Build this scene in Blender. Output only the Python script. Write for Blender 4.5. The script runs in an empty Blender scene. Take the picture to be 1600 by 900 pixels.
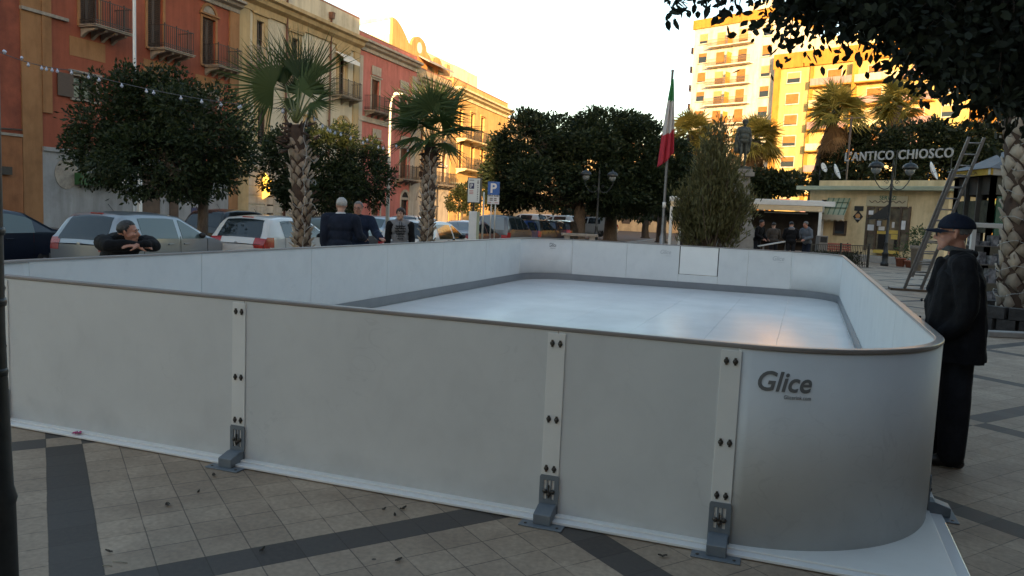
import bpy, bmesh, math, random
import numpy as np
from mathutils import Vector, Matrix, Euler, noise
random.seed(7); np.random.seed(7)
S = bpy.context.scene
COL = S.collection
R_ = math.radians

# ------------------------------------------------------------------ camera
CAMR = Matrix(((0.94279794, -0.07373478, 0.32510802),
               (0.33045413, 0.07812154, -0.94058338),
               (0.04395577, 0.99421336, 0.09801879)))
CAMC = Vector((0, 0, 1.6))
cam = bpy.data.cameras.new('camera'); camo = bpy.data.objects.new('camera', cam); COL.objects.link(camo)
camo.matrix_world = Matrix.Translation(CAMC) @ CAMR.to_4x4()
cam.sensor_width = 36; cam.lens = 36*1204/1600; cam.clip_start = 0.05; cam.clip_end = 3000
S.camera = camo

# ------------------------------------------------------------------ sky, sun, exposure
SUN_EL = R_(7.0)
SUN_AZ = R_(20.0)                      # sun behind the camera, this far towards +X
sd = Vector((math.sin(SUN_AZ)*math.cos(SUN_EL), -math.cos(SUN_AZ)*math.cos(SUN_EL), math.sin(SUN_EL)))
W = bpy.data.worlds.new('World'); S.world = W; W.use_nodes = True
nt = W.node_tree
bg = nt.nodes['Background']
sky = nt.nodes.new('ShaderNodeTexSky'); sky.sky_type = 'NISHITA'; sky.sun_disc = False
sky.sun_elevation = SUN_EL; sky.sun_rotation = math.atan2(sd.x, sd.y)
sky.air_density = 1.0; sky.dust_density = 1.2; sky.ozone_density = 1.0; sky.altitude = 20
tint = nt.nodes.new('ShaderNodeMix'); tint.data_type = 'RGBA'; tint.blend_type = 'MULTIPLY'; tint.inputs[0].default_value = 1
tint.inputs[7].default_value = (1.06, 1.0, .94, 1)          # a hazier, less blue evening sky
nt.links.new(sky.outputs[0], tint.inputs[6]); nt.links.new(tint.outputs[2], bg.inputs[0]); bg.inputs[1].default_value = 0.15
sun = bpy.data.lights.new('sun', 'SUN'); sun.energy = 4.0; sun.angle = R_(0.5); sun.color = (1.0, 0.63, 0.29)
suno = bpy.data.objects.new('sun', sun); COL.objects.link(suno)
suno.rotation_euler = (-sd).to_track_quat('-Z', 'Y').to_euler(); suno.location = sd*50
S.view_settings.view_transform = 'Standard'; S.view_settings.look = 'None'
S.view_settings.gamma = 1; S.view_settings.use_curve_mapping = False
S.view_settings.exposure = 1.95
S.cycles.max_bounces = 8; S.cycles.caustics_reflective = False; S.cycles.caustics_refractive = False

# ------------------------------------------------------------------ placing helpers
def at(px, D, py=None):
    """point seen at photo pixel (px, py) at depth D along the view axis (py None: on the horizon)"""
    if py is None: py = 331 + .0437*(px-800)
    return CAMC + CAMR @ Vector(((px-800)/1204*D, -(py-450)/1204*D, -D))
def onX(px, py, X):
    r = CAMR @ Vector(((px-800)/1204, -(py-450)/1204, -1)); return CAMC + r*(X/r.x)
def onplane(px, py, P0, n):
    r = CAMR @ Vector(((px-800)/1204, -(py-450)/1204, -1)); return CAMC + r*((P0-CAMC).dot(n)/r.dot(n))

# ------------------------------------------------------------------ materials
MATS = {}
def srgb(h):
    c = [int(h[i:i+2], 16)/255 for i in (0, 2, 4)]
    return tuple(x/12.92 if x <= .04045 else ((x+.055)/1.055)**2.4 for x in c)
def mat(name, c1, c2=None, scale=3.0, rough=.6, metal=0, bump=0, bscale=None, spec=.5, detail=6, stretch=None, island=False, emit=0, coat=0, rvar=0, contrast=(.35, .65)):
    if name in MATS: return MATS[name]
    m = bpy.data.materials.new(name); m.use_nodes = True; MATS[name] = m
    t = m.node_tree; b = t.nodes['Principled BSDF']
    b.inputs['Roughness'].default_value = rough; b.inputs['Metallic'].default_value = metal
    b.inputs['Specular IOR Level'].default_value = spec
    if coat: b.inputs['Coat Weight'].default_value = coat; b.inputs['Coat Roughness'].default_value = .05
    b.inputs['Base Color'].default_value = (*c1, 1)
    if c2 is None and not bump: 
        if emit: b.inputs['Emission Color'].default_value = (*c1, 1); b.inputs['Emission Strength'].default_value = emit
        return m
    tc = t.nodes.new('ShaderNodeTexCoord'); vec = tc.outputs['Object']
    if stretch:
        mp = t.nodes.new('ShaderNodeMapping'); mp.inputs['Scale'].default_value = stretch
        t.links.new(vec, mp.inputs[0]); vec = mp.outputs[0]
    if c2 is not None:
        rmp = t.nodes.new('ShaderNodeValToRGB')
        rmp.color_ramp.elements[0].position = contrast[0]; rmp.color_ramp.elements[1].position = contrast[1]
        rmp.color_ramp.elements[0].color = (*c1, 1); rmp.color_ramp.elements[1].color = (*c2, 1)
        if island:
            g = t.nodes.new('ShaderNodeNewGeometry'); rmp.color_ramp.elements[0].position = 0; rmp.color_ramp.elements[1].position = 1
            t.links.new(g.outputs['Random Per Island'], rmp.inputs[0])
        else:
            nz = t.nodes.new('ShaderNodeTexNoise'); nz.inputs['Scale'].default_value = scale; nz.inputs['Detail'].default_value = detail
            nz.inputs['Roughness'].default_value = .62
            t.links.new(vec, nz.inputs['Vector']); t.links.new(nz.outputs['Fac'], rmp.inputs[0])
            if rvar:
                mr = t.nodes.new('ShaderNodeMapRange'); mr.inputs[3].default_value = rough-rvar; mr.inputs[4].default_value = rough+rvar
                t.links.new(nz.outputs['Fac'], mr.inputs[0]); t.links.new(mr.outputs[0], b.inputs['Roughness'])
        t.links.new(rmp.outputs[0], b.inputs['Base Color'])
        if emit: t.links.new(rmp.outputs[0], b.inputs['Emission Color']); b.inputs['Emission Strength'].default_value = emit
    if bump:
        nb = t.nodes.new('ShaderNodeTexNoise'); nb.inputs['Scale'].default_value = bscale or scale*4; nb.inputs['Detail'].default_value = 4
        t.links.new(vec, nb.inputs['Vector'])
        bp = t.nodes.new('ShaderNodeBump'); bp.inputs['Strength'].default_value = bump; bp.inputs['Distance'].default_value = .02
        t.links.new(nb.outputs['Fac'], bp.inputs['Height']); t.links.new(bp.outputs[0], b.inputs['Normal'])
    return m
def leafmat(name, c1, c2, rough=.55, trans=.25):
    m = mat(name, c1, c2, island=True, rough=rough, spec=.3)
    t = m.node_tree; b = t.nodes['Principled BSDF']; out = t.nodes['Material Output']
    tr = t.nodes.new('ShaderNodeBsdfTranslucent'); mx = t.nodes.new('ShaderNodeMixShader'); mx.inputs[0].default_value = trans
    rmp = [n for n in t.nodes if n.type == 'VALTORGB'][0]
    t.links.new(rmp.outputs[0], tr.inputs[0]); t.links.new(b.outputs[0], mx.inputs[1]); t.links.new(tr.outputs[0], mx.inputs[2])
    t.links.new(mx.outputs[0], out.inputs[0])
    return m
def glass(name, c=(.02, .025, .03), rough=.04):
    return mat(name, c, rough=rough, spec=.7)

# ------------------------------------------------------------------ mesh builder
class MB:
    def __init__(s): s.v = []; s.f = []; s.m = []; s.sm = []; s.M = Matrix.Identity(4)
    def add(s, vs, fs, mi=0, smooth=False):
        o = len(s.v); M = s.M
        s.v += [tuple(M @ Vector(p)) for p in vs]
        for f in fs: s.f.append(tuple(i+o for i in f)); s.m.append(mi); s.sm.append(smooth)
        return s
    def box(s, a, b, mi=0):
        x0, y0, z0 = a; x1, y1, z1 = b
        return s.add([(x0,y0,z0),(x1,y0,z0),(x1,y1,z0),(x0,y1,z0),(x0,y0,z1),(x1,y0,z1),(x1,y1,z1),(x0,y1,z1)],
                     [(0,3,2,1),(4,5,6,7),(0,1,5,4),(1,2,6,5),(2,3,7,6),(3,0,4,7)], mi)
    def cbox(s, c, d, mi=0, rot=None):
        old = s.M
        if rot is not None: s.M = s.M @ Matrix.Translation(c) @ Euler(rot).to_matrix().to_4x4()
        else: s.M = s.M @ Matrix.Translation(c)
        h = [x/2 for x in d]; s.box([-x for x in h], h, mi); s.M = old; return s
    def bar(s, p, q, w, h=None, mi=0, up=(0,0,1)):
        p = Vector(p); q = Vector(q); d = (q-p); L = d.length; d.normalize(); h = h or w
        x = d.cross(Vector(up))
        if x.length < 1e-4: x = d.cross(Vector((1,0,0)))
        x.normalize(); z = x.cross(d)
        vs = []
        for t in (p, q):
            for a, b in ((-1,-1),(1,-1),(1,1),(-1,1)): vs.append(t + x*a*w/2 + z*b*h/2)
        return s.add(vs, [(0,1,2,3),(7,6,5,4),(0,4,5,1),(1,5,6,2),(2,6,7,3),(3,7,4,0)], mi)
    def tube(s, pts, r, n=8, mi=0, caps=True, smooth=True):
        pts = [Vector(p) for p in pts]; rs = r if hasattr(r, '__len__') else [r]*len(pts)
        vs = []; fs = []; ref = None
        for i, p in enumerate(pts):
            d = (pts[min(i+1, len(pts)-1)] - pts[max(i-1, 0)]).normalized()
            if ref is None:
                ref = Vector((0,0,1)) if abs(d.z) < .9 else Vector((1,0,0))
            x = (ref - d*ref.dot(d)).normalized(); ref = x; y = d.cross(x)
            for k in range(n):
                a = 2*math.pi*k/n; vs.append(p + (x*math.cos(a) + y*math.sin(a))*rs[i])
        for i in range(len(pts)-1):
            for k in range(n):
                a = i*n+k; b = i*n+(k+1)%n; fs.append((a, b, b+n, a+n))
        s.add(vs, fs, mi, smooth)
        if caps:
            o = len(s.v)-len(vs)
            s.f.append(tuple(o+k for k in reversed(range(n)))); s.m.append(mi); s.sm.append(False)
            s.f.append(tuple(o+(len(pts)-1)*n+k for k in range(n))); s.m.append(mi); s.sm.append(False)
        return s
    def lathe(s, prof, n=16, mi=0, c=(0,0,0), smooth=True):
        vs = []; fs = []
        for r, z in prof:
            for k in range(n):
                a = 2*math.pi*k/n; vs.append((c[0]+r*math.cos(a), c[1]+r*math.sin(a), c[2]+z))
        for i in range(len(prof)-1):
            for k in range(n):
                a = i*n+k; b = i*n+(k+1)%n; fs.append((a, b, b+n, a+n))
        fs.append(tuple(reversed(range(n)))); fs.append(tuple((len(prof)-1)*n+k for k in range(n)))
        return s.add(vs, fs, mi, smooth)
    def ball(s, c, r, mi=0, n=12, m=8):
        rr = r if hasattr(r, '__len__') else (r, r, r)
        vs = [(c[0], c[1], c[2]-rr[2])]; fs = []
        for i in range(1, m):
            t = -math.pi/2 + math.pi*i/m
            for k in range(n):
                a = 2*math.pi*k/n; vs.append((c[0]+rr[0]*math.cos(t)*math.cos(a), c[1]+rr[1]*math.cos(t)*math.sin(a), c[2]+rr[2]*math.sin(t)))
        vs.append((c[0], c[1], c[2]+rr[2]))
        for k in range(n): fs.append((0, 1+(k+1)%n, 1+k))
        for i in range(m-2):
            for k in range(n):
                a = 1+i*n+k; b = 1+i*n+(k+1)%n; fs.append((a, b, b+n, a+n))
        o = 1+(m-2)*n; L = len(vs)-1
        for k in range(n): fs.append((o+k, o+(k+1)%n, L))
        return s.add(vs, fs, mi, True)
    def prism(s, poly, a, b, axis='y', mi=0):
        """poly in 2D extruded from a to b along axis: y -> (x,z), x -> (y,z), z -> (x,y)"""
        def P(p, t):
            return (p[0], t, p[1]) if axis == 'y' else ((t, p[0], p[1]) if axis == 'x' else (p[0], p[1], t))
        n = len(poly); vs = [P(p, a) for p in poly] + [P(p, b) for p in poly]
        fs = [tuple(range(n)), tuple(reversed(range(n, 2*n)))] + [(i, i+n, (i+1)%n+n, (i+1)%n) for i in range(n)]
        return s.add(vs, fs, mi)
    def build(s, name, mats, parent=None, bevel=0, smooth_angle=None, fixn=True):
        me = bpy.data.meshes.new(name); me.from_pydata(s.v, [], s.f)
        if not isinstance(mats, (list, tuple)): mats = [mats]
        for m in mats: me.materials.append(m)
        me.polygons.foreach_set('material_index', s.m); me.polygons.foreach_set('use_smooth', s.sm)
        if fixn:
            b = bmesh.new(); b.from_mesh(me); bmesh.ops.recalc_face_normals(b, faces=b.faces); b.to_mesh(me); b.free()
        me.update()
        o = bpy.data.objects.new(name, me); COL.objects.link(o)
        if parent: o.parent = parent
        if bevel:
            md = o.modifiers.new('bevel', 'BEVEL'); md.width = bevel; md.segments = 2; md.limit_method = 'ANGLE'; md.angle_limit = R_(40)
        return o
def tag(o, label, cat, group=None, kind=None):
    if label: o['label'] = label
    if cat: o['category'] = cat
    if group: o['group'] = group
    if kind: o['kind'] = kind
    return o
def thing(name, label, cat, loc=(0,0,0), rz=0, group=None):
    o = bpy.data.objects.new(name, None); COL.objects.link(o); o.location = loc; o.rotation_euler = (0,0,rz); o.empty_display_size = .2
    return tag(o, label, cat, group)
def copy_tree(o, parent=None):
    c = o.copy(); COL.objects.link(c)
    if parent: c.parent = parent
    for ch in list(o.children): copy_tree(ch, c)
    return c
def textmesh(txt, size, extrude=.002, offset=0, align='LEFT', shear=0, space=1.0):
    cu = bpy.data.curves.new('t', 'FONT'); cu.body = txt; cu.size = size; cu.extrude = extrude; cu.offset = offset
    cu.align_x = align; cu.shear = shear; cu.space_character = space; cu.resolution_u = 4
    o = bpy.data.objects.new('t', cu); COL.objects.link(o)
    dg = bpy.context.evaluated_depsgraph_get(); me = bpy.data.meshes.new_from_object(o.evaluated_get(dg))
    bpy.data.objects.remove(o); bpy.data.curves.remove(cu); return me
def text(name, txt, size, m, parent, loc, rot, extrude=.002, offset=0, align='CENTER', shear=0, space=1.0, fit=None, bend=None):
    me = textmesh(txt, size, extrude, offset, align, shear, space); me.name = name; me.materials.clear(); me.materials.append(m)
    if fit:                                   # stretch to width, height
        xs = [v.co.x for v in me.vertices]; ys = [v.co.y for v in me.vertices]
        w = max(xs)-min(xs); h = max(ys)-min(ys); x0 = min(xs); y0 = min(ys)
        for v in me.vertices:
            v.co.x = (v.co.x-x0)/w*fit[0] - (fit[0]/2 if align == 'CENTER' else 0); v.co.y = (v.co.y-y0)/h*fit[1]
    if bend: 
        for v in me.vertices: v.co = bend(v.co)
    o = bpy.data.objects.new(name, me); COL.objects.link(o); o.parent = parent; o.location = loc; o.rotation_euler = rot
    return o
def box_obj(name, a, b, m, parent=None, bevel=0): return MB().box(a, b).build(name, m, parent, bevel)
# ================================================================== ground
def plaza_material():
    m = bpy.data.materials.new('plaza_tiles'); m.use_nodes = True; t = m.node_tree; b = t.nodes['Principled BSDF']
    N = t.nodes.new; L = t.links.new
    tc = N('ShaderNodeTexCoord'); sx = N('ShaderNodeSeparateXYZ'); L(tc.outputs['Object'], sx.inputs[0])
    def math_(op, a, bb=None, cc=None):
        n = N('ShaderNodeMath'); n.operation = op
        for i, q in enumerate((a, bb, cc)):
            if q is None: continue
            if isinstance(q, (int, float)): n.inputs[i].default_value = q
            else: L(q, n.inputs[i])
        return n.outputs[0]
    a = R_(50.7); ca, sa = math.cos(a), math.sin(a)
    u = math_('SUBTRACT', math_('ADD', math_('MULTIPLY', sx.outputs[0], ca), math_('MULTIPLY', sx.outputs[1], sa)), .015)
    v = math_('ADD', math_('SUBTRACT', math_('MULTIPLY', sx.outputs[0], sa), math_('MULTIPLY', sx.outputs[1], ca)), 3.52)
    # slight waviness of the hand-laid joints
    wob = N('ShaderNodeTexNoise'); wob.inputs['Scale'].default_value = 1.7; L(tc.outputs['Object'], wob.inputs['Vector'])
    w = math_('MULTIPLY', math_('SUBTRACT', wob.outputs['Fac'], .5), .012)
    u = math_('ADD', u, w); v = math_('ADD', v, w)
    tu = math_('DIVIDE', u, .2); tv = math_('DIVIDE', v, .2)
    fu = math_('FRACT', tu); fv = math_('FRACT', tv); iu = math_('FLOOR', tu); iv = math_('FLOOR', tv)
    jw = .014
    ju = math_('ADD', math_('LESS_THAN', fu, jw), math_('GREATER_THAN', fu, 1-jw))
    jv = math_('ADD', math_('LESS_THAN', fv, jw), math_('GREATER_THAN', fv, 1-jw))
    bu = math_('LESS_THAN', math_('FRACT', math_('DIVIDE', math_('ADD', iu, .5), 11.0)), 1/11)
    bv = math_('LESS_THAN', math_('FRACT', math_('DIVIDE', math_('ADD', iv, .5), 11.0)), 1/11)
    dark = math_('ABSOLUTE', math_('SUBTRACT', bu, bv))
    cb = N('ShaderNodeCombineXYZ'); L(iu, cb.inputs[0]); L(iv, cb.inputs[1])
    wn = N('ShaderNodeTexWhiteNoise'); L(cb.outputs[0], wn.inputs['Vector'])
    def mixc(f, c1, c2, blend='MIX'):
        n = N('ShaderNodeMix'); n.data_type = 'RGBA'; n.blend_type = blend
        if isinstance(f, (int, float)): n.inputs[0].default_value = f
        else: L(f, n.inputs[0])
        for i, q in ((6, c1), (7, c2)):
            if isinstance(q, tuple): n.inputs[i].default_value = (*q, 1)
            else: L(q, n.inputs[i])
        return n.outputs[2]
    ng = N('ShaderNodeTexNoise'); ng.inputs['Scale'].default_value = 2.2; ng.inputs['Detail'].default_value = 9; ng.inputs['Roughness'].default_value = .68
    L(tc.outputs['Object'], ng.inputs['Vector'])
    nf = N('ShaderNodeTexNoise'); nf.inputs['Scale'].default_value = 38; nf.inputs['Detail'].default_value = 5; L(tc.outputs['Object'], nf.inputs['Vector'])
    def ramp(fac, p0, p1, c0=(0,0,0), c1=(1,1,1)):
        r = N('ShaderNodeValToRGB'); r.color_ramp.elements[0].position = p0; r.color_ramp.elements[1].position = p1
        r.color_ramp.elements[0].color = (*c0, 1); r.color_ramp.elements[1].color = (*c1, 1); L(fac, r.inputs[0]); return r.outputs[0]
    light = mixc(wn.outputs['Value'], (.375, .285, .205), (.48, .37, .27))
    light = mixc(ramp(ng.outputs['Fac'], .4, .75), light, (.25, .185, .135))
    drk = mixc(wn.outputs['Value'], (.062, .052, .047), (.094, .081, .073))
    c = mixc(dark, light, drk)
    c = mixc(math_('MULTIPLY', ramp(nf.outputs['Fac'], .35, .7), .35), c, (.14, .12, .10))
    # dropped chewing gum and grime spots
    vo = N('ShaderNodeTexVoronoi'); vo.inputs['Scale'].default_value = 2.6; vo.inputs['Randomness'].default_value = 1
    mp = N('ShaderNodeMapping'); L(tc.outputs['Object'], mp.inputs[0]); L(mp.outputs[0], vo.inputs['Vector'])
    sp = math_('LESS_THAN', vo.outputs['Distance'], math_('MULTIPLY', math_('SUBTRACT', wob.outputs['Fac'], .2), .11))
    wn2 = N('ShaderNodeSeparateColor'); L(vo.outputs['Color'], wn2.inputs[0])
    sp = math_('MULTIPLY', sp, math_('GREATER_THAN', wn2.outputs[0], .45))
    c = mixc(math_('MULTIPLY', sp, .8), c, (.03, .027, .025))
    jn = math_('MINIMUM', math_('ADD', ju, jv), 1)
    jn2 = math_('MULTIPLY', jn, ramp(ng.outputs['Fac'], .3, .5))
    c = mixc(math_('MULTIPLY', jn2, .68), c, (.045, .038, .032))
    L(c, b.inputs['Base Color'])
    rr = N('ShaderNodeMapRange'); L(nf.outputs['Fac'], rr.inputs[0]); rr.inputs[3].default_value = .55; rr.inputs[4].default_value = .8; b.inputs['Specular IOR Level'].default_value = .3
    L(rr.outputs[0], b.inputs['Roughness'])
    bp = N('ShaderNodeBump'); bp.inputs['Strength'].default_value = .35; bp.inputs['Distance'].default_value = .006
    h = math_('SUBTRACT', math_('MULTIPLY', nf.outputs['Fac'], .35), jn2); L(h, bp.inputs['Height']); L(bp.outputs[0], b.inputs['Normal'])
    return m
def sheet(name, x0, y0, x1, y1, z, m, kind='structure', th=None):
    mb = MB()
    if th: mb.box((x0,y0,z-th), (x1,y1,z))
    else: mb.add([(x0,y0,z),(x1,y0,z),(x1,y1,z),(x0,y1,z)], [(0,1,2,3)])
    o = mb.build(name, m, fixn=bool(th)); o['kind'] = kind; return o
M_ASPH = mat('asphalt', (.045,.045,.047), (.065,.063,.06), 14, rough=.85, bump=.3)
M_CONC = mat('concrete', (.27,.255,.235), (.36,.34,.31), 3, rough=.8, bump=.2)
M_EARTH = mat('earth', (.16,.13,.10), (.24,.2,.16), .2, rough=.95)
sheet('ground', -1500, -1500, 1500, 1500, -.42, M_EARTH)
sheet('plaza_pavement', -9.2, -34, 46, 62, 0, plaza_material(), th=.4)
box_obj('plaza_kerb', (-9.5,-34,-.42), (-9.2,62,.012), M_CONC, bevel=.02)['kind'] = 'structure'
sheet('road', -25, -120, -9.5, 200, -.28, M_ASPH)
sheet('street_sidewalk', -28.6, -120, -25, 120, -.13, M_CONC, th=.25)
sheet('far_road', -9.5, 62, 120, 84, -.28, M_ASPH)
mb = MB()
for k in range(14):
    y = -6 + 5.2*k; mb.box((-13.9, y, -.279), (-9.7, y+.12, -.274))
o = mb.build('bay_markings', mat('road_paint', (.62,.62,.6), (.4,.4,.38), 6, rough=.7)); o['kind'] = 'structure'

# ================================================================== skating rink
def rink():
    M_PAN = mat('white_board', (.60,.605,.60), (.66,.665,.655), 2.2, rough=.58, rvar=.07, bump=.02, bscale=1.2, contrast=(.3,.7), detail=8)
    # scuffs, thin scratches and grime towards the foot of the boards
    t = M_PAN.node_tree; b = t.nodes['Principled BSDF']; N = t.nodes.new; K = t.links.new
    col = b.inputs['Base Color'].links[0].from_socket; tc = N('ShaderNodeTexCoord')
    def nz(scale, det, dist=0, st=None):
        n = N('ShaderNodeTexNoise'); n.inputs['Scale'].default_value = scale; n.inputs['Detail'].default_value = det; n.inputs['Distortion'].default_value = dist
        mp = N('ShaderNodeMapping'); mp.inputs['Scale'].default_value = st or (1,1,1); K(tc.outputs['Object'], mp.inputs[0]); K(mp.outputs[0], n.inputs['Vector']); return n.outputs['Fac']
    def rmp(f, stops):
        r = N('ShaderNodeValToRGB'); e = r.color_ramp.elements
        while len(e) < len(stops): e.new(.5)
        for q, (p, v) in zip(e, stops): q.position = p; q.color = (v,v,v,1)
        K(f, r.inputs[0]); return r.outputs[0]
    def mul(a, f): 
        m = N('ShaderNodeMix'); m.data_type = 'RGBA'; m.blend_type = 'MULTIPLY'; m.inputs[0].default_value = 1; K(a, m.inputs[6]); K(f, m.inputs[7]); return m.outputs[2]
    scr = rmp(nz(2.3, 3, 1.5, (1,1,1.6)), [(.490,1),(.4975,.93),(.5025,.93),(.510,1)]); msk = rmp(nz(1.3, 2), [(.52,1),(.62,0)])
    mx = N('ShaderNodeMix'); mx.data_type = 'RGBA'; K(msk, mx.inputs[0]); K(scr, mx.inputs[6]); mx.inputs[7].default_value = (1,1,1,1)
    c2 = mul(col, mx.outputs[2]); c2 = mul(c2, rmp(nz(7, 8, .6, (1,1,.7)), [(.30,.965),(.52,1)]))
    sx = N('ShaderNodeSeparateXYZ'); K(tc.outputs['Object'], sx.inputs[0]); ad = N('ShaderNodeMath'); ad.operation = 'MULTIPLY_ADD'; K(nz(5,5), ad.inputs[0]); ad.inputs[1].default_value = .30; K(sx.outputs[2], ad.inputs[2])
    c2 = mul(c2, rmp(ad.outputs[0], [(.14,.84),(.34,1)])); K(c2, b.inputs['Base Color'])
    M_STRIP = mat('strip_white', (.74,.73,.70), (.79,.78,.75), 3, rough=.45)
    M_CAP = mat('cap_grey', (.225,.20,.185), (.27,.24,.222), 3, rough=.3)
    M_ICE = mat('slick_floor', (.77,.77,.775), (.82,.82,.82), .9, rough=.2, rvar=.06, spec=.7, bump=.015, bscale=1.5)
    M_KICK = mat('kick_grey', (.17,.18,.195), (.2,.21,.225), 3, rough=.4)
    M_STEEL = mat('bracket_steel', (.16,.185,.215), (.20,.225,.25), 9, rough=.5, metal=.25, bump=.05)
    M_BOLT = mat('bolt_dark', (.05,.045,.04), (.12,.105,.09), 40, rough=.4, metal=.7)
    M_LOGO = mat('logo_grey', (.165,.168,.17), rough=.5)
    M_LOGO2 = mat('logo_faded', (.42,.43,.44), rough=.5)
    X0, X1, Y0, Y1, Rd = -6.05, .85, 3.8, 17.8, 1.0
    T = .03; H = 1.0
    root = thing('skating_rink', 'white walled synthetic skating rink with grey rounded cap rail standing on the square', 'skating rink', (0,0,0))
    def path(off, step=6):
        """outer outline, counter-clockwise from the front left joint, offset inwards by off"""
        pts = []
        def arc(cx, cy, a0):
            for k in range(step*4+1):
                a = R_(a0 + 90*k/(step*4)); pts.append((cx+(Rd-off)*math.cos(a), cy+(Rd-off)*math.sin(a)))
        arc(X1-Rd, Y0+Rd, -90); arc(X1-Rd, Y1-Rd, 0); arc(X0+Rd, Y1-Rd, 90); arc(X0+Rd, Y0+Rd, 180)
        return pts
    def ring(o0, o1, z0, z1, name, m, bevel=0):
        a = path(o0); b = path(o1); n = len(a); vs = []
        for p in a: vs += [(p[0],p[1],z0)]
        for p in a: vs += [(p[0],p[1],z1)]
        for p in b: vs += [(p[0],p[1],z0)]
        for p in b: vs += [(p[0],p[1],z1)]
        mb = MB(); fs = []
        for i in range(n):
            j = (i+1)%n
            fs += [(i,j,j+n,i+n), (i+2*n,i+3*n,j+3*n,j+2*n), (i+n,j+n,j+3*n,i+3*n), (i,i+2*n,j+2*n,j)]
        mb.add(vs, fs); o = mb.build(name, m, root, bevel)
        return o
    # base sheet, ice floor
    mb = MB(); mb.box((X0-.07, Y0-.085, .006), (X1+.085, Y1+.07, .022)); mb.build('base_sheet', M_ICE, root, bevel=.004)
    mb = MB(); mb.box((X0-.035, Y0-.04, .022), (X1+.02, Y1+.03, .034)); mb.build('base_edge', M_STRIP, root, bevel=.004)
    mb = MB()
    xs = [X0+.06, -5.05, -4.05, -3.05, -2.05, -1.05, -.15, X1-.06]; ys = [Y0+.06+1.98*k for k in range(7)] + [Y1-.06]
    for i in range(len(xs)-1):
        for j in range(len(ys)-1):
            q = [(xs[i]+.0015, ys[j]+.0015), (xs[i+1]-.0015, ys[j+1]-.0015)]
            # clip the corner sheets to the rounded wall
            poly = [(q[0][0],q[0][1]),(q[1][0],q[0][1]),(q[1][0],q[1][1]),(q[0][0],q[1][1])]
            def inside(p):
                cx = min(max(p[0], X0+Rd), X1-Rd); cy = min(max(p[1], Y0+Rd), Y1-Rd)
                d = math.hypot(p[0]-cx, p[1]-cy)
                return p if d <= Rd-.05 else (cx+(p[0]-cx)/d*(Rd-.05), cy+(p[1]-cy)/d*(Rd-.05))
            dense = []
            for a, b in zip(poly, poly[1:]+poly[:1]):
                for t in range(8): dense.append(inside((a[0]+(b[0]-a[0])*t/8, a[1]+(b[1]-a[1])*t/8)))
            mb.prism(dense, .036, .046, 'z')
    mb.build('ice_floor', M_ICE, root)
    # wall panels
    joints_x = [-5.0, -3.0, -1.05, -.17]
    g = .003
    def panel(a, b, name='wall_panel'):
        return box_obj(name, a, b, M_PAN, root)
    fr = [-5.05, -3.0, -1.05, -.15]
    for i in range(3): panel((fr[i]+g, Y0, .034), (fr[i+1]-g, Y0+T, H))
    bk = [-5.05, -3.75, -2.55, -1.68, -1.05, -.15]
    for i in range(5):
        if i == 2: continue
        panel((bk[i]+g, Y1-T, .034), (bk[i+1]-g, Y1, H))
    panel((bk[2]+g, Y1-T, .034), (bk[3]-g, Y1, .36))
    sd_ = [Y0+Rd+2*k for k in range(7)]
    for i in range(6):
        panel((X0, sd_[i]+g, .034), (X0+T, sd_[i+1]-g, H)); panel((X1-T, sd_[i]+g, .034), (X1, sd_[i+1]-g, H))
    def corner(cx, cy, a0, a1):
        n = 24; mb = MB(); vs = []; fs = []
        for k in range(n+1):
            a = R_(a0+(a1-a0)*k/n)
            for r in (Rd, Rd-T):
                for z in (.034, H): vs.append((cx+r*math.cos(a), cy+r*math.sin(a), z))
        for k in range(n):
            o = 4*k; p = o+4; fs += [(o,p,p+1,o+1), (o+2,o+3,p+3,p+2), (o+1,p+1,p+3,o+3), (o,o+2,p+2,p)]
        fs += [(0,1,3,2), (4*n,4*n+2,4*n+3,4*n+1)]
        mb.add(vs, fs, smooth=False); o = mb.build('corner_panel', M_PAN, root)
        for p in o.data.polygons: p.use_smooth = abs(p.normal.z) < .5
    corner(X1-Rd, Y0+Rd, -90, 0); corner(X1-Rd, Y1-Rd, 0, 90); corner(X0+Rd, Y1-Rd, 90, 180); corner(X0+Rd, Y0+Rd, 180, 270)
    # cap rail: outside lip, top, and inner lip
    ring(-.006, T+.012, H, H+.023, 'cap_rail', M_CAP, bevel=.006)
    # kick strip inside
    ring(T, T+.012, .046, .195, 'kick_strip', M_KICK)
    # gate with its dark slots
    box_obj('gate', (bk[2]+.02, Y1-T, .375), (bk[3]-.02, Y1, H-.004), M_STRIP, root)
    sd0 = mat('slot_dark', (.02,.02,.02), rough=.9); box_obj('gate_slot', (bk[2]+.003, Y1-.012, .362), (bk[2]+.018, Y1-.002, H), sd0, root); box_obj('gate_slot', (bk[3]-.018, Y1-.012, .362), (bk[3]-.003, Y1-.002, H), sd0, root)
    # joint strips with bolts, brackets
    def bolt(mb, x, y, z, nx, ny, dia=True):
        tx, ty = -ny, nx
        prof = [(.013,.0),(.013,.004),(.008,.0045),(.008,.011),(.004,.012)]
        old = mb.M
        mb.M = Matrix.Translation((x,y,z)) @ Vector((nx,ny,0)).to_track_quat('Z','Y').to_matrix().to_4x4()
        mb.lathe(prof, 8); mb.M = old
        if dia: mb.cbox((x+nx*.003, y+ny*.003, z), (.011,.006,.036) if abs(ny) > .5 else (.006,.011,.036))
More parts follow.
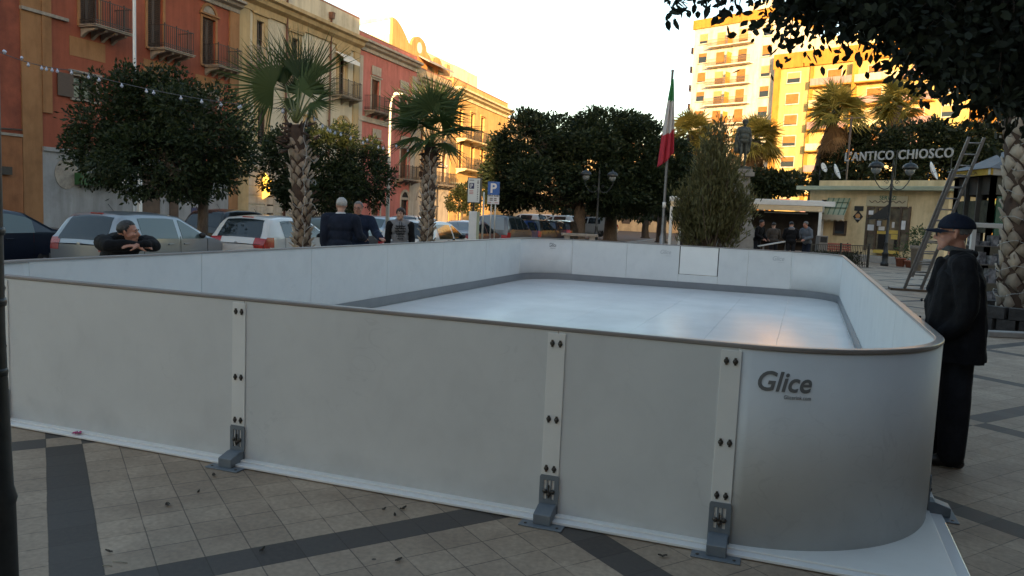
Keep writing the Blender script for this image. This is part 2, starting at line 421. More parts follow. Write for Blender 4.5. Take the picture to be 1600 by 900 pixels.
    def bracket(x, y, ang):
        """foot bracket; local -Y is outwards"""
        br = bpy.data.objects.new('foot_bracket', None); COL.objects.link(br); br.parent = root; br.location = (x, y, 0); br.rotation_euler = (0,0,ang)
        mb = MB(); mb.box((-.115,-.16,.0015), (.115,.005,.0085)); mb.build('base_plate', M_STEEL, br, bevel=.003)
        mb = MB()
        mb.prism([(-.125,.0085),(-.125,.062),(-.045,.085),(-.014,.085),(-.014,.0085)], -.047, .047, 'x'); mb.build('block', M_STEEL, br, bevel=.004)
        # upright plate with two vertical slots
        mb = MB(); y0, y1 = -.014, -.008
        for a, b, z0, z1 in ((-.052,-.028,.02,.225),(-.014,-.007,.02,.225),(.007,.014,.02,.225),(.028,.052,.02,.225),(-.028,-.014,.02,.105),(.014,.028,.02,.105),(-.007,.007,.02,.12),
                             (-.028,-.014,.145,.155),(.014,.028,.145,.155),(-.028,-.014,.21,.225),(.014,.028,.21,.225),(-.007,.007,.21,.225)):
            mb.box((a,y0,z0), (b,y1,z1))
        mb.prism([(-.052,.225),(.052,.225),(.046,.236),(-.046,.236)], y0, y1, 'y')
        mb.build('upright_plate', M_STEEL, br)
        for bx, bz in ((-.021,.15),(.021,.15),(0,.135)):
            mb = MB(); bolt(mb, bx, -.014, bz, 0, -1, False); mb.build('bracket_bolt', M_BOLT, br)
        mb = MB(); mb.box((-.03,-.02,.147), (.03,-.015,.152))
        mb.box((-.003,-.024,.115), (.003,-.014,.185))
        mb.build('bracket_bar', M_BOLT, br)
        for sx in (-.085,.085): MB().lathe([(.008,0),(.008,.003)], 8, c=(sx,-.13,.0085)).build('bracket_bolt', M_BOLT, br)
        return br
    def strip(xc, y, w=.095):
        st = box_obj('joint_strip', (xc-w/2, y-.007, .04), (xc+w/2, y-.0005, H-.012), M_STRIP, root, bevel=.0015)
        for z in (.935,.535,.27):
            for s in (-.021,.021): mb = MB(); bolt(mb, xc+s, y-.007, z, 0, -1); mb.build('bolt', M_BOLT, st)
        bracket(xc, y, 0)
    for xc in (-4.985,-3.035,-1.055,-.185): strip(xc, Y0)
    for k in range(7):
        y = sd_[k]
        for X, ang, nx in ((X1, R_(90), 1), (X0, R_(-90), -1)):
            a, b = sorted((X+nx*.0005, X+nx*.007))
            st = box_obj('joint_strip', (a, y-.048, .04), (b, y+.048, H-.012), M_STRIP, root)
            bracket(X, y, ang)
    # lettering
    def bendf(deg0, r, z0):
        def f(co):
            a = R_(deg0) + co.x/r; rr = r + co.z
            return Vector((X1-Rd+rr*math.cos(a), Y0+Rd+rr*math.sin(a), z0+co.y))
        return f
    text('lettering', 'Glice', .13, M_LOGO, root, (0,0,0), (0,0,0), .0008, .0024, 'LEFT', .22, 1.0, fit=(.247,.098), bend=bendf(-84.6, Rd+.0012, .808))
    text('lettering', 'Glicerink.com', .03, M_LOGO, root, (0,0,0), (0,0,0), .0006, 0, 'LEFT', 0, 1.05, fit=(.125,.019), bend=bendf(-77.6, Rd+.0012, .775))
    def far_logo(x, z, w, m):
        # read from inside the rink, on the back wall (text faces -Y)
        text('lettering', 'Glice', .13, m, root, (x, Y1-T-.002, z), (R_(90),0,0), .0008, .001, 'CENTER', .22, .98, fit=(w,w*.4))
        text('lettering', 'Glicerink.com', .03, m, root, (x+.06, Y1-T-.002, z-.045), (R_(90),0,0), .0006, 0, 'CENTER', 0, 1, fit=(w*.5,.02))
    far_logo(-2.86, .80, .24, M_LOGO2); far_logo(-.42, .80, .24, M_LOGO2)
    lc = Vector((X0+Rd, Y1-Rd, 0)); a = R_(118)
    p = lc + Vector((math.cos(a), math.sin(a), 0))*(Rd-T-.003)
    text('lettering', 'Glice', .13, M_LOGO, root, (p.x, p.y, .82), (R_(90),0,R_(28)), .0008, .001, 'CENTER', .22, .98, fit=(.2,.09))
    text('lettering', 'Glicerink.com', .03, M_LOGO, root, (p.x, p.y, .775), (R_(90),0,R_(28)), .0006, 0, 'CENTER', 0, 1, fit=(.12,.02))
rink()
def square_up():
    # the real rink stands a touch out of square: its long sides run 1.6 degrees off the front wall's normal
    root = [o for o in COL.objects if o.name == 'skating_rink'][0]
    for c in root.children:
        if c.type == 'MESH' and c.location.length < .01:
            for v in c.data.vertices: v.co.x += .028*(v.co.y-3.8)
            for b in c.children:
                for v in b.data.vertices: v.co.x += .028*(v.co.y-3.8)
        else: c.location.x += .028*(c.location.y-3.8)
square_up()
# fallen flower and litter on the paving
def litter():
    M1 = mat('petal', (.42,.03,.16), rough=.6); M2 = mat('dry_leaf', (.035,.028,.02), (.09,.07,.05), 20, rough=.8); M3 = mat('straw', (.3,.27,.2), rough=.8)
    mb = MB()
    for k in range(6):
        a = k*1.05; d = Vector((math.cos(a), math.sin(a), 0)); s = Vector((-d.y, d.x, 0))
        mb.add([(0,0,.004), d*.02+s*.011+Vector((0,0,.016)), d*.036+Vector((0,0,.008)), d*.02-s*.011+Vector((0,0,.014))], [(0,1,2,3)])
    o = mb.build('fallen_flower', M1); o.location = (-4.27, 3.745, .024); tag(o, 'small magenta flower fallen on the rim of the rink base', 'flower')
    rnd = random.Random(3); spots = [(600,798,'d'),(630,797,'d'),(617,808,'d'),(623,878,'d'),(334,745,'d'),(1035,872,'d'),(410,862,'d'),(310,771,'d'),(262,791,'d'),(170,865,'d')]
    lab = ['curled dark leaf on the paving in front of the rink wall, by a tile joint','crooked dark leaf lying just right of another leaf near the rink wall','thin bent dark twig leaf lying below two dry leaves','flat dark leaf near the bottom edge on light tiles','round dark leaf beside the second foot bracket','dark leaf near the right foot bracket on light paving','dark leaf on light tiles near the lower dark stripe','small dark leaf out on the light tiles below the wide left panel','dry dark leaf between two tile columns left of the middle panel','dark leaf near the wide dark stripe at bottom left']
    for i, (px, py, k) in enumerate(spots):
        r = CAMR @ Vector(((px-800)/1204, -(py-450)/1204, -1)); P = CAMC + r*(-1.6/r.z)
        mb = MB(); n = 7; L = rnd.uniform(.015,.026); w = L*rnd.uniform(.3,.5); vs = []
        for j in range(n):
            t = j/(n-1); ww = w*math.sin(math.pi*(.08+.84*t)); zz = .004+.012*abs(t-.5)+.004*rnd.random()
            vs += [(t*2*L-L, ww, zz+.005), (t*2*L-L, 0, zz), (t*2*L-L, -ww, zz+.006)]
        mb.add(vs, [(3*j+a, 3*j+a+1, 3*j+a+4, 3*j+a+3) for j in range(n-1) for a in (0,1)])
        o = mb.build('fallen_leaf', M2); o.location = (P.x, P.y, 0); o.rotation_euler = (0,0,rnd.uniform(0,6)); tag(o, lab[i], 'leaf', 'dry leaves on the paving')
    for (px, py, px2, py2, lb) in ((577,0,0,0,''),):
        pass
    for i, (a, b) in enumerate((((160,885),(175,886)),((176,879),(199,881)))):
        q = []
        for px, py in (a, b):
            r = CAMR @ Vector(((px-800)/1204, -(py-450)/1204, -1)); q.append(CAMC + r*(-1.6/r.z))
        c = (q[0]+q[1])/2; mb = MB().tube([(q[0]-c)+Vector((0,0,.004)), Vector((0,.003,.006)), (q[1]-c)+Vector((0,0,.004))], .0018, 5)
        o = mb.build('straw', M3); o.location = c; tag(o, ['short pale straw on the dark stripe at bottom left','longer pale straw on a light tile beside the dark stripe'][i], 'straw')
litter()
# ================================================================== street buildings (facade plane x = FX, facing +X)
FX = -28.0
G0 = -.13
def plaster(name, c1, c2, sc=.55, bump=.12):
    m = mat(name, c1, c2, sc, rough=.88, bump=bump, bscale=14, contrast=(.3,.72), detail=10)
    # rain streaks and patchy stains of old plaster
    t = m.node_tree; b = t.nodes['Principled BSDF']; col = b.inputs['Base Color'].links[0].from_socket; tc = t.nodes.new('ShaderNodeTexCoord')
    for st, sc_, p0, p1, lo in (((1,1,.10),1.6,.34,.56,.74),((1,1,1),.9,.30,.48,.80),((1,1,.5),5,.32,.5,.9)):
        mp = t.nodes.new('ShaderNodeMapping'); mp.inputs['Scale'].default_value = st; mp.inputs['Location'].default_value = (3.1*sc_,1.7,.4); t.links.new(tc.outputs['Object'], mp.inputs[0])
        n = t.nodes.new('ShaderNodeTexNoise'); n.inputs['Scale'].default_value = sc_; n.inputs['Detail'].default_value = 8; n.inputs['Roughness'].default_value = .65; t.links.new(mp.outputs[0], n.inputs['Vector'])
        r = t.nodes.new('ShaderNodeValToRGB'); r.color_ramp.elements[0].position = p0; r.color_ramp.elements[1].position = p1; r.color_ramp.elements[0].color = (lo,lo*.99,lo*.97,1); t.links.new(n.outputs['Fac'], r.inputs[0])
        x = t.nodes.new('ShaderNodeMix'); x.data_type = 'RGBA'; x.blend_type = 'MULTIPLY'; x.inputs[0].default_value = 1; t.links.new(col, x.inputs[6]); t.links.new(r.outputs[0], x.inputs[7]); col = x.outputs[2]
    t.links.new(col, b.inputs['Base Color']); return m
M_RED = plaster('red_plaster', (.24,.062,.032), (.32,.085,.046))
M_DKRED = plaster('dark_red_plaster', (.16,.04,.022), (.32,.085,.045), 1.2, .3)
M_OCHRE = plaster('ochre_plaster', (.26,.125,.05), (.34,.17,.075))
M_BROWN = plaster('brown_plaster', (.25,.095,.035), (.33,.14,.06), .8)
M_WHITEP = plaster('white_plaster', (.25,.25,.255), (.33,.33,.33), .7)
M_CREAM = plaster('cream_plaster', (.54,.47,.35), (.64,.57,.43))
M_GOLD = plaster('gold_trim', (.42,.30,.15), (.50,.37,.20))
M_PINK = plaster('pink_plaster', (.50,.155,.125), (.60,.20,.16))
M_BEIGE = plaster('beige_stone', (.40,.34,.27), (.52,.45,.36), 1.1)
M_TAN = plaster('tan_plaster', (.50,.36,.22), (.60,.44,.27))
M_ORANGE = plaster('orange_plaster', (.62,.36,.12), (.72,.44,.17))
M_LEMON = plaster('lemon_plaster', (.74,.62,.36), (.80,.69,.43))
M_SHUT = mat('shutter_brown', (.055,.035,.028), (.085,.055,.04), 6, rough=.6, stretch=(1,1,30))
M_SHUTG = mat('shutter_grey', (.16,.15,.14), (.2,.19,.18), 6, rough=.55, stretch=(1,1,40))
M_IRON = mat('wrought_iron', (.018,.015,.014), (.035,.028,.024), 10, rough=.5)
M_STONE = mat('weathered_stone', (.22,.19,.16), (.33,.29,.24), 5, rough=.85, bump=.3)
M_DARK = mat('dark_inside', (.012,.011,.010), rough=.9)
M_PANE = glass('window_pane')
M_WOOD = mat('door_wood', (.085,.035,.018), (.14,.06,.03), 7, rough=.5, stretch=(8,8,1))
M_PIPE = mat('downpipe_copper', (.10,.045,.03), (.15,.07,.045), 4, rough=.5)
M_ROOF = mat('roof_tile', (.28,.12,.07), (.38,.18,.10), 6, rough=.85, bump=.3)
M_METALW = mat('white_metal', (.62,.62,.60), (.70,.70,.68), 4, rough=.4)

def wall_with_holes(L, H, holes, m, parent, z0=0, th=.35, reveal=.22, name='wall', bands=None):
    """front wall in local frame: u = +Y, outside = +X, x in [-th, 0]; holes = (u0, u1, za, zb)"""
    us = sorted({0, L} | {h[0] for h in holes} | {h[1] for h in holes}); zs = sorted({z0, H} | {h[2] for h in holes} | {h[3] for h in holes})
    us = [u for u in us if 0 <= u <= L]; zs = [z for z in zs if z0 <= z <= H]
    idx = {}; mb = MB(); vs = []; fs = []
    def V(u, z, x=0):
        k = (round(u,4), round(z,4), x)
        if k not in idx: idx[k] = len(vs); vs.append((x, u, z))
        return idx[k]
    for i in range(len(us)-1):
        for j in range(len(zs)-1):
            cu, cz = (us[i]+us[i+1])/2, (zs[j]+zs[j+1])/2
            if any(h[0] < cu < h[1] and h[2] < cz < h[3] for h in holes): continue
            fs.append((V(us[i],zs[j]), V(us[i+1],zs[j]), V(us[i+1],zs[j+1]), V(us[i],zs[j+1])))
    for u0, u1, za, zb in holes:
        a = [(u0,za),(u1,za),(u1,zb),(u0,zb)]
        for p, q in zip(a, a[1:]+a[:1]): fs.append((V(*q), V(*p), V(*p, -reveal), V(*q, -reveal)))
    mb.add(vs, fs); return mb.build(name, m, parent, fixn=False)

class Facade:
    def __init__(s, name, label, Y0, Y1, H, m, X=FX, rz=0, depth=11, group=None, zb=G0, roofm=None):
        s.root = thing(name, label, 'building', (X, Y0, zb), rz, group)
        s.X, s.Y0, s.L, s.H, s.m, s.depth, s.zb = X, Y0, Y1-Y0, H-zb, m, depth, zb; s.holes = []
        s.P0 = Vector((X, Y0, 0)); s.n = Vector((math.cos(rz), math.sin(rz), 0)); s.d = Vector((-math.sin(rz), math.cos(rz), 0)); s.roofm = roofm or M_ROOF
    def uz(s, px, py):
        P = onplane(px, py, s.P0, s.n); return (P-s.P0).dot(s.d), P.z-s.zb
    def rect(s, px0, px1, py0, py1):
        """py0 top, py1 bottom, both read at the middle of the opening"""
        pm = (px0+px1)/2
        return s.uz(px0, (py0+py1)/2)[0], s.uz(px1, (py0+py1)/2)[0], s.uz(pm, py1)[1], s.uz(pm, py0)[1]
    def opening(s, r, kind='shutter', surround=None, sw=.16, head=True, fm=None):
        u0, u1, za, zb = r; s.holes.append(r); w = u1-u0; p = s.root
        wn = bpy.data.objects.new('door' if kind in ('door','shop','roller') else 'window', None); COL.objects.link(wn); wn.parent = p; wn.location = (0, (u0+u1)/2, za)
        h = zb-za; a = w/2
        if kind == 'shutter':
            for sg in (-1, 1):
                mb = MB(); x0, x1 = (-.17, -.12)
                lo, hi = (-a+.01, -.012) if sg < 0 else (.012, a-.01)
                mb.box((x0, lo, .02), (x1, lo+.06, h-.02)); mb.box((x0, hi-.06, .02), (x1, hi, h-.02)); mb.box((x0, lo+.06, .02), (x1, hi-.06, .1)); mb.box((x0, lo+.06, h-.1), (x1, hi-.06, h-.02))
                n = max(6, int(h/.09))
                for k in range(n):
                    z = .1+(h-.2)*(k+.5)/n; mb.cbox(((x0+x1)/2, (lo+hi)/2, z), (.05, hi-lo-.12, (h-.2)/n*.75), rot=(0,.6,0))
                mb.box((x0-.02, lo+.05, .05), (x0-.01, hi-.05, h-.05))
                mb.build('shutter', fm or M_SHUT, wn)
        elif kind in ('glass', 'french'):
            MB().box((-.2, -a+.02, .02), (-.19, a-.02, h-.02)).build('pane', M_PANE, wn)
            mb = MB(); fw = .07
            mb.box((-.19,-a,0), (-.12,-a+fw,h)); mb.box((-.19,a-fw,0), (-.12,a,h)); mb.box((-.19,-a+fw,h-fw), (-.12,a-fw,h)); mb.box((-.19,-a+fw,0), (-.12,a-fw,fw)); mb.box((-.19,-.04,fw), (-.118,.04,h-fw))
            mb.box((-.188,-a+fw,h*.62), (-.125,-.04,h*.62+.05)); mb.box((-.188,.04,h*.62), (-.125,a-fw,h*.62+.05))
            mb.build('frame', fm or M_SHUT, wn)
            # curtain behind the pane
            mb = MB(); n = 14
            mb.add([(-.30-.03*(k%2), -a+.04+(2*a-.08)*k/n, z) for k in range(n+1) for z in (.05, h*.97)], [(2*k,2*k+2,2*k+3,2*k+1) for k in range(n)])
            mb.build('curtain', mat('curtain', (.45,.43,.38), rough=.9), wn)
        elif kind == 'door':
            mb = MB(); mb.box((-.22,-a,0), (-.16,-.006,h)); mb.box((-.22,.006,0), (-.16,a,h))
            for sg in (-1,1):
                for k in range(3):
                    z0 = .12+k*(h-.15)/3; lo, hi = sorted((sg*.09, sg*(a-.09))); mb.box((-.16,lo,z0), (-.145,hi,z0+(h-.15)/3-.12))
            mb.build('door_leaf', fm or M_WOOD, wn)
        elif kind == 'roller':
            mb = MB(); n = int(h/.1); 
            for k in range(n): mb.prism([(-.2,h*k/n),(-.165,h*(k+.2)/n),(-.165,h*(k+.8)/n),(-.2,h*(k+1)/n-.002)], -a, a, 'y')
            # prism on y keeps (x,z)
            mb.build('roller_shutter', fm or M_SHUTG, wn)
        elif kind == 'shop':
            MB().box((-2.2,-a,0), (-2.1,a,h)).build('back_wall', M_DARK, wn)
            MB().box((-.2,-a+.03,.03), (-.19,a-.03,h-.03)).build('pane', M_PANE, wn)
            mb = MB(); mb.box((-.2,-a,0), (-.13,-a+.06,h)); mb.box((-.2,a-.06,0), (-.13,a,h)); mb.box((-.2,-.03,0), (-.14,.03,h)); mb.box((-.2,-a+.06,h-.06), (-.13,a-.06,h)); mb.build('frame', M_IRON, wn)
        if surround:
            mb = MB(); x1 = .05
            mb.box((.002,-a-sw,0), (x1,-a-.001,h)); mb.box((.002,a+.001,0), (x1,a+sw,h)); mb.box((.002,-a-sw,h), (x1,a+sw,h+sw))
            if head:
                mb.box((.002,-a-sw-.08,h+sw), (x1+.1,a+sw+.08,h+sw+.09)); mb.box((.002,-a-sw,-.09), (x1+.06,a+sw,-.003))
            mb.build('surround', surround, wn)
        return wn
    def arch_head(s, wn, w, z, m, fill=M_DARK, tw=.16, tall=1.0):
        """round lunette above an opening; z = springing height in the opening's frame"""
        n = 14; r = w/2; mb = MB()
        pts = [(r*math.cos(math.pi*k/n), z+r*tall*math.sin(math.pi*k/n)) for k in range(n+1)]
        mb.prism(pts, .003, .012, 'x').build('lunette', fill, wn)
        po = [((r+tw)*math.cos(math.pi*k/n), z+(r*tall+tw)*math.sin(math.pi*k/n)) for k in range(n+1)]
        mb = MB()
        for k in range(n): mb.prism([pts[k], po[k], po[k+1], pts[k+1]], .002, .07, 'x')
        mb.build('arch_trim', m, wn)
    def balcony(s, r, depth=.85, slabm=None, railm=None, h=1.02, brackets=4, solid=None, bulge=False, dense=.12):
        """r = (u0, u1, z of slab top)"""
        u0, u1, z = r; b = bpy.data.objects.new('balcony', None); COL.objects.link(b); b.parent = s.root; b.location = (0, (u0+u1)/2, z); a = (u1-u0)/2
        mb = MB(); mb.box((.002,-a,-.11), (depth,a,0)); mb.box((.002,-a-.04,-.045), (depth+.05,a+.04,-.012)); mb.build('slab', slabm or M_STONE, b)
        for k in range(brackets):
            y = -a+.18+(2*a-.36)*k/max(1, brackets-1)
            MB().prism([(.004,-.112),(depth*.85,-.112),(depth*.8,-.2),(depth*.3,-.3),(.004,-.5)], y-.07, y+.07, 'y').build('bracket', slabm or M_STONE, b)
        if solid:
            mb = MB(); mb.box((depth-.07,-a,.002), (depth,a,h*.85)); mb.box((.004,-a,.002), (depth-.07,-a+.06,h*.85)); mb.box((.004,a-.06,.002), (depth-.07,a,h*.85)); mb.build('parapet', solid, b)
        else:
            mb = MB(); D = depth-.04
            for zz in (.07, h*.5 if bulge else .16, h-.04): mb.box((D-.015,-a+.02,zz), (D+.015,a-.02,zz+.03)); mb.box((.004,-a+.02,zz), (D-.015,-a+.05,zz+.03)); mb.box((.004,a-.05,zz), (D-.015,a-.02,zz+.03))
            n = max(4, int(2*a/dense))
            for k in range(n+1):
                y = -a+.035+(2*a-.07)*k/n; w = .009 if k % 6 else .02
                mb.box((D-w,y-w,.005), (D+w,y+w,h+(.06 if not k % 6 else -.01)))
            for yy in (-a+.035, a-.035):
                for k in range(1, int(D/dense)): mb.box((k*dense-.008,yy-.008,.005), (k*dense+.008,yy+.008,h-.01))
            mb.build('railing', railm or M_IRON, b)
        return b
    def finish(s, cornice=None, cm=None, ch=.5, proj=.55, parapet=0, roof=True, roofh=None):
        wall_with_holes(s.L, s.H, s.holes, s.m, s.root)
        D = -s.depth
        mb = MB(); L, H = s.L, s.H
        mb.add([(0,0,0),(D,0,0),(D,0,H),(0,0,H)], [(0,1,2,3)]); mb.add([(0,L,0),(0,L,H),(D,L,H),(D,L,0)], [(0,1,2,3)]); mb.add([(D,0,0),(D,L,0),(D,L,H),(D,0,H)], [(0,1,2,3)])
        mb.build('side_wall', s.m, s.root, fixn=False)
        # near-black box inside: the shade behind the openings put into its colour
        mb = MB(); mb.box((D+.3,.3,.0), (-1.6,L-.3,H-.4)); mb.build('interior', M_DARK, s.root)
        if cornice is not None:
            cz = cornice; mb = MB()
            prof = [(.003,cz),(.12,cz+.02),(.14,cz+ch*.35),(proj*.6,cz+ch*.5),(proj*.7,cz+ch*.72),(proj,cz+ch*.8),(proj,cz+ch),(.003,cz+ch)]
            mb.prism(prof, -.0, L, 'y'); mb.build('cornice', cm or M_STONE, s.root)
        if roof:
            mb = MB(); mb.box((D,.0,H+.002), (.0,L,H+.12)); 
            rh = roofh or 0
            if rh: mb.prism([(D,H+.12),(-.3,H+.12),(D/2,H+.12+rh)], .2, L-.2, 'y')
            mb.build('roof', s.roofm, s.root)
    def band(s, z0, z1, m, proj=.06, name='string_course', u0=None, u1=None):
        return MB().box((.002, u0 if u0 is not None else .0, z0), (proj, u1 if u1 is not None else s.L, z1)).build(name, m, s.root)
    def pipe(s, px, m, z0=0, z1=None):
        u = s.uz(px, 250)[0]; z1 = z1 or s.H-.6; mb = MB(); mb.tube([(.12,u,z0),(.12,u,z1)], .065, 8)
        for k in range(int((z1-z0)/2)): mb.box((.003,u-.09,z0+1+2*k), (.12,u+.09,z0+1.05+2*k))
        mb.prism([(.03,z1-.25),(.26,z1-.25),(.32,z1+.15),(.003,z1+.15)], u-.14, u+.14, 'y')
        return mb.build('downpipe', m, s.root)
def Yx(px): return onX(px, 250, FX).y

# ---- dark red house at the left edge
b = Facade('town_house', 'dark red house with brown plaster base at the left edge behind the dark saloon car', Yx(-160), Yx(34), 15, M_DKRED)
z = b.uz(15, 212)[1]; b.band(0, z, M_BROWN, .05, 'plaster_base'); b.band(z, z+.1, M_STONE, .1)
b.opening((1.5, 2.6, 8.0, 10.6), 'shutter', M_OCHRE); b.opening((1.5, 2.6, 3.9, 5.8), 'shutter', M_OCHRE)
mb = MB()
zz = b.uz(20,210)[1]; mb.tube([(.14,0,zz),(.14,b.L*.6,zz+.12),(.12,b.L-.05,zz+.2)], .035, 6); mb.tube([(.12,b.L-1.1,zz-.1),(.12,b.L-1.1,.9)], .03, 6); mb.build('cable', M_IRON, b.root)
MB().box((.052,b.L-1.0,2.3), (.2,b.L-.55,2.6)).build('junction_box', M_IRON, b.root)
b.finish()
# ---- red house with three balconies
b = Facade('town_house', 'brick red house with three iron balconies and a white shop floor', Yx(34), Yx(370), 15.5, M_RED)
zw = b.uz(95, 238)[1]
b.band(0, zw, M_WHITEP, .06, 'shop_front_wall', u0=b.uz(65,250)[0])
b.band(zw, zw+.16, M_WHITEP, .14, u0=b.uz(65,250)[0])
b.band(0, b.H-1.2, M_OCHRE, .055, 'pilaster', u0=.02, u1=b.uz(64,120)[0]); b.band(zw+1.5, b.H-1.2, M_OCHRE, .09, 'pilaster', u0=b.uz(64,120)[0]+.01, u1=b.uz(79,120)[0])
b.band(0, b.H-1.2, M_OCHRE, .09, 'pilaster', u0=b.uz(357,100)[0], u1=b.L)
zc = b.uz(60, 22)[1]; b.band(zc, zc+.12, M_STONE, .14, u0=0, u1=b.uz(104,40)[0])
for (x0, x1, yb, d0, d1, dt, p0, p1, pb) in ((104,186,44,124,153,-78,108,164,92),(217,284,79,230,254,-8,224,268,128),(305,360,105,315.5,336,29,305,350,150)):
    zsl = b.uz((x0+x1)/2, yb)[1]; u0 = b.uz(x0,yb)[0]; u1 = b.uz(x1,yb)[0]; u0, u1 = u0+.9, u1-.1
    b.balcony((u0-.35, u1-.1, zsl), .95, bulge=False)
    r = b.rect(d0, d1, dt, yb); r = (r[0], r[1], zsl+.02, r[3])
    w = b.opening(r, 'shutter', M_OCHRE, .13)
    b.arch_head(w, r[1]-r[0], r[3]-r[2]+.14, M_OCHRE, M_STONE, .14)
    pu0 = b.uz(p0,yb+20)[0]; pu1 = b.uz(p1,yb+20)[0]; pz = b.uz((p0+p1)/2,pb)[1]
    b.band(pz, zsl-.55, M_OCHRE, .02, 'plaster_panel', pu0, pu1)
r = b.rect(113,150,121,156); w = b.opening(r, 'glass', M_STONE, .12)
for sg in (-1,): MB().box((.06, -(r[1]-r[0])/2-.75, 0), (.1, -(r[1]-r[0])/2-.02, r[3]-r[2])).build('shutter', M_SHUT, w)
for px in (245, 325): 
    r = b.rect(px-14, px+14, 148, 190); b.opening(r, 'shutter', M_STONE, .12)
# shop floor
r = b.rect(118,166,288,352); r = (r[0], r[1], 0.02, r[3]); b.opening(r, 'shop')
r2 = b.rect(172,211,288,352); r2 = (r2[0], r2[1], 0.02, r2[3]); b.opening(r2, 'roller')
u0 = b.uz(114,280)[0]; u1 = b.uz(200,284)[0]; za = b.uz(120,288.5)[1]; zb_ = b.uz(120,270)[1]
M_GREEN = mat('sign_green', (.02,.075,.025), (.028,.095,.033), 3, rough=.4)
sg = MB().box((.064,u0,za), (.42,u1,zb_)).build('shop_sign', M_GREEN, b.root)
text('lettering', 'Europ', .4, mat('sign_letter', (.45,.47,.4), rough=.5), sg, (.423,u0+1.35,za+.14), (R_(90),0,R_(90)), .003, .004, 'LEFT', fit=(1.5,.3))
MB().box((.421,u1-.75,za+.08), (.43,u1-.3,zb_-.08)).build('sign_emblem', M_METALW, sg)
MB().box((.062,b.uz(212,300)[0],0), (.2,b.uz(217,300)[0],zw-.2)).build('pilaster', M_METALW, b.root)
MB().box((.062,b.uz(218,300)[0],0), (.12,b.uz(247,300)[0],zw-.3)).build('stone_facing', mat('brown_stone', (.05,.03,.02), (.1,.065,.045), 2, rough=.5), b.root)
MB().box((.062,b.uz(263,300)[0],0), (.12,b.uz(276,300)[0],zw-.3)).build('stone_facing', MATS['brown_stone'], b.root)
r = b.rect(248,263,303,352); r = (r[0], r[1], .02, r[3]); b.opening(r, 'door', fm=M_SHUTG)
ls = MB().box((.125,b.uz(243,286)[0],b.uz(250,292)[1]), (.22,b.uz(273,288)[0],b.uz(250,281)[1])).build('lit_sign', M_IRON, b.root)
text('lettering', 'HOTEL B', .3, mat('lit_letter', (1.0,.86,.5), emit=2.2), ls, (.223,b.uz(246,288)[0],b.uz(250,291)[1]), (R_(90),0,R_(90)), .003, .006, 'LEFT', fit=(b.uz(267,288)[0]-b.uz(246,288)[0], .26))
r = b.rect(325,338,316,352); r = (r[0], r[1], .02, r[3]); b.opening(r, 'door')
nb = mat('notice_blue', (.03,.035,.09), (.05,.055,.12), 12, rough=.5)
for y0, y1, tx in ((324,335,'LIDIA'),(340,352,'')):
    q = b.rect(297,311.5,y0,y1); nn = MB().box((.062,q[0],q[2]), (.08,q[1],q[3])).build('notice_board', nb, b.root)
u = b.uz(102,268)[0]; zz = b.uz(102,268)[1]
MB().prism([(u+.55*math.cos(a*.3307), zz-.1+.62*math.sin(a*.3307)) for a in range(19)], .062, .085, 'x').build('niche', M_STONE, b.root)
b.finish(cornice=b.uz(360,18)[1], cm=M_STONE, ch=.6, proj=.6)
# ---- cream and gold house
b = Facade('town_house', 'cream house with gold trim, brown downpipes and a white awning window', Yx(370), Yx(557), 14.1, M_CREAM)
b.band(0, b.H-1.6, M_GOLD, .08, 'pilaster', 0.02, .9); b.band(0, b.H-1.6, M_GOLD, .08, 'pilaster', b.L-.7, b.L-.02)
z1 = b.uz(400,33)[1]
for (x0, x1, y0, y1, kind, bal) in ((400,412,33,103,'french',(388,425,103)),(455,466,60,122,'french',(446,475,122)),(529,539,91,143,'french',(523,560,149)),(402,416,168,226,'french',None),(478,488,190,240,'french',None),(531,540,203,250,'french',None)):
    r = b.rect(x0,x1,y0,y1)
    if bal:
        ub0, zsl = b.uz(bal[0], bal[2]); ub1 = b.uz(bal[1], bal[2])[0]; uc = (r[0]+r[1])/2; hw = 1.25
        b.balcony((uc-hw, uc+hw, zsl), .85, brackets=3, railm=M_STONE if x0 < 500 else M_IRON); r = (r[0], r[1], zsl+.02, r[3])
    w = b.opening(r, kind, M_GOLD, .3)
    if bal: MB().box((.055, -(r[1]-r[0])/2-.5, r[3]-r[2]+.42), (.12, (r[1]-r[0])/2+.5, r[3]-r[2]+1.15)).build('gold_crest', M_GOLD, w)
    else: b.arch_head(w, (r[1]-r[0])+.5, r[3]-r[2]+.4, M_GOLD, M_CREAM, .22, .55)
    if x0 == 529:
        aw = MB().prism([(.1,r[3]-r[2]+.3),(.75,r[3]-r[2]-.12),(.75,r[3]-r[2]-.34),(.73,r[3]-r[2]-.34),(.73,r[3]-r[2]-.14),(.08,r[3]-r[2]+.26)], -1.0, 1.0, 'y').build('awning', M_METALW, w)
b.pipe(443, M_PIPE); b.pipe(511, M_PIPE)
zg = 4.1
for k in range(8): b.band(k*.5+.05, k*.5+.46, M_BEIGE, .04, 'rustication')
b.band(zg, zg+.25, M_BEIGE, .12)
r = b.rect(416,426,305,352); b.opening((r[0], r[1], .02, r[3]), 'door', M_BEIGE)
lamp = MB().prism([(0,0),(.45,.25),(.55,1.1),(.1,1.5),(0,.9)], -.03, .03, 'y').build('lit_sign', mat('lit_orange', (1.0,.5,.06), emit=1.1), b.root); lamp.location = (.06, b.uz(409,303)[0], b.uz(409,311)[1])
r = b.rect(470,488,305,352); b.opening((r[0], r[1], .02, r[3]), 'roller', M_BEIGE)
b.finish(cornice=b.uz(470,40)[1]-.3, cm=M_GOLD, ch=1.0, proj=.7)
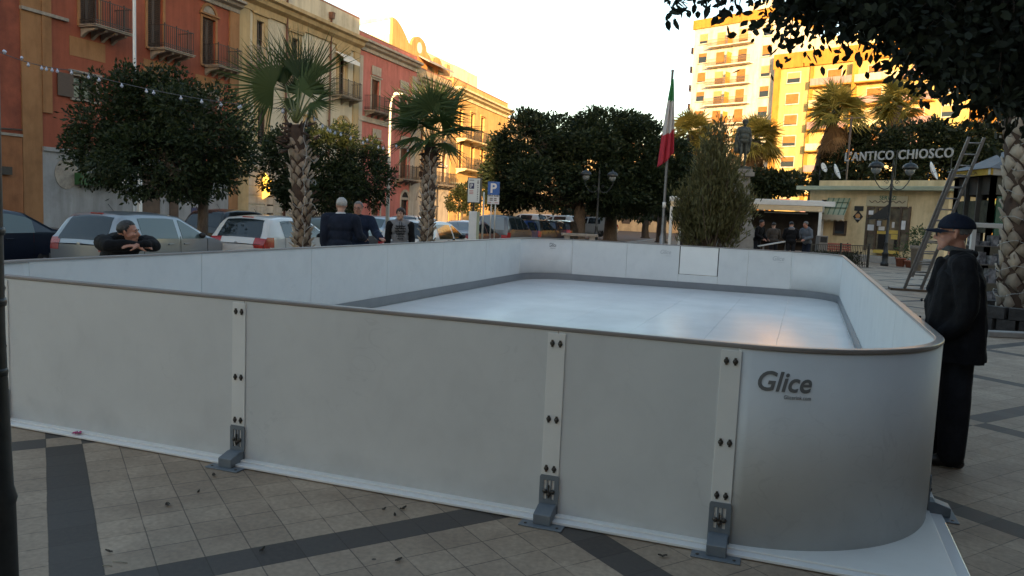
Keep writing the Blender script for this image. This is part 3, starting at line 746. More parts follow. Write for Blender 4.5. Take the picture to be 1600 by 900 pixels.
# ---- pink house
b = Facade('town_house', 'pink house with grey stone corners and a grey arched doorway', Yx(557), Yx(647), 13.3, M_PINK)
b.band(0, b.H-1.5, M_BEIGE, .07, 'pilaster', .02, .5); b.band(0, b.H-1.5, M_BEIGE, .07, 'pilaster', b.L-.75, b.L-.02)
zs = b.uz(600,192)[1]; b.band(zs-.25, zs+.1, M_BEIGE, .12)
for (x0, x1, y0, y1, bal) in ((580,592,125,176,True),(624,635,146,196,True),(581,592,222,270,True),(625,636,232,280,True)):
    r = b.rect(x0,x1,y0,y1); zsl = r[2]; uc = (r[0]+r[1])/2
    if bal and y0 < 200 or x0 > 600: b.balcony((uc-1.5, uc+1.5, zsl), .85, brackets=4)
    w = b.opening((r[0], r[1], zsl+.02, r[3]), 'shutter', M_BEIGE, .14, fm=M_WOOD)
    MB().box((.055, -(r[1]-r[0])/2-.1, r[3]-zsl+.3), (.1, (r[1]-r[0])/2+.1, r[3]-zsl+.9)).build('head_panel', M_BEIGE, w)
r = b.rect(626,637,312,345); w = b.opening((r[0], r[1], .02, r[3]), 'shop', M_BEIGE, .18, head=False); b.arch_head(w, r[1]-r[0], r[3]-.02, M_BEIGE, M_DARK, .2)
r = b.rect(582,593,312,345); w = b.opening((r[0], r[1], .02, r[3]), 'door', M_BEIGE, .18, head=False); b.arch_head(w, r[1]-r[0], r[3]-.02, M_BEIGE, M_DARK, .2)
b.finish(cornice=b.uz(600,88)[1]-.2, cm=M_BEIGE, ch=.7, proj=.6)
# ---- beige house with arches
b = Facade('town_house', 'beige stone house with ground floor arches and long iron balconies behind second palm', Yx(647), Yx(702), 12.6, M_TAN)
zs = b.uz(690,288)[1]; b.band(0, zs, M_BEIGE, .06, 'arcade_wall'); b.band(zs, zs+.2, M_BEIGE, .14)
for y0, y1 in ((180,225),(245,283)):
    ub0 = b.uz(655,y1)[0]; ub1 = b.uz(701,y1)[0]; zsl = b.uz(688,y1+6)[1]; b.balcony((ub0, ub1-.2, zsl), .85, brackets=6)
    for x in (660,677,693):
        r = b.rect(x-3.2, x+3.2, y0, y1); b.opening((r[0], r[1], zsl+.02, zsl+2.7), 'shutter', M_BEIGE, .14, fm=M_WOOD)
for x in (656,673,692):
    u, zz = b.uz(x, 330); zz = 2.3; b.holes.append((u-.75, u+.75, .02, zz))
    wn = bpy.data.objects.new('door', None); COL.objects.link(wn); wn.parent = b.root; wn.location = (0,u,.02)
    MB().box((-.22,-.75,0), (-.16,.75,zz)).build('door_leaf', M_DARK, wn); b.arch_head(wn, 1.5, zz, M_STONE, M_DARK, .2)
b.pipe(683, M_IRON, z1=zs)
b.finish(cornice=b.H-1.3, cm=M_STONE, ch=.7, proj=.6, roofh=1.0)
# ---- sunlit orange house
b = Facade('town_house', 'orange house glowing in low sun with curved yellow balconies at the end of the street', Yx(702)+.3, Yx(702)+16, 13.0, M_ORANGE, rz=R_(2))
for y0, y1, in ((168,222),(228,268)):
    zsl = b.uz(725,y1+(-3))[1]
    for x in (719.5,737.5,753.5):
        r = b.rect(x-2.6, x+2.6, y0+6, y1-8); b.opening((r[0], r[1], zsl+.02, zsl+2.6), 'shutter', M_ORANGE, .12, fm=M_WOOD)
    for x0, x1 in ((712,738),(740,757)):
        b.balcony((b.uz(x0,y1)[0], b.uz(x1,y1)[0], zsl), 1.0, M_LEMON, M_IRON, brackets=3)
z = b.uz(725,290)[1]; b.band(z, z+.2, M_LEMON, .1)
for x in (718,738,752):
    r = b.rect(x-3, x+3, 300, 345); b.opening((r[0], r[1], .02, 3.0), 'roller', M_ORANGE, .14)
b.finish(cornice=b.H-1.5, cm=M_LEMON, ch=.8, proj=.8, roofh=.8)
b = Facade('town_house', 'low ochre house beyond the glowing orange one, half hidden by foliage', Yx(702)+16.5, Yx(702)+40, 11.5, M_TAN, rz=R_(4))
for k in range(5):
    for zz in (4.2, 7.6): b.opening((1.5+4.3*k, 2.7+4.3*k, zz, zz+2.4), 'shutter', M_BEIGE, .14)
b.finish(cornice=b.H-1, cm=M_STONE, ch=.6, proj=.6, roofh=1.2)
# ---- tall set-back house with wavy parapet
def wavy():
    X = -35.5; YA = 54.5
    P = onX(612, 20, X); YA = onX(612, 90, X).y; H = onX(605, 22, X).z
    root = thing('apartment_house', 'tall pale house with wavy orange parapet rising behind the pink house', 'building', (X, YA, G0))
    m1 = plaster('pale_gable', (.74,.66,.46), (.8,.72,.52)); m2 = plaster('orange_front', (.60,.30,.10), (.68,.36,.14)); H -= G0
    MB().box((-14,0,0), (-.3,22,H-1.5)).build('wall', m1, root)
    W0 = 9
    # stepped, curved parapet on the street front
    prof = [(0,H)]; 
    for k in range(0, 13): a = k/12*math.pi; prof.append((.2+3.2*k/12, H - 1.6*(1-math.cos(a/2))))
    for k in range(13): a = k/12*math.pi; prof.append((4.0+1.7*(1-math.cos(a)), H-1.7+1.15*math.sin(a)))
    prof += [(8.2,H-2.0)]
    for k in range(9): a = k/8*math.pi; prof.append((8.8+1.2*(1-math.cos(a)), H-2.4+.7*math.sin(a)))
    prof += [(12.4,H-2.4),(12.4,H-1.9),(13.2,H-1.9),(13.2,H-3.2)]
    prof += [(13.2,0),(0,0)]
    MB().prism(prof, -.28, .0, 'x').build('parapet_front', m2, root)
    MB().prism([(-14,H-1.6),(-14,H-1.9),(-13.9,H-1.9),(-.3,H-.2),(-.3,H+.02),(-5,H-.25)], -.12, .0, 'y').build('gable_top', m1, root)
    mb = MB(); n = 12
    MB().prism([(5.7+.55*math.cos(k*math.pi/6), H-1.6+.55*math.sin(k*math.pi/6)) for k in range(12)], .003, .02, 'x').build('round_vent', M_METALW, root)
    for j, z in enumerate((H-5.2, H-8.6)):
        MB().box((.003,1.5,z-.15), (1.3,12.5,z)).build('balcony_slab', M_LEMON, root)
        mb = MB(); mb.box((1.24,1.5,z+.95), (1.28,12.5,z+1.0))
        for k in range(56): mb.box((1.245,1.5+.196*k,z+.002), (1.275,1.53+.196*k,z+.95))
        mb.build('railing', M_IRON, root)
        for k in range(4):
            y = 2.2+2.7*k; MB().box((.003,y,z+.02), (.05,y+1.2,z+2.3)).build('window', M_PANE if k % 2 else M_SHUT, root)
        MB().prism([(.01,z+2.9),(1.25,z+2.3),(1.25,z+2.15),(.01,z+2.75)], 5.5, 11.5, 'y').build('awning', M_WHITEP, root)
    MB().box((-6,13.3,0), (.2,21.8,H-3.8)).build('lower_wing', m2, root)
    MB().box((-3,15,H-3.79), (-.4,19,H-1.4)).build('roof_hut', M_TAN, root)
    mb = MB(); mb.box((.202,14.5,H-6.6), (1.2,21,H-6.45)); mb.box((.202,14.5,H-9.8), (1.2,21,H-9.65)); mb.build('balcony_slab', M_LEMON, root)
    for k in range(3):
        for z in (H-6.4,H-9.6): MB().box((.203,15+2*k,z), (.24,16+2*k,z+2.2)).build('window', M_SHUT, root)
wavy()
# further pieces of street behind the trees
for i, (x, y, w, h, m, lb) in enumerate(((-22,104,16,10.5,M_TAN,'tan house closing the street end beyond the parked cars'),)):
    root = thing('far_house', lb, 'building', (x, y, -.3)); MB().box((-w/2,0,0), (w/2,9,h)).build('wall', m, root)
    MB().prism([(-w/2-.3,h+.002),(w/2+.3,h+.002),(0,h+2)], -.3, 9.3, 'y').build('roof', M_ROOF, root)
    for k in range(5):
        for z in (1.0,4.4): MB().box((-w/2+1+k*(w-2)/5,-.04,z), (-w/2+2.1+k*(w-2)/5,-.003,z+2.1)).build('window', M_SHUT, root)
SHADE = [(-70, -6.6, -30, 24.3, 'shade_block', 'tall ochre block shaped to cast shade, unseen behind the photographer at left', 'M_TAN'),
         (-6.7, -.7, -30.1, 10.6, 'town_house', 'low block between two tall ones, shaped to let sun through, behind the photographer', 'M_WHITEP'),
         (-.8, 60, -30, 19.5, 'shade_block', 'wide beige block shaped to cast shade, unseen behind the photographer at right', 'M_BEIGE')]
def shaders():
    # unseen blocks shaped for the square's shade, built square to the sun's direction
    ca, sa = math.cos(SUN_AZ), math.sin(SUN_AZ)
    for l0, l1, t, z, name, lb, mm in SHADE:
        lc = (l0+l1)/2; w = l1-l0
        c = Vector((lc*ca, lc*sa, 0)) + Vector((sa, -ca, 0))*(-t)
        root = thing(name, lb, 'building', (c.x, c.y, -.2), SUN_AZ); m = globals()[mm]
        MB().box((-w/2,-12,0), (w/2,0,z)).build('wall', m, root); MB().box((-w/2-.1,-12.1,z+.002), (w/2+.1,.3,z+.25)).build('roof', M_ROOF, root)
        nx = max(1, int(w/3.8))
        for k in range(nx):
            for j in range(int(z/3.6)):
                x = -w/2+w*(k+.5)/nx; MB().box((x-.6,.003,1+3.6*j), (x+.6,.05,3.2+3.6*j)).build('window', M_SHUT, root)
shaders()
def right_shade_block():  # unseen block added to cut the light from the right
    root = thing('shade_block', 'long brown block added outside the picture to darken the right side', 'building', (18.5,0,-.2), R_(-90)); w, z = 44, 21
    MB().box((-w/2,0,0), (w/2,12,z)).build('wall', M_BROWN, root); MB().box((-w/2-.1,-.3,z+.002), (w/2+.1,12.1,z+.25)).build('roof', M_ROOF, root)
    for k in range(12):
        for j in range(5): x = -w/2+w*(k+.5)/12; MB().box((x-.6,-.05,1+3.6*j), (x+.6,-.003,3.2+3.6*j)).build('window', M_SHUT, root)
right_shade_block()

# ================================================================== apartment blocks at right
M_APW = plaster('apartment_white', (.58,.54,.46), (.64,.60,.52), .3)
M_APO = plaster('apartment_ochre', (.42,.20,.025), (.48,.24,.04), .3)
M_APY = plaster('apartment_yellow', (.55,.40,.14), (.60,.45,.18), .3)
M_APP = plaster('apartment_mauve', (.36,.22,.22), (.42,.27,.27), .3)
M_BLIND = mat('roller_blind', (.30,.13,.03), (.36,.17,.05), 2, rough=.6)
M_BLIND2 = mat('roller_blind_pale', (.42,.30,.14), rough=.6)
def apartments():
    P0 = at(1083, 130); d = Vector((.89,-.456,0)).normalized(); n = Vector((-.456,-.89,0)).normalized()
    rz = math.atan2(d.y, d.x)            # local x runs along the face, -y is outwards
    rnd = random.Random(5); FH = 3.12
    def blk(name, label, u0, off, w, h, dep, m):
        root = thing(name, label, 'building', (P0.x+d.x*u0+n.x*off, P0.y+d.y*u0+n.y*off, -.3), rz)
        MB().box((0,0,0), (w,dep,h)).build('wall', m, root)
        return root
    def window(root, u, z, w=1.25, h=1.5, blind=None, yy=0):
        wn = MB().box((u-w/2-.1,yy-.06,z-.12), (u+w/2+.1,yy-.003,z+h+.14)).build('window', M_APW, root)
        MB().box((u-w/2,yy-.075,z), (u+w/2,yy-.0605,z+h)).build('pane', M_PANE, wn)
        b = rnd.uniform(.35, 1.0) if blind is None else blind
        mb = MB(); k = max(2, int(h*b/.12))
        for q in range(k): zz = z+h-h*b*(q+1)/k; mb.prism([(yy-.0755,zz),(yy-.10,zz+.02),(yy-.10,zz+h*b/k-.02),(yy-.0755,zz+h*b/k)], u-w/2+.02, u+w/2-.02, 'x')
        mb.build('roller_blind', rnd.choice((M_BLIND,M_BLIND,M_BLIND2)), wn)
        MB().box((u-w/2-.15,yy-.16,z-.2), (u+w/2+.15,yy-.0605,z-.121)).build('sill', M_BEIGE, wn)
        return wn
    def balc(root, u0, u1, z, dep=1.25, rail=None, solid=None, yy=0):
        b = MB().box((u0,yy-dep,z-.18), (u1,yy-.003,z)).build('balcony', M_APW if not solid else M_APO, root)
        if solid: MB().box((u0,yy-dep,z+.002), (u1,yy-dep+.1,z+1.0)).build('parapet', solid, b)
        else:
            mb = MB(); mb.box((u0,yy-dep,z+.95), (u1,yy-dep+.05,z+1.0)); mb.box((u0,yy-dep,z+.5), (u1,yy-dep+.03,z+.53))
            k = int((u1-u0)/.16)
            for q in range(k+1): u = u0+(u1-u0-.04)*q/k; mb.box((u,yy-dep+.002,z+.002), (u+.035,yy-dep+.035,z+.95))
            mb.build('railing', rail or MATS['rail_ochre'], b)
    mat('rail_ochre', (.30,.15,.04), rough=.5)
    # tall left wing
    r = blk('apartment_block', 'tall ten storey cream apartment block with paired balconies, sunlit, nearest the flag', -2.1, 0, 15.5, 33.4, 13, M_APW)
    MB().box((-.25,-.25,33.4), (15.7,13.2,34.9)).build('roof_band', M_APO, r)
    MB().box((8,3,34.91), (13,9,37)).build('roof_hut', M_APW, r)
    for k in range(10):
        z = 33.0-3.12*(k+1)+.2
        if z < 1: continue
        window(r, 1.9, z+.9, 1.5); window(r, 13.4, z+.75, 1.5, 1.6)
        # one long balcony with two french windows and a divider
        balc(r, 3.3, 11.2, z)
        for u in (5.2, 9.2): window(r, u, z+.06, 1.5, 2.2, rnd.uniform(.3,1))
        MB().box((7.1,-1.2,z+.002), (7.25,-.004,z+1.9)).build('divider', M_APO, r)
        # side face balconies on the left end
        b = MB().box((-1.5,1.5,z-.18), (-.003,9,z)).build('balcony', M_APP, r)
        MB().box((-1.5,1.5,z+.002), (-1.42,9,z+.95)).build('parapet', M_APP, b)
        MB().box((-.06,3,z+.1), (-.004,5,z+2.2)).build('window', M_SHUT, r); MB().box((-.06,6,z+.1), (-.004,7.5,z+2.2)).build('window', M_SHUT, r)
    # lower right wing
    r = blk('apartment_block', 'eight storey yellow apartment block with ochre roof band and mauve balconies behind palms', 13.5, .9, 26.5, 25.2, 13, M_APY)
    MB().box((-.3,-.35,25.2), (26.8,13.2,27.4)).build('roof_band', M_APO, r)
    MB().box((-.05,-.3,0), (.9,-.003,25.19)).build('corner_strip', M_APO, r)
    MB().box((5.6,-.25,0), (6.1,-.003,25.19)).build('corner_strip', M_APO, r)
    MB().box((4,2,27.41), (24,10,29.6)).build('penthouse', M_LEMON, r)
    for k in range(8):
        z = 25.0-3.12*(k+1)+.25
        if z < 1: continue
        window(r, 3.0, z+.9, 2.0, 1.45)
        balc(r, 6.2, 12.2, z, solid=M_LEMON if k % 2 else M_APP); window(r, 9.2, z+.1, 2.0, 2.1)
        balc(r, 12.6, 18.8, z, solid=M_APP if k % 2 else M_LEMON); window(r, 15, z+.1, 2.0, 2.1)
        MB().box((12.25,-1.28,z-.2), (12.55,-.003,z+2.9)).build('fin_wall', M_APO, r)
        balc(r, 19.2, 23, z, solid=M_APP); window(r, 20.8, z+.1, 1.8, 2.1)
        window(r, 24.9, z+.9, 1.9, 1.4)
    # far wing, turned
    r = thing('apartment_block', 'deep orange end wing of flats, lowest and farthest right under the leaves', 'building', (P0.x+d.x*40.3+n.x*-1, P0.y+d.y*40.3+n.y*-1, -.3), rz+R_(-22))
    MB().box((0,0,0), (16,12,21)).build('wall', M_APO, r); MB().box((-.2,-.2,21), (16.2,12.2,22)).build('roof_band', M_ORANGE, r)
    for k in range(6):
        z = 20.6-3.12*(k+1)
        for u in (2, 6.5, 11): window(r, u, z+.8, 1.4)
        balc(r, 4.5, 14, z, solid=M_LEMON if k % 2 else mat('balcony_green', (.2,.3,.1), rough=.7))
apartments()
# ================================================================== vegetation
M_BARK = mat('bark', (.07,.05,.035), (.14,.105,.08), 9, rough=.9, bump=.6, stretch=(3,3,.6))
L_ORANGE = leafmat('leaf_citrus', (.013,.024,.009), (.040,.056,.018))
L_FICUS = leafmat('leaf_fig', (.011,.021,.010), (.031,.046,.018))
L_DEEP = leafmat('leaf_deep', (.012,.020,.008), (.034,.044,.016))
L_WISP = leafmat('leaf_wispy', (.075,.075,.03), (.145,.14,.06))
L_OVER = leafmat('leaf_overhead', (.012,.016,.009), (.026,.034,.015), trans=.08, rough=.7)
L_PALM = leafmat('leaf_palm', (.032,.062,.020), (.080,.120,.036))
L_PALMY = leafmat('leaf_palm_sunny', (.22,.19,.04), (.42,.32,.075))  # sunlit gold of the far palms put into the leaf colour
M_DRY = leafmat('palm_dry_leaf', (.17,.09,.04), (.32,.19,.085))
M_BOOT = mat('palm_boot', (.22,.175,.135), (.42,.35,.275), island=True, rough=.9)
M_BOOTD = mat('palm_fibre', (.045,.028,.02), (.085,.052,.036), 8, rough=.95)
M_PET = mat('palm_stalk', (.10,.12,.035), (.16,.17,.06), 4, rough=.5)

def mesh_np(name, V, F, m, parent=None, smooth=False):
    V = np.asarray(V, np.float32); F = np.asarray(F, np.int32); me = bpy.data.meshes.new(name)
    me.vertices.add(len(V)); me.vertices.foreach_set('co', V.ravel()); k = F.shape[1]
    me.loops.add(F.size); me.loops.foreach_set('vertex_index', F.ravel())
    me.polygons.add(len(F)); me.polygons.foreach_set('loop_start', np.arange(0, F.size, k, dtype=np.int32)); me.polygons.foreach_set('loop_total', np.full(len(F), k, np.int32))
    me.update(); me.validate()
    for q in (m if isinstance(m, (list, tuple)) else [m]): me.materials.append(q)
    o = bpy.data.objects.new(name, me); COL.objects.link(o)
    if parent: o.parent = parent
    return o
def leaves(P, D, size, rs, asp=.45, jit=.35):
    """P leaf bases (n,3), D outward hints (n,3): one folded diamond per leaf"""
    n = len(P); d = D + rs.normal(0, .55, (n,3)); d /= np.linalg.norm(d, axis=1)[:,None]+1e-9
    r = rs.normal(0, 1, (n,3)); s = np.cross(d, r); s /= np.linalg.norm(s, axis=1)[:,None]+1e-9; nn = np.cross(s, d)
    L = (size*(1+rs.uniform(-jit, jit, n)))[:,None]; w = L*asp*.5
    v0 = P; v2 = P + d*L; mid = P + d*L*.48 - nn*L*.06; v1 = mid + s*w; v3 = mid - s*w
    V = np.stack([v0,v1,v2-nn*L*.1,v3], 1).reshape(-1,3); F = np.arange(4*n).reshape(n,4)
    return V, F
def crown_points(blobs, n, rs, shell=.55, clump=None):
    B = np.array([b[:3] for b in blobs]); R = np.array([b[3:6] if len(b) > 4 else (b[3],)*3 for b in blobs]); wt = (R.prod(1))**(2/3); wt /= wt.sum()
    k = rs.choice(len(B), n, p=wt); d = rs.normal(0,1,(n,3)); d /= np.linalg.norm(d, axis=1)[:,None]
    # lumpy radius so that the outline breaks up
    rad = shell + (1-shell)*rs.random(n)**.6
    lump = 1 + .16*np.sin(d[:,0]*7+B[k,0]*3) * np.sin(d[:,1]*6+B[k,1]*5) + .12*np.sin(d[:,2]*9+k)
    P = B[k] + d*R[k]*(rad*lump)[:,None]
    st = rs.random(n) < .05; P[st] += (d*R[k])[st]*rs.uniform(.05,.22,(st.sum(),1))
    return P, d
def limb_tubes(mb, base, trunk_r, fork, targets, rs, mi=0):
    base = Vector(base); fork = Vector(fork)
    m1 = base.lerp(fork, .5) + Vector((rs.uniform(-.06,.06), rs.uniform(-.06,.06), 0))
    mb.tube([base, base+Vector((0,0,.12)), m1, fork], [trunk_r*1.45, trunk_r*1.05, trunk_r*.9, trunk_r*.8], 10, mi)
    for t in targets:
        t = Vector(t); mid = fork.lerp(t, .5) + Vector((rs.uniform(-.15,.15), rs.uniform(-.15,.15), rs.uniform(0,.2)))
        mb.tube([fork-Vector((0,0,.1)), mid, t], [trunk_r*.6, trunk_r*.35, trunk_r*.12], 7, mi)
        for q in range(3):
            e = mid.lerp(t, rs.uniform(.2,.9)) ; mb.tube([mid.lerp(t, .1+.25*q), e+Vector(rs.uniform(-.7,.7,3))*.8], [trunk_r*.2, trunk_r*.05], 5, mi)
def tree(label, base, blobs, n, size, m, trunk_r=.14, fork_h=1.8, name='tree', group=None, seed=1, asp=.45, shell=.55, cat='tree'):
    """blobs in world coordinates (x,y,z,rx,ry,rz)"""
    rs = np.random.RandomState(seed); root = thing(name, label, cat, base, 0, group); b0 = Vector(base)
    lb = [(b[0]-b0.x, b[1]-b0.y, b[2]-b0.z, *b[3:]) for b in blobs]
    main = list(lb)
    for b in main:
        for q in range(5 if b[3] > .5 else 1):
            dd = rs.normal(0,1,3); dd /= np.linalg.norm(dd); f_ = rs.uniform(.22,.42); lb.append((b[0]+dd[0]*b[3]*.92, b[1]+dd[1]*b[4]*.92, b[2]+dd[2]*b[5]*.92, b[3]*f_, b[4]*f_, b[5]*f_*rs.uniform(.8,1.3)))
    P, d = crown_points(lb, n, rs, shell)
    V, F = leaves(P, d, size, rs, asp)
    # sprays of leaves sticking out of the outline
    mesh_np('crown', V, F, m, root)
    mb = MB(); limb_tubes(mb, (0,0,-.02), trunk_r, (0,0,fork_h), [(b[0],b[1],b[2]) for b in main], rs); mb.build('trunk', M_BARK, root)
    return root
def blob(px, py, D, r, rz=None, dd=0):
    p = at(px, D+dd, py); r = r*D/1204; return (p.x, p.y, p.z, r, r, (rz*D/1204 if rz else r))
def gp(px, D, z=0): p = at(px, D); return (p.x, p.y, z)
G_CIT = 'clipped round trees along the parked cars'
D = 21
tree('round dark clipped tree in front of the red house, largest of the street trees', gp(318, D, -.28),
     [blob(180,200,D,70,72), blob(245,170,D,75,66,.4), blob(320,205,D,75,80), blob(255,250,D,95,58,-.6), blob(160,240,D,52,50), blob(345,240,D,50,52), blob(250,205,D,90,80,1)]
     + [blob(152,132,D,15,28), blob(200,128,D,16,34), blob(245,122,D,14,24), blob(278,128,D,13,30), blob(115,225,D,20,25), blob(380,190,D,16,30), blob(225,285,D,45,22), blob(295,290,D,22,18)],
     38000, .125, L_ORANGE, .16, 1.9, group=G_CIT, seed=3)
D = 27
tree('round dark clipped tree behind the first palm trunk, with two sunlit top sprigs', gp(520, D, -.28),
     [blob(445,260,D,42,55), blob(510,255,D,55,55,.4), blob(570,270,D,42,50), blob(505,290,D,75,45), blob(600,285,D,18,30), blob(430,225,D,18,20), blob(490,215,D,20,14), blob(545,212,D,16,18), blob(470,300,D,40,30)],
     26000, .13, L_ORANGE, .14, 1.9, group=G_CIT, seed=4)
D = 55
tree('small street tree in front of the glowing orange house behind the parking totem', gp(722, D, -.2), [blob(715,315,D,16,18), blob(735,322,D,14,14), blob(724,300,D,12,14)], 3200, .2, L_DEEP, .12, 1.6, seed=5)
# the fig trees in the middle
D = 48; G_FIG = 'dark fig trees across the middle of the square'
tree('leftmost big dark fig tree, its crown against the sunlit street', gp(905, D), [blob(830,225,D,58,45), blob(800,270,D,45,45), blob(875,215,D,45,38,2), blob(850,285,D,75,38), blob(780,240,D,22,24), blob(830,185,D,20,12), blob(905,250,D,50,55), blob(800,310,D,35,18), blob(770,300,D,18,22)],
     44000, .23, L_FICUS, .42, 2.2, 'fig_tree', G_FIG, 6)
tree('middle big dark fig tree right behind the left street lamp', gp(955, D+2), [blob(945,205,D,50,32), blob(985,235,D,55,48), blob(935,265,D,55,52,-1), blob(1000,270,D,48,52), blob(960,300,D,60,34), blob(985,188,D,22,14), blob(930,182,D,14,14), blob(1010,195,D,14,14)],
     42000, .23, L_FICUS, .45, 2.2, 'fig_tree', G_FIG, 7)
tree('rightmost dark fig tree, low behind the flagpole', gp(1035, D+4), [blob(1040,265,D,40,42), blob(1075,290,D,42,38), blob(1020,300,D,50,36), blob(1060,240,D,22,18), blob(1100,300,D,35,36)],
     24000, .23, L_FICUS, .35, 2, 'fig_tree', G_FIG, 8)
D = 62
tree('low dark leafy tree filling the gap between the fig trees and statue', gp(1010, D), [blob(900,318,D,60,20), blob(1000,325,D,70,20), blob(1080,320,D,60,24)], 9000, .34, L_DEEP, .3, 1.5, seed=9)
G_BG = 'dark trees behind the kiosk'
D = 58
for i, (px, bl, lb, n) in enumerate(((1200, [(1190,285,34,20),(1225,288,38,18),(1165,300,30,26)], 'low dark tree behind the white pergola roof', 6000),
        (1345, [(1340,245,42,36),(1375,225,42,28),(1320,275,45,20),(1300,290,30,16)], 'dark tree behind the left half of the roof letters', 9000),
        (1440, [(1430,225,48,30),(1475,230,45,34),(1405,255,50,36),(1460,265,60,26)], 'broad dark tree behind the right half of the roof letters', 12000),
        (1530, [(1520,220,38,28),(1560,225,40,30),(1535,250,55,32)], 'dark tree behind the grey newsstand roof', 8000))):
    tree(lb, gp(px, D), [blob(x, y, D, rx, rz) for x, y, rx, rz in bl], n, .34, L_DEEP, .25, 2, group=G_BG, seed=20+i)
# wispy tamarisk-like tree in front of the statue
def wispy():
    base = gp(1112, 28); rs = np.random.RandomState(31); root = thing('wispy_tree', 'feathery many-stemmed tree standing in front of the statue', 'tree', base)
    mb = MB(); Ps = []; Ds = []
    ax = CAMR @ Vector((1,0,0)); ax = Vector((ax.x, ax.y, 0)).normalized(); ay = Vector((-ax.y, ax.x, 0))
    for i in range(120):
        spread = max(-1.35, min(1.25, rs.normal(0, .70))); dep = rs.normal(0, .5); top = 4.9 - 1.9*abs(spread)**1.2 - rs.random()*1.6
        if i < 6: spread, dep, top = (-.12, .22)[i % 2] + rs.normal(0,.05), 0, 5.35-(.3 if i % 2 == 0 else 0)-.1*i
        top = max(top, 2.7-abs(spread)*.3); tip = ax*spread*1.0 + ay*dep + Vector((0,0,top)); st = ax*rs.normal(0,.1) + ay*rs.normal(0,.1)
        mid = st.lerp(tip, .5) + ax*spread*.35 + ay*dep*.3 - Vector((0,0,.15)); pts = []
        for t in np.linspace(0,1,7): pts.append(st*(1-t)**2 + mid*2*t*(1-t) + tip*t*t)
        mb.tube(pts, list(np.linspace(.018,.003,7)*(1.8 if i < 10 else 1)), 5)
        k = int(95*top/4)
        for j in range(k):
            t = .36 + .64*rs.random(); p = st*(1-t)**2 + mid*2*t*(1-t) + tip*t*t; dr = (tip-mid).normalized()
            off = Vector(rs.normal(0,.15,3)); Ps.append(p+off); Ds.append(dr*1.6+off*1.5)
    mb.build('stems', M_BARK, root)
    P = np.array([tuple(p) for p in Ps]); Dd = np.array([tuple(p) for p in Ds]); P = np.repeat(P, 3, 0) + rs.normal(0,.05,(len(P)*3,3)); Dd = np.repeat(Dd, 3, 0)
    V, F = leaves(P, Dd, .20, rs, .22); mesh_np('foliage', V, F, L_WISP, root)
wispy()

# ------------------------------------------------------------------ palms
def fan(V, F, base, tipdir, R, up, rs, seg=34, span=2.15, droop=.25):
    """append a pleated fan leaf; base = hastula, tipdir = midrib direction, up = normal hint"""
    d = Vector(tipdir).normalized(); s = d.cross(Vector(up)); s.normalize(); n = s.cross(d)
    base = Vector(base); o = len(V); V.append(tuple(base))
    mids = []; 
    for k in range(seg+1):
        a = -span + 2*span*k/seg; dirv = d*math.cos(a) + s*math.sin(a); rr = R*(.29+.05*math.cos(a)); z = n*(.022*R*(1 if k % 2 else -1)) - n*R*.10*(1-math.cos(a))
        mids.append(base + dirv*rr + z)
    for p in mids: V.append(tuple(p))
    for k in range(seg):
        a = -span + 2*span*(k+.5)/seg; L = R*(1.02+.1*math.cos(a)) * rs.uniform(.86, 1.08); a2 = a + rs.normal(0,.02)
        dirv = d*math.cos(a2) + s*math.sin(a2); tip = base + dirv*L - n*R*.16*(1-math.cos(a)) - Vector((0,0,1))*R*droop*rs.uniform(.15,1)**1.5
        V.append(tuple(tip)); F.append((o, o+1+k, len(V)-1, o+2+k))
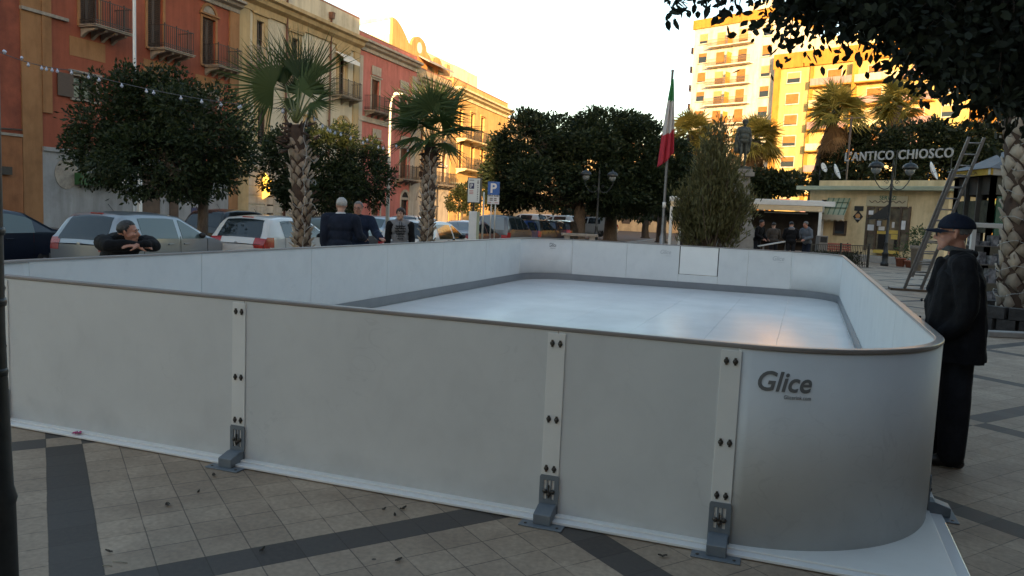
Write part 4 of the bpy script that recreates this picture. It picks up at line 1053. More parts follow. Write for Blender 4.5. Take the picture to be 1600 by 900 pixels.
def palm(label, base, h, r, leafspec, seed, group=None, skirt=0, boots=True, lm=None, Rfan=.9, pet=.9, name='fan_palm', nrand=0, emin=-25, seg=34, pxl=(), Dp=14):
    rs = np.random.RandomState(seed); root = thing(name, label, 'palm tree', base, 0, group)
    mb = MB(); n = 9; prof = []
    lean = Vector((rs.uniform(-.02,.02), rs.uniform(-.02,.02), 0))
    pts = [lean*h*(t**2)*h + Vector((0,0,h*t)) for t in np.linspace(0,1,n)]
    rad = [r*(1.02 if t < .04 else .93 if boots else 1) for t in np.linspace(0,1,n)]
    mb.tube(pts, rad, 14); mb.build('trunk', M_BOOTD if boots else M_BARK, root)
    if boots:
        V = []; F = []; per = 6; dz = 2*math.pi*r/per*.60; rows = int((h-.25)/dz)
        def sur(a, z, rr): c = lean*h*((min(z,h)/h)**2)*h; return c + Vector((math.cos(a)*rr, math.sin(a)*rr, z))
        for i in range(rows):
            for k in range(per):
                a = 2*math.pi*(k + .5*(i % 2))/per + rs.normal(0,.06); z = .06 + dz*i + rs.normal(0,.02); da = math.pi/per*rs.uniform(.58,.98); h0 = dz*rs.uniform(.72,.9); h1 = dz*rs.uniform(.7,1.0); out = rs.uniform(.01,.095); tl = rs.normal(0,.3)
                if rs.random() < .1: continue
                o = len(V); P = [(a+tl*da,z-h0,r*.94),(a+da*.5,z-h0*.42,r*.99),(a+da,z,r*.965),(a+da*.42,z+h1*.7,r*1.0+out*.7),(a+tl*da*.5,z+h1,r*1.0+out),(a-da*.42,z+h1*.7,r*1.0+out*.7),(a-da,z,r*.965),(a-da*.5,z-h0*.42,r*.99)]
                ce = sur(a, z, r*1.035); V += [tuple(sur(*q)) for q in P] + [tuple(sur(q[0], q[1], q[2]-.035)) for q in P] + [tuple(ce)]
                for e in range(8): F += [(o+e, o+(e+1)%8, o+16, o+16), (o+e, o+8+e, o+8+(e+1)%8, o+(e+1)%8)]
        F = [f_ if f_[2] != f_[3] else f_ for f_ in F]
        q4 = [f_ for f_ in F if f_[2] != f_[3]]; t3 = [f_ for f_ in F if f_[2] == f_[3]]
        # two triangles of each plate share an edge pair: merge them into quads
        F = q4 + [(t3[e][0], t3[e][1], t3[e+1][1], t3[e][2]) for e in range(0, len(t3), 2)]
        mesh_np('leaf_bases', V, F, M_BOOT, root)
    top = pts[-1]; V = []; F = []; pm = MB()
    # fibrous head of old leaf stubs
    for i in range(34 if boots else 10):
        a = rs.uniform(0, 6.28); e = rs.uniform(-.3,1.1); d = Vector((math.cos(a)*math.cos(e), math.sin(a)*math.cos(e), math.sin(e))); p = top - Vector((0,0,rs.uniform(0,.5))) + Vector((d.x,d.y,0))*r*.8
        pm.tube([p, p+d*rs.uniform(.12,.3)], [.03,.012], 5, 1)
    if boots:                                   # ragged stubs of cut fronds all the way up
        sm_ = MB()
        for i in range(int(h*26)):
            a = rs.uniform(0, 6.28); z = h*rs.random(); d = Vector((math.cos(a), math.sin(a), rs.uniform(.2,1.4))).normalized(); p = Vector((math.cos(a)*r*.95, math.sin(a)*r*.95, z)); q = p+d*rs.uniform(.06,.13)
            sm_.bar(p, q, rs.uniform(.02,.045), .012, mi=0 if rs.random() < .5 else 1, up=(-math.sin(a), math.cos(a), 0))
        sm_.build('stub_fringe', [M_BOOTD, M_BOOT], root)['kind'] = 'stuff'
    for (az, el, pl, R, dr) in leafspec:
        d = Vector((math.cos(az)*math.cos(el), math.sin(az)*math.cos(el), math.sin(el))); b = top + d*.05; e = top + d*pl - Vector((0,0,.06*pl*pl))
        pm.tube([b, b.lerp(e,.5)+Vector((0,0,.03)), e], [.022,.015,.010], 6, 0)
        td = (e-b).normalized() - Vector((0,0,dr)); upv = Vector((0,0,1)) if abs(el) < 1.1 else Vector((math.cos(az),math.sin(az),0))*-1
        tw = rs.normal(0,.35); upv = upv + Vector((-math.sin(az), math.cos(az), 0))*tw
        fan(V, F, e, td, R, upv, rs, seg)
    for (hx, hy, tx, ty, dd, td_, R, sp) in pxl:
        e = at(hx, Dp+dd, hy) - Vector(base); tp = at(tx, Dp+dd+td_, ty) - Vector(base); b = top + (e-top).normalized()*.06
        pm.tube([b, b.lerp(e,.5)+Vector((0,0,.03)), e], [.022,.015,.010], 6, 0)
        tocam = (CAMC - Vector(base)).normalized()
        fan(V, F, e, tp-e, R, tocam + Vector((0,0,.25)) + Vector(rs.normal(0,.18,3)), rs, seg, sp, .2)
    for i in range(nrand):
        az = rs.uniform(0, 6.28); el = R_(emin) + (R_(85)-R_(emin))*(i/nrand); pl = pet*rs.uniform(.75,1.15)
        d = Vector((math.cos(az)*math.cos(el), math.sin(az)*math.cos(el), math.sin(el))); b = top + d*.05; e = top + d*pl - Vector((0,0,.12*pl*pl*math.cos(el)))
        pm.tube([b, e], [.025,.012], 5, 0); fan(V, F, e, (e-b).normalized()-Vector((0,0,.25)), Rfan*rs.uniform(.85,1.1), Vector((0,0,1)) + Vector(rs.normal(0,.4,3)), rs, seg, droop=.35)
    pm.build('stalks', [M_PET, M_BOOTD], root)
    mesh_np('fronds', V, F, lm or L_PALM, root)
    if skirt:
        V = []; F = []
        for i in range(skirt):
            az = rs.uniform(0,6.28); el = -R_(rs.uniform(35,80)); t = rs.random(); b = top - Vector((0,0,t*2.0)); d = Vector((math.cos(az)*math.cos(el), math.sin(az)*math.cos(el), math.sin(el))); e = b + d*pet*rs.uniform(.6,1.0)
            fan(V, F, e, d-Vector((0,0,.6)), Rfan*rs.uniform(.6,.85), Vector((math.cos(az),math.sin(az),.4)), rs, 14, 1.2, .4)
        mesh_np('dead_leaf_skirt', V, F, M_DRY, root)
    return root
CA = math.atan2(CAMR[1][0], CAMR[0][0])          # azimuth of the picture's rightwards direction
G_PLAZA = 'young fan palms wrapped with wire around the rink'
palm('young fan palm with one big fan spreading left over the red house', gp(475,14), 2.98, .165,
     [(CA+1.3, 1.30, .65, .75, -.1), (CA+.9, .9, .5, .6, .4)], 41, G_PLAZA,
     pxl=[(428,138,352,116,-.15,-.2,1.06,1.7), (446,132,418,56,.1,0,.98,.85), (468,126,459,40,.0,.1,1.08,.7), (482,130,502,48,.15,.1,1.06,.75), (489,146,518,98,-.2,-.1,.62,1.1), (486,160,512,170,-.3,-.15,.48,1.5), (464,148,448,95,.35,.2,.7,.9), (458,156,440,178,.1,0,.42,1.3)], Dp=14)
palm('young fan palm before the pink house, shorter drooping green crown', gp(668,19.5), 3.15, .175,
     [(CA+math.pi, 1.0, .95, .9, .2), (CA+2.5, 1.2, 1.0, .95, 0), (CA+.4, 1.15, 1.0, .95, 0), (CA+1.4, 1.35, 1.1, 1.0, 0), (CA-.1, .8, .7, .85, .6), (CA-.9, 1.0, .75, .85, .6), (CA-2.2, .9, .75, .85, .7), (CA-1.5, .6, .5, .8, .9), (CA+.9, 1.3, 1.1, .95, 0), (CA+math.pi+.5, .5, .5, .75, .9), (CA-1.3, 1.3, 1.0, .9, .1), (CA-1.8, 1.4, 1.1, .9, .1), (CA-.3, .3, .4, .7, 1.2), (CA+2.9, .3, .4, .7, 1.2)], 42, G_PLAZA)
palm('stout fan palm trunk at the right edge behind the man in the black coat', gp(1600,13), 5.2, .29, [], 43, G_PLAZA, nrand=14, Rfan=1.0, pet=1.0, emin=5)
G_FAR = 'tall sunlit fan palms before the apartment blocks'
for i, (px, D, yt, lb) in enumerate(((1082,66,212,'sunlit fan palm left of the statue, leftmost of the tall palms'), (1172,64,222,'sunlit fan palm right behind the statue'), (1276,60,178,'tall sunlit fan palm with long brown skirt, left of the thin mast'), (1366,62,165,'tall sunlit fan palm with brown skirt above the roof letters, rightmost'))):
    p = at(px, D, yt)
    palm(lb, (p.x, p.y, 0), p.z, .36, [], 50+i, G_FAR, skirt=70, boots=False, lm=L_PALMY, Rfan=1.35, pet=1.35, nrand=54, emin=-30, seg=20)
# ------------------------------------------------------------------ big tree overhead at right
def overhead():
    rs = np.random.RandomState(61); base = (5.6, 4.6, 0); root = thing('overhanging_tree', 'broad-leaved tree whose dark canopy overhangs the top right corner', 'tree', base)
    mb = MB(); Ps = []; Ds = []
    b0 = Vector(base); fork = Vector((5.4, 5.2, 3.0))
    mb.tube([Vector((0,0,-.02)), Vector((0,.1,.4)), (fork-b0)*.6, fork-b0], [.34,.25,.21,.19], 12)
    edge = [(1042,-40),(1110,-40),(1180,-46),(1225,-34),(1265,-16),(1300,0),(1345,16),(1395,36),(1440,72),(1475,100),(1520,126),(1560,142),(1600,152),(1660,158)]
    def lim(px):
        for (a, b), (c, d) in zip(edge, edge[1:]):
            if a <= px <= c: return b+(d-b)*(px-a)/(c-a)
        return 190
    tips = []
    for i in range(400):
        px = rs.uniform(1215, 1700); y1 = lim(min(px,1660)); py = y1 - abs(rs.normal(0, 110)) - 8
        D = rs.uniform(4.6, 7.2); tips.append((px, py, D))
    for i in range(60):
        px = rs.uniform(1225, 1660); tips.append((px, lim(px)-rs.uniform(-22,14), rs.uniform(4.8,6)))
    tips += [(1055,2,5.2),(1050,14,5.2),(1075,-2,5.3),(1092,-6,5.3),(1110,-14,5.2),(1120,2,5.2),(1140,-18,5.3),(1155,-8,5.2),(1180,2,5.2),(1170,-12,5.3),(1128,10,5.25),(1190,-30,5.3),(1235,62,5.2),(1228,40,5.2),(1243,20,5.2)]
    hub = at(1700, 6, -180) - b0
    hubs = [at(px, D, py)-b0 for px, py, D in ((1250,-70,5.4),(1350,-40,5.8),(1450,20,6.0),(1550,60,6.2),(1640,60,5.6),(1120,-60,5.3),(1450,-120,5.5),(1580,-60,5.0))]
    for hb in hubs: mb.tube([fork-b0, (fork-b0).lerp(hb,.5)+Vector((0,0,.35)), hb], [.10,.06,.025], 8)
    for px, py, D in tips:
        p = at(px, D, py)-b0; hb = min(hubs, key=lambda q: (q-p).length)
        mid = hb.lerp(p,.6)+Vector((0,0,.06)); mb.tube([hb, mid, p], [.012,.007,.003], 4)
        n = 62 if px > 1215 else 13; q = .115 if px > 1215 else .05
        for k in range(n):
            o = Vector(rs.normal(0,q,3)); t = rs.random(); pp = p.lerp(mid, .25*t)+o; Ps.append(tuple(pp)); Ds.append(tuple(o*2+Vector((0,0,-.35))))
    mb.build('branches', M_BARK, root)
    V, F = leaves(np.array(Ps), np.array(Ds), .068, rs, .54)
    Q = V.reshape(-1,4,3); a_, b_, c_, d_ = Q[:,0], Q[:,1], Q[:,2], Q[:,3]; mid = (b_+d_)/2
    V6 = np.stack([a_, mid+(b_-mid)*.95-(c_-a_)*.16, mid+(b_-mid)*.8+(c_-a_)*.2, c_, mid+(d_-mid)*.8+(c_-a_)*.2, mid+(d_-mid)*.95-(c_-a_)*.16], 1).reshape(-1,3)
    mesh_np('leaves', V6, np.arange(len(V6)).reshape(-1,6), L_OVER, root)
overhead()
def right_shade_trees():  # unseen trees added to darken the rink's right side
    G = 'added unseen trees shading the right side of the square'
    for i, (x, y, lb) in enumerate(((7.2,1.0,'dense broad-leaved tree added for shade close by on the right, outside the picture'),(9.5,7.0,'dense broad-leaved tree added for shade right of the capped man, outside the picture'),(4.6,-4.6,'dense broad-leaved tree added for shade behind the photographer on the right'),(12.5,-1.5,'dense broad-leaved tree added for shade farthest right of the photographer'))):
        bl = [(x,y,4.6,2.6,2.6,2.2),(x+1.2,y-.8,5.2,2.2,2.2,1.8),(x-.9,y+.2,5.3,1.9,1.9,1.7),(x+.3,y-1.3,3.6,2.0,2.0,1.2)]
        tree(lb, (x,y,0), bl, 9000, .26, L_OVER, .22, 2.0, group=G, seed=70+i, asp=.6)
right_shade_trees()
for i, (x, y, z, lb) in enumerate(((3.0,-3.4,6.6,'tall spreading tree added for shade just behind the photographer, its crown overhead'),(7.5,-4.5,7.4,'tall spreading tree added for shade behind the photographer, farther right'))):  # two unseen high crowns added to darken the curved rink panel
    tree(lb, (x+.8,y-1.2,0), [(x,y,z,2.9,2.9,1.7),(x+1.6,y+.8,z+.7,2.2,2.2,1.5),(x-1.5,y-.4,z+.4,1.9,1.9,1.3),(x+.4,y-1.8,z-.3,2.2,2.2,1.4)], 9000, .27, L_OVER, .24, 3.4, group='added unseen trees shading the right side of the square', seed=80+i, asp=.6)
# ================================================================== kiosk, pergola, monument, street furniture
M_KIOSK = plaster('kiosk_cream', (.68,.53,.31), (.76,.61,.37), 1.0)
M_EAVE = mat('eave_green_grey', (.30,.33,.23), (.38,.40,.29), 3, rough=.7)
M_BROWNW = mat('door_frame_brown', (.07,.045,.03), (.10,.065,.04), 6, rough=.5)
M_BLACK = mat('black_paint', (.012,.012,.013), (.02,.02,.021), 12, rough=.45)
M_LAMP = mat('lamp_iron', (.018,.021,.023), (.032,.036,.038), 14, rough=.45, metal=.3)
M_PAPER = mat('paper', (.60,.60,.62), (.68,.68,.69), 8, rough=.8)
M_YEL = mat('yellow_sheet', (.52,.36,.06), (.60,.43,.10), 5, rough=.6)
M_TERRA = mat('terracotta', (.30,.10,.06), (.38,.14,.085), 7, rough=.8)
M_PLANT = leafmat('leaf_plant', (.03,.055,.02), (.08,.11,.04))
class Front:
    """a vertical face from photo pixels; local x along it, -y outwards"""
    def __init__(s, name, label, cat, L, Rr, z=0, group=None):
        L = Vector((L.x, L.y, 0)); Rr = Vector((Rr.x, Rr.y, 0)); d = (Rr-L); s.w = d.length; d.normalize(); s.d = d; s.n = Vector((d.y, -d.x, 0)); s.P0 = L; s.z = z
        s.root = thing(name, label, cat, (L.x, L.y, z), math.atan2(d.y, d.x), group)
    def xz(s, px, py, off=0):
        P = onplane(px, py, s.P0 + s.n*off, s.n); return (P-s.P0).dot(s.d), P.z-s.z
    def box(s, name, px0, px1, y0, y1, out, m, back=.003, parent=None, bevel=0):
        """panel between photo pixels (y0 top, y1 bottom), standing out from back to out"""
        pm = (px0+px1)/2; ym = (y0+y1)/2
        x0 = s.xz(px0, ym)[0]; x1 = s.xz(px1, ym)[0]; za = s.xz(pm, y1)[1]; zb = s.xz(pm, y0)[1]
        return MB().box((x0,-out,za), (x1,-back,zb)).build(name, m, parent or s.root, bevel)
def kiosk():
    f = Front('kiosk', 'low cream kiosk bar with flat roof, brown glazed door and green awning', 'kiosk', at(1262,40), at(1478,35)); r = f.root
    ze = f.xz(1365, 298)[1]; zt = f.xz(1365, 282)[1]
    MB().box((0,0,0), (f.w,6,ze)).build('wall', M_KIOSK, r)
    MB().box((-.5,-.55,ze+.002), (f.w+.4,6.4,ze+.2)).build('eave', M_EAVE, r, .02)
    MB().box((.5,-.1,ze+.202), (f.w,5.6,zt)).build('parapet', M_KIOSK, r)
    MB().box((-.3,-1.6,.002), (f.w+.3,-.004,.28)).build('step', M_CONC, r)
    # awning over the small window, cream scalloped valance
    aw = bpy.data.objects.new('awning', None); COL.objects.link(aw); aw.parent = r
    x0, z0 = f.xz(1294, 309); x1 = f.xz(1330, 309)[0]; zb = f.xz(1311, 336)[1]
    M_PLAID = mat('awning_plaid', (.30,.36,.27), (.36,.36,.24), 2, rough=.8)
    MB().prism([(-.02,z0),(-.55,zb),(-.55,zb-.02),(-.02,z0-.03)], x0, x1, 'x').build('canvas', M_PLAID, aw)
    mb = MB()
    for k in range(5): x = x0+.06+(x1-x0-.12)*k/4; mb.prism([(-.022,z0+.004),(-.552,zb+.006),(-.552,zb+.001),(-.022,z0-.001)], x-.03, x+.03, 'x')
    for t in (.3,.62): mb.box((x0,-.03-.53*t-.05,z0+(zb-z0)*t+.03), (x1,-.03-.53*t+.02,z0+(zb-z0)*t+.045))
    mb.build('plaid_stripes', mat('plaid_green', (.10,.17,.12), rough=.8), aw)
    n = 24; mb = MB(); vs = []
    for k in range(n+1): x = x0+(x1-x0)*k/n; q = .27+.05*math.cos(k/n*2*math.pi*4); vs += [(x,-.56,zb-.005),(x,-.565,zb-q)]
    mb.add(vs, [(2*k,2*k+2,2*k+3,2*k+1) for k in range(n)]); mb.build('valance', mat('valance_cream', (.50,.45,.34), rough=.85), aw)
    w = f.box('window', 1302.5, 1323, 345, 368, .05, M_BROWNW); f.box('pane', 1305.5, 1320, 346.5, 365, .06, M_PANE, .0505, w)
    f.box('wall_plaque', 1335.5, 1349.5, 322, 329.5, .04, M_BLACK)
    # diamond sign with orange roundel
    xc, zc = f.xz(1341, 338.5); h = .30
    dm = MB().prism([(xc-h*.82,zc),(xc,zc-h),(xc+h*.82,zc),(xc,zc+h)], -.05, -.004, 'y').build('diamond_sign', M_BLACK, r)
    MB().prism([(xc+.12*math.cos(k*.524), zc+.03+.12*math.sin(k*.524)) for k in range(12)], -.056, -.051, 'y').build('emblem', mat('emblem_orange', (.45,.15,.05), (.5,.3,.12), 30, rough=.6), dm)
    MB().box((xc-.12,-.056,zc-.13), (xc+.12,-.051,zc-.10)).build('emblem_bar', M_PAPER, dm)
    mb = MB(); x, z = f.xz(1291,314); mb.cbox((x,-.2,z), (.12,.3,.1)); mb.cbox((x,-.03,z), (.05,.06,.05)); mb.build('security_camera', M_BLACK, r)
    # glazed entrance
    d = bpy.data.objects.new('door', None); COL.objects.link(d); d.parent = r
    f.box('transom_panel', 1354.5, 1419, 306, 322.5, .06, mat('transom_cream', (.46,.40,.27), rough=.8), .003, d)
    x0, zz = f.xz(1359, 315); x1 = f.xz(1416, 313)[0]; n = 36
    pts = [(x0+(x1-x0)*k/n, zz+.05*math.cos(k/n*2*math.pi*6)) for k in range(n+1)]
    mb = MB()
    for a, b in zip(pts, pts[1:]): mb.bar((a[0],-.064,a[1]), (b[0],-.064,b[1]), .03, .03)
    mb.build('wavy_trim', M_BROWNW, d)
    xx, zz = f.xz(1375, 311.5); tw = f.xz(1401,311)[0]-xx
    text('lettering', 'SERVIZI', .3, mat('sign_green_letter', (.03,.12,.07), rough=.6), d, (xx,-.0605,zz-.02), (R_(90),0,0), .004, .004, 'LEFT', fit=(tw,.2))
    fr = MB()
    def fb(px0, px1, y0, y1, out=.1):
        pm = (px0+px1)/2; x0 = f.xz(px0,(y0+y1)/2)[0]; x1 = f.xz(px1,(y0+y1)/2)[0]; fr.box((x0,-out,f.xz(pm,y1)[1]), (x1,-.004,f.xz(pm,y0)[1]))
    for a, b in ((1353,1356.5),(1367.5,1370.5),(1405,1408.5),(1418,1421.5)): fb(a, b, 323, 391)
    fb(1356.5,1367.5,323,326,.09); fb(1370.5,1405,323,325.5,.09); fb(1408.5,1418,323,326,.09); fb(1356.5,1367.5,361,366,.09); fb(1408.5,1418,360,365,.09); fb(1387,1389.5,325.5,391,.09)
    fr.build('frame', M_BROWNW, d)
    f.box('pane', 1356, 1419, 324, 391, .03, mat('door_glass', (.10,.09,.07), (.20,.17,.12), 3, rough=.06, spec=.7), .004, d)
    for a, b, y0, y1 in ((1357.5,1366,329,335.5),(1355.5,1366.8,351,360),(1371.5,1378,345,353),(1374,1383.5,354,360),(1409.5,1416,345,359),(1395,1399,347,356)): f.box('notice', a, b, y0, y1, .096 if a > 1369 and a < 1406 else .094, M_PAPER, .0905, d)
    for a, b, y0, y1 in ((1371,1386.5,361,365.5),(1390,1404.5,360,365.5),(1393,1404,366.5,374)): f.box('yellow_panel', a, b, y0, y1, .06, M_YEL, .0305, d)
    f.box('dark_lining', 1372, 1386.5, 366, 389, .05, M_DARK, .0305, d); f.box('dark_lining', 1397, 1404, 375, 389, .05, M_DARK, .0305, d)
    f.box('yellow_sill', 1369, 1404, 391, 396, .35, M_YEL, .004, d)
    # dark peaked canopy by the door
    x, z = f.xz(1381, 338); MB().prism([(x-.45,z-.2),(x+.55,z+.55),(x+.55,z-.05),(x+.5,z-.12)], -.9, -.6, 'y').build('folded_parasol', M_BLACK, r)
    return f
KF = kiosk()
def roof_sign():
    f = Front('roof_sign', 'grey capital letters on a thin frame above the kiosk roof', 'sign', at(1318,41.0), at(1494,36.0)); r = f.root
    txt = "L'ANTICO CHIOSCO"; za = f.xz(1400,249.3)[1]; h = f.xz(1400,234.2)[1]-za
    x0 = f.xz(1321,243)[0]; x1 = f.xz(1490,240)[0]
    m = mat('letter_grey', (.27,.27,.28), (.35,.35,.35), 6, rough=.5)
    text('lettering', txt, .6, m, r, (x0,-.02,za), (R_(90),0,0), .03, .008, 'LEFT', 0, 1.12, fit=(x1-x0,h))
    mb = MB(); zb = KF.xz(1365,282)[1]
    for x in (x0+.1, (x0+x1)/2, x1-.1): mb.bar((x,.06,zb-.02), (x,.06,za+h), .03)
    for z in (za+.05, za+h-.06): mb.bar((x0,.06,z), (x1,.06,z), .025)
    mb.build('frame', M_LAMP, r)
roof_sign()
def dish(px, py, D, rad, az, label):
    p = at(px, D, py); r = thing('satellite_dish', label, 'satellite dish', (p.x,p.y,KF.xz(1365,282)[1]), az, 'white satellite dishes on the kiosk roof'); z = p.z - KF.xz(1365,282)[1]
    mb = MB(); mb.M = Matrix.Translation((0,-.05,z)) @ Euler((R_(68),0,0)).to_matrix().to_4x4()
    mb.lathe([(.02,-.005),(rad*.35,.01),(rad*.7,.05),(rad,.11),(rad,.125),(rad*.7,.065),(rad*.35,.025),(.02,.01)], 20); mb.build('reflector', mat('dish_white', (.58,.58,.58), (.66,.66,.65), 5, rough=.5), r)
    mb = MB(); mb.tube([(0,.05,-.02),(0,.05,z-.05)], .025, 8); mb.bar((0,0,z-.1), (0,-.45,z+.08), .02); mb.cbox((0,-.47,z+.1), (.06,.1,.06)); mb.build('mount', M_LAMP, r)
dish(1303,269,37,.38,R_(75),'white satellite dish at the left end of the kiosk roof'); dish(1453,268,34,.42,R_(70),'white satellite dish near the right end of the kiosk roof'); dish(1283,263,38.5,.25,R_(60),'smallest white satellite dish, at the far left of the kiosk roof')
def pergola():
    f = Front('pergola', 'white framed pergola with dark interior standing left of the kiosk', 'pergola', at(1046,40), at(1283,37)); r = f.root; z = 2.76; w = f.w
    def bar_(name, a, b, m=M_METALW): return MB().box(a, b).build(name, m, r, .01)
    m2 = mat('beam_cream', (.62,.48,.30), (.68,.54,.35), 3, rough=.6)
    bar_('post', (0,0,0), (.14,.14,z-.5)); bar_('post', (w-.14,0,0), (w,.14,z-.5)); bar_('post', (0,2.3,0), (.14,2.44,z-.5)); bar_('post', (w-.14,2.3,0), (w,2.44,z-.5))
    bar_('fascia', (-.05,-.06,z-.24), (w+.55,.06,z)); bar_('beam', (.0,-.03,z-.5), (w,.11,z-.242), m2); bar_('side_beam', (0,.12,z-.5), (.14,2.3,z-.02)); bar_('side_beam', (w-.14,.12,z-.5), (w,2.3,z-.02))
    bar_('roof_panel', (0,.07,z-.02), (w,2.5,z+.03)); bar_('back_curtain', (.15,2.2,0), (w-.15,2.25,z-.5), mat('curtain_dark', (.03,.025,.022), (.055,.045,.04), 3, rough=.9))
    for x, y in ((w*.62, 1.2), (w*.72, 1.8)): bar_('strip_light', (x,y,z-.62), (x+1.3,y+.06,z-.57))
    mb = MB()
    for k in range(9): x = .8+k*(w-1.6)/8; mb.cbox((x,1.8,.75), (.7,.6,.04)); mb.bar((x,1.8,0), (x,1.8,.74), .06)
    mb.build('stacked_tables', M_BROWNW, r)
pergola()
# street lamps
def street_lamp(label, base, H, rz, side=.72):
    r = thing('street_lamp', label, 'street lamp', base, rz, 'cast iron twin lantern street lamps')
    mb = MB(); mb.lathe([(.16,0),(.16,.12),(.12,.16),(.12,.5),(.15,.53),(.10,.6),(.07,.95),(.085,.99),(.06,1.03),(.05,H-1.1),(.07,H-1.06),(.05,H-1.0),(.04,H-.1),(.055,H-.06),(.015,H+.12),(.002,H+.22)], 14); mb.build('post', M_LAMP, r)
    for s in (-1,1):
        a = MB(); pts = []
        for k in range(15):
            t = k/14; an = math.pi*1.02*t; pts.append((s*(.05+side*.5*(1-math.cos(an))), 0, H-.85-.42*math.sin(an)*(1 if t < .6 else .9)+.42*t))
        a.tube(pts, .02, 7); x, z = pts[-1][0], pts[-1][2]
        sp = [(s*(.22+.10*math.cos(q)*(1-q/9)), 0, H-.78+.10*math.sin(q)*(1-q/9)) for q in np.linspace(0,7,18)]; a.tube(sp, .012, 6)
        arm = a.build('arm', M_LAMP, r)
        ln = bpy.data.objects.new('lantern', None); COL.objects.link(ln); ln.parent = r; ln.location = (s*side, 0, H-.42)
        MB().lathe([(.02,-.06),(.09,-.03),(.13,.0),(.19,.10),(.2,.24)], 12).build('glass', mat('lamp_glass', (.16,.18,.19), rough=.25, spec=.6), ln)
        MB().lathe([(.30,.24),(.31,.27),(.27,.38),(.16,.46),(.05,.49),(.04,.55),(.012,.60)], 14).build('hood', M_LAMP, ln)
street_lamp('twin lantern lamp post in front of the fig trees', gp(933,42), 3.95, CA)
street_lamp('twin lantern lamp post in front of the kiosk door', gp(1387,33), 4.35, CA)
# near dark post at the left edge
def near_post():
    p = at(-14, 2.35); r = thing('lamp_post', 'dark iron post cut by the left picture edge, close by', 'lamp post', (p.x-.01, p.y, 0))
    MB().lathe([(.085,0),(.085,.1),(.062,.16),(.055,.6),(.06,.62),(.05,.66),(.036,1.15),(.034,2.2),(.032,4.3)], 20).build('post', M_LAMP, r)
    mb = MB()
    for z in (1.02,1.24,1.46): mb.lathe([(.04,z),(.042,z+.012),(.04,z+.024)], 16)
    mb.build('collar', M_LAMP, r)
near_post()
def thin_pole():
    g = gp(211,25,-.28); r = thing('flag_mast', 'thin white mast rising in front of the red house and leaving the picture', 'mast', g)
    MB().lathe([(.10,0),(.10,.3),(.055,.36),(.05,9.5),(.04,9.6)], 12).build('mast', mat('mast_white', (.48,.48,.47), rough=.4, metal=.2), r)
thin_pole()
def street_light():
    g = gp(606,30,-.28); r = thing('street_light', 'tall pale street light with a single flat head catching the sun', 'street light', g, CA); m = mat('galvanised', (.50,.48,.43), (.58,.56,.5), 6, rough=.4, metal=.3)
    H = at(606,30,150).z+.28
    MB().tube([(0,0,0),(0,0,1.2),(0,0,H-.4),(.06,0,H-.1),(.2,0,H)], [.08,.08,.05,.045,.04], 10).build('pole', m, r)
    mb = MB(); mb.prism([(.12,H-.05),(.45,H+.0),(.5,H+.06),(.2,H+.1),(.1,H+.04)], -.11, .11, 'y'); mb.build('lamp_head', m, r, .02)
street_light()
def thin_mast():
    g = gp(1316,52); r = thing('antenna_mast', 'thin dark mast with short cross arm between the two tall palms', 'mast', g, CA); H = at(1316,52,183).z
    mb = MB(); mb.tube([(0,0,0),(0,0,H)], .07, 8); mb.bar((-.5,0,H-.2), (.9,0,H-.05), .06); mb.build('mast', M_BROWNW, r)
thin_mast()
# flag and pole
def flag():
    g = gp(1036.5,28); H = at(1037,28,113).z; r = thing('flagpole', 'grey steel flagpole carrying the drooping flag', 'flagpole', g); m = mat('pole_grey', (.20,.21,.22), (.26,.27,.28), 8, rough=.4, metal=.4)
    MB().lathe([(.13,0),(.13,.5),(.10,.52),(.10,.95),(.075,1.0),(.06,1.1),(.05,2.1),(.045,H-.06),(.055,H-.05),(.055,H),(.01,H+.02)], 12).build('pole', m, r)
    MB().lathe([(.065,2.0),(.065,2.2)], 12).build('collar', M_METALW, r)
    # hanging cloth: hoist runs down the pole, the fly drops beside it
    zt = at(1037,28,127).z; n, k = 40, 26; V = []; F = []; rs = np.random.RandomState(2); ax = Vector((math.cos(CA), math.sin(CA), 0)); ay = Vector((-ax.y, ax.x, 0))
    zb0 = at(1025,28,262).z; zb1 = at(1043,28,240).z
    for i in range(n+1):
        t = i/n; xl = -.03-.31*t**.8; xr = .04+.16*t**.7
        for j in range(k+1):
            u = j/k; x = xl+(xr-xl)*u; z = zt + ((zb0 + (zb1-zb0)*u**1.3) - zt)*t
            V.append(tuple(ax*x + ay*(-.09+.075*math.sin(u*15+t*1.5)*min(1,t*2.5)+.03*math.sin(u*29+2)*t) + Vector((0,0,z+.02*math.sin(u*9)*t))))
    F = [(i*(k+1)+j, i*(k+1)+j+1, (i+1)*(k+1)+j+1, (i+1)*(k+1)+j) for i in range(n) for j in range(k)]
    ms = [mat('flag_green', (.02,.16,.05), rough=.8), mat('flag_white', (.46,.45,.45), rough=.8), mat('flag_red', (.36,.02,.04), rough=.8)]
    o = mesh_np('flag', V, F, ms); o.location = g
    for f_ in o.data.polygons:
        i = f_.index//k; u = (f_.index % k)/k; t = (i+.5)/n + .05*(.5-u); f_.material_index = 0 if t < .27 else 1 if t < .66 else 2; f_.use_smooth = True
    o.modifiers.new('s','SOLIDIFY').thickness = .006
    tag(o, 'green white and red flag hanging limp from the grey flagpole', 'flag')
flag()
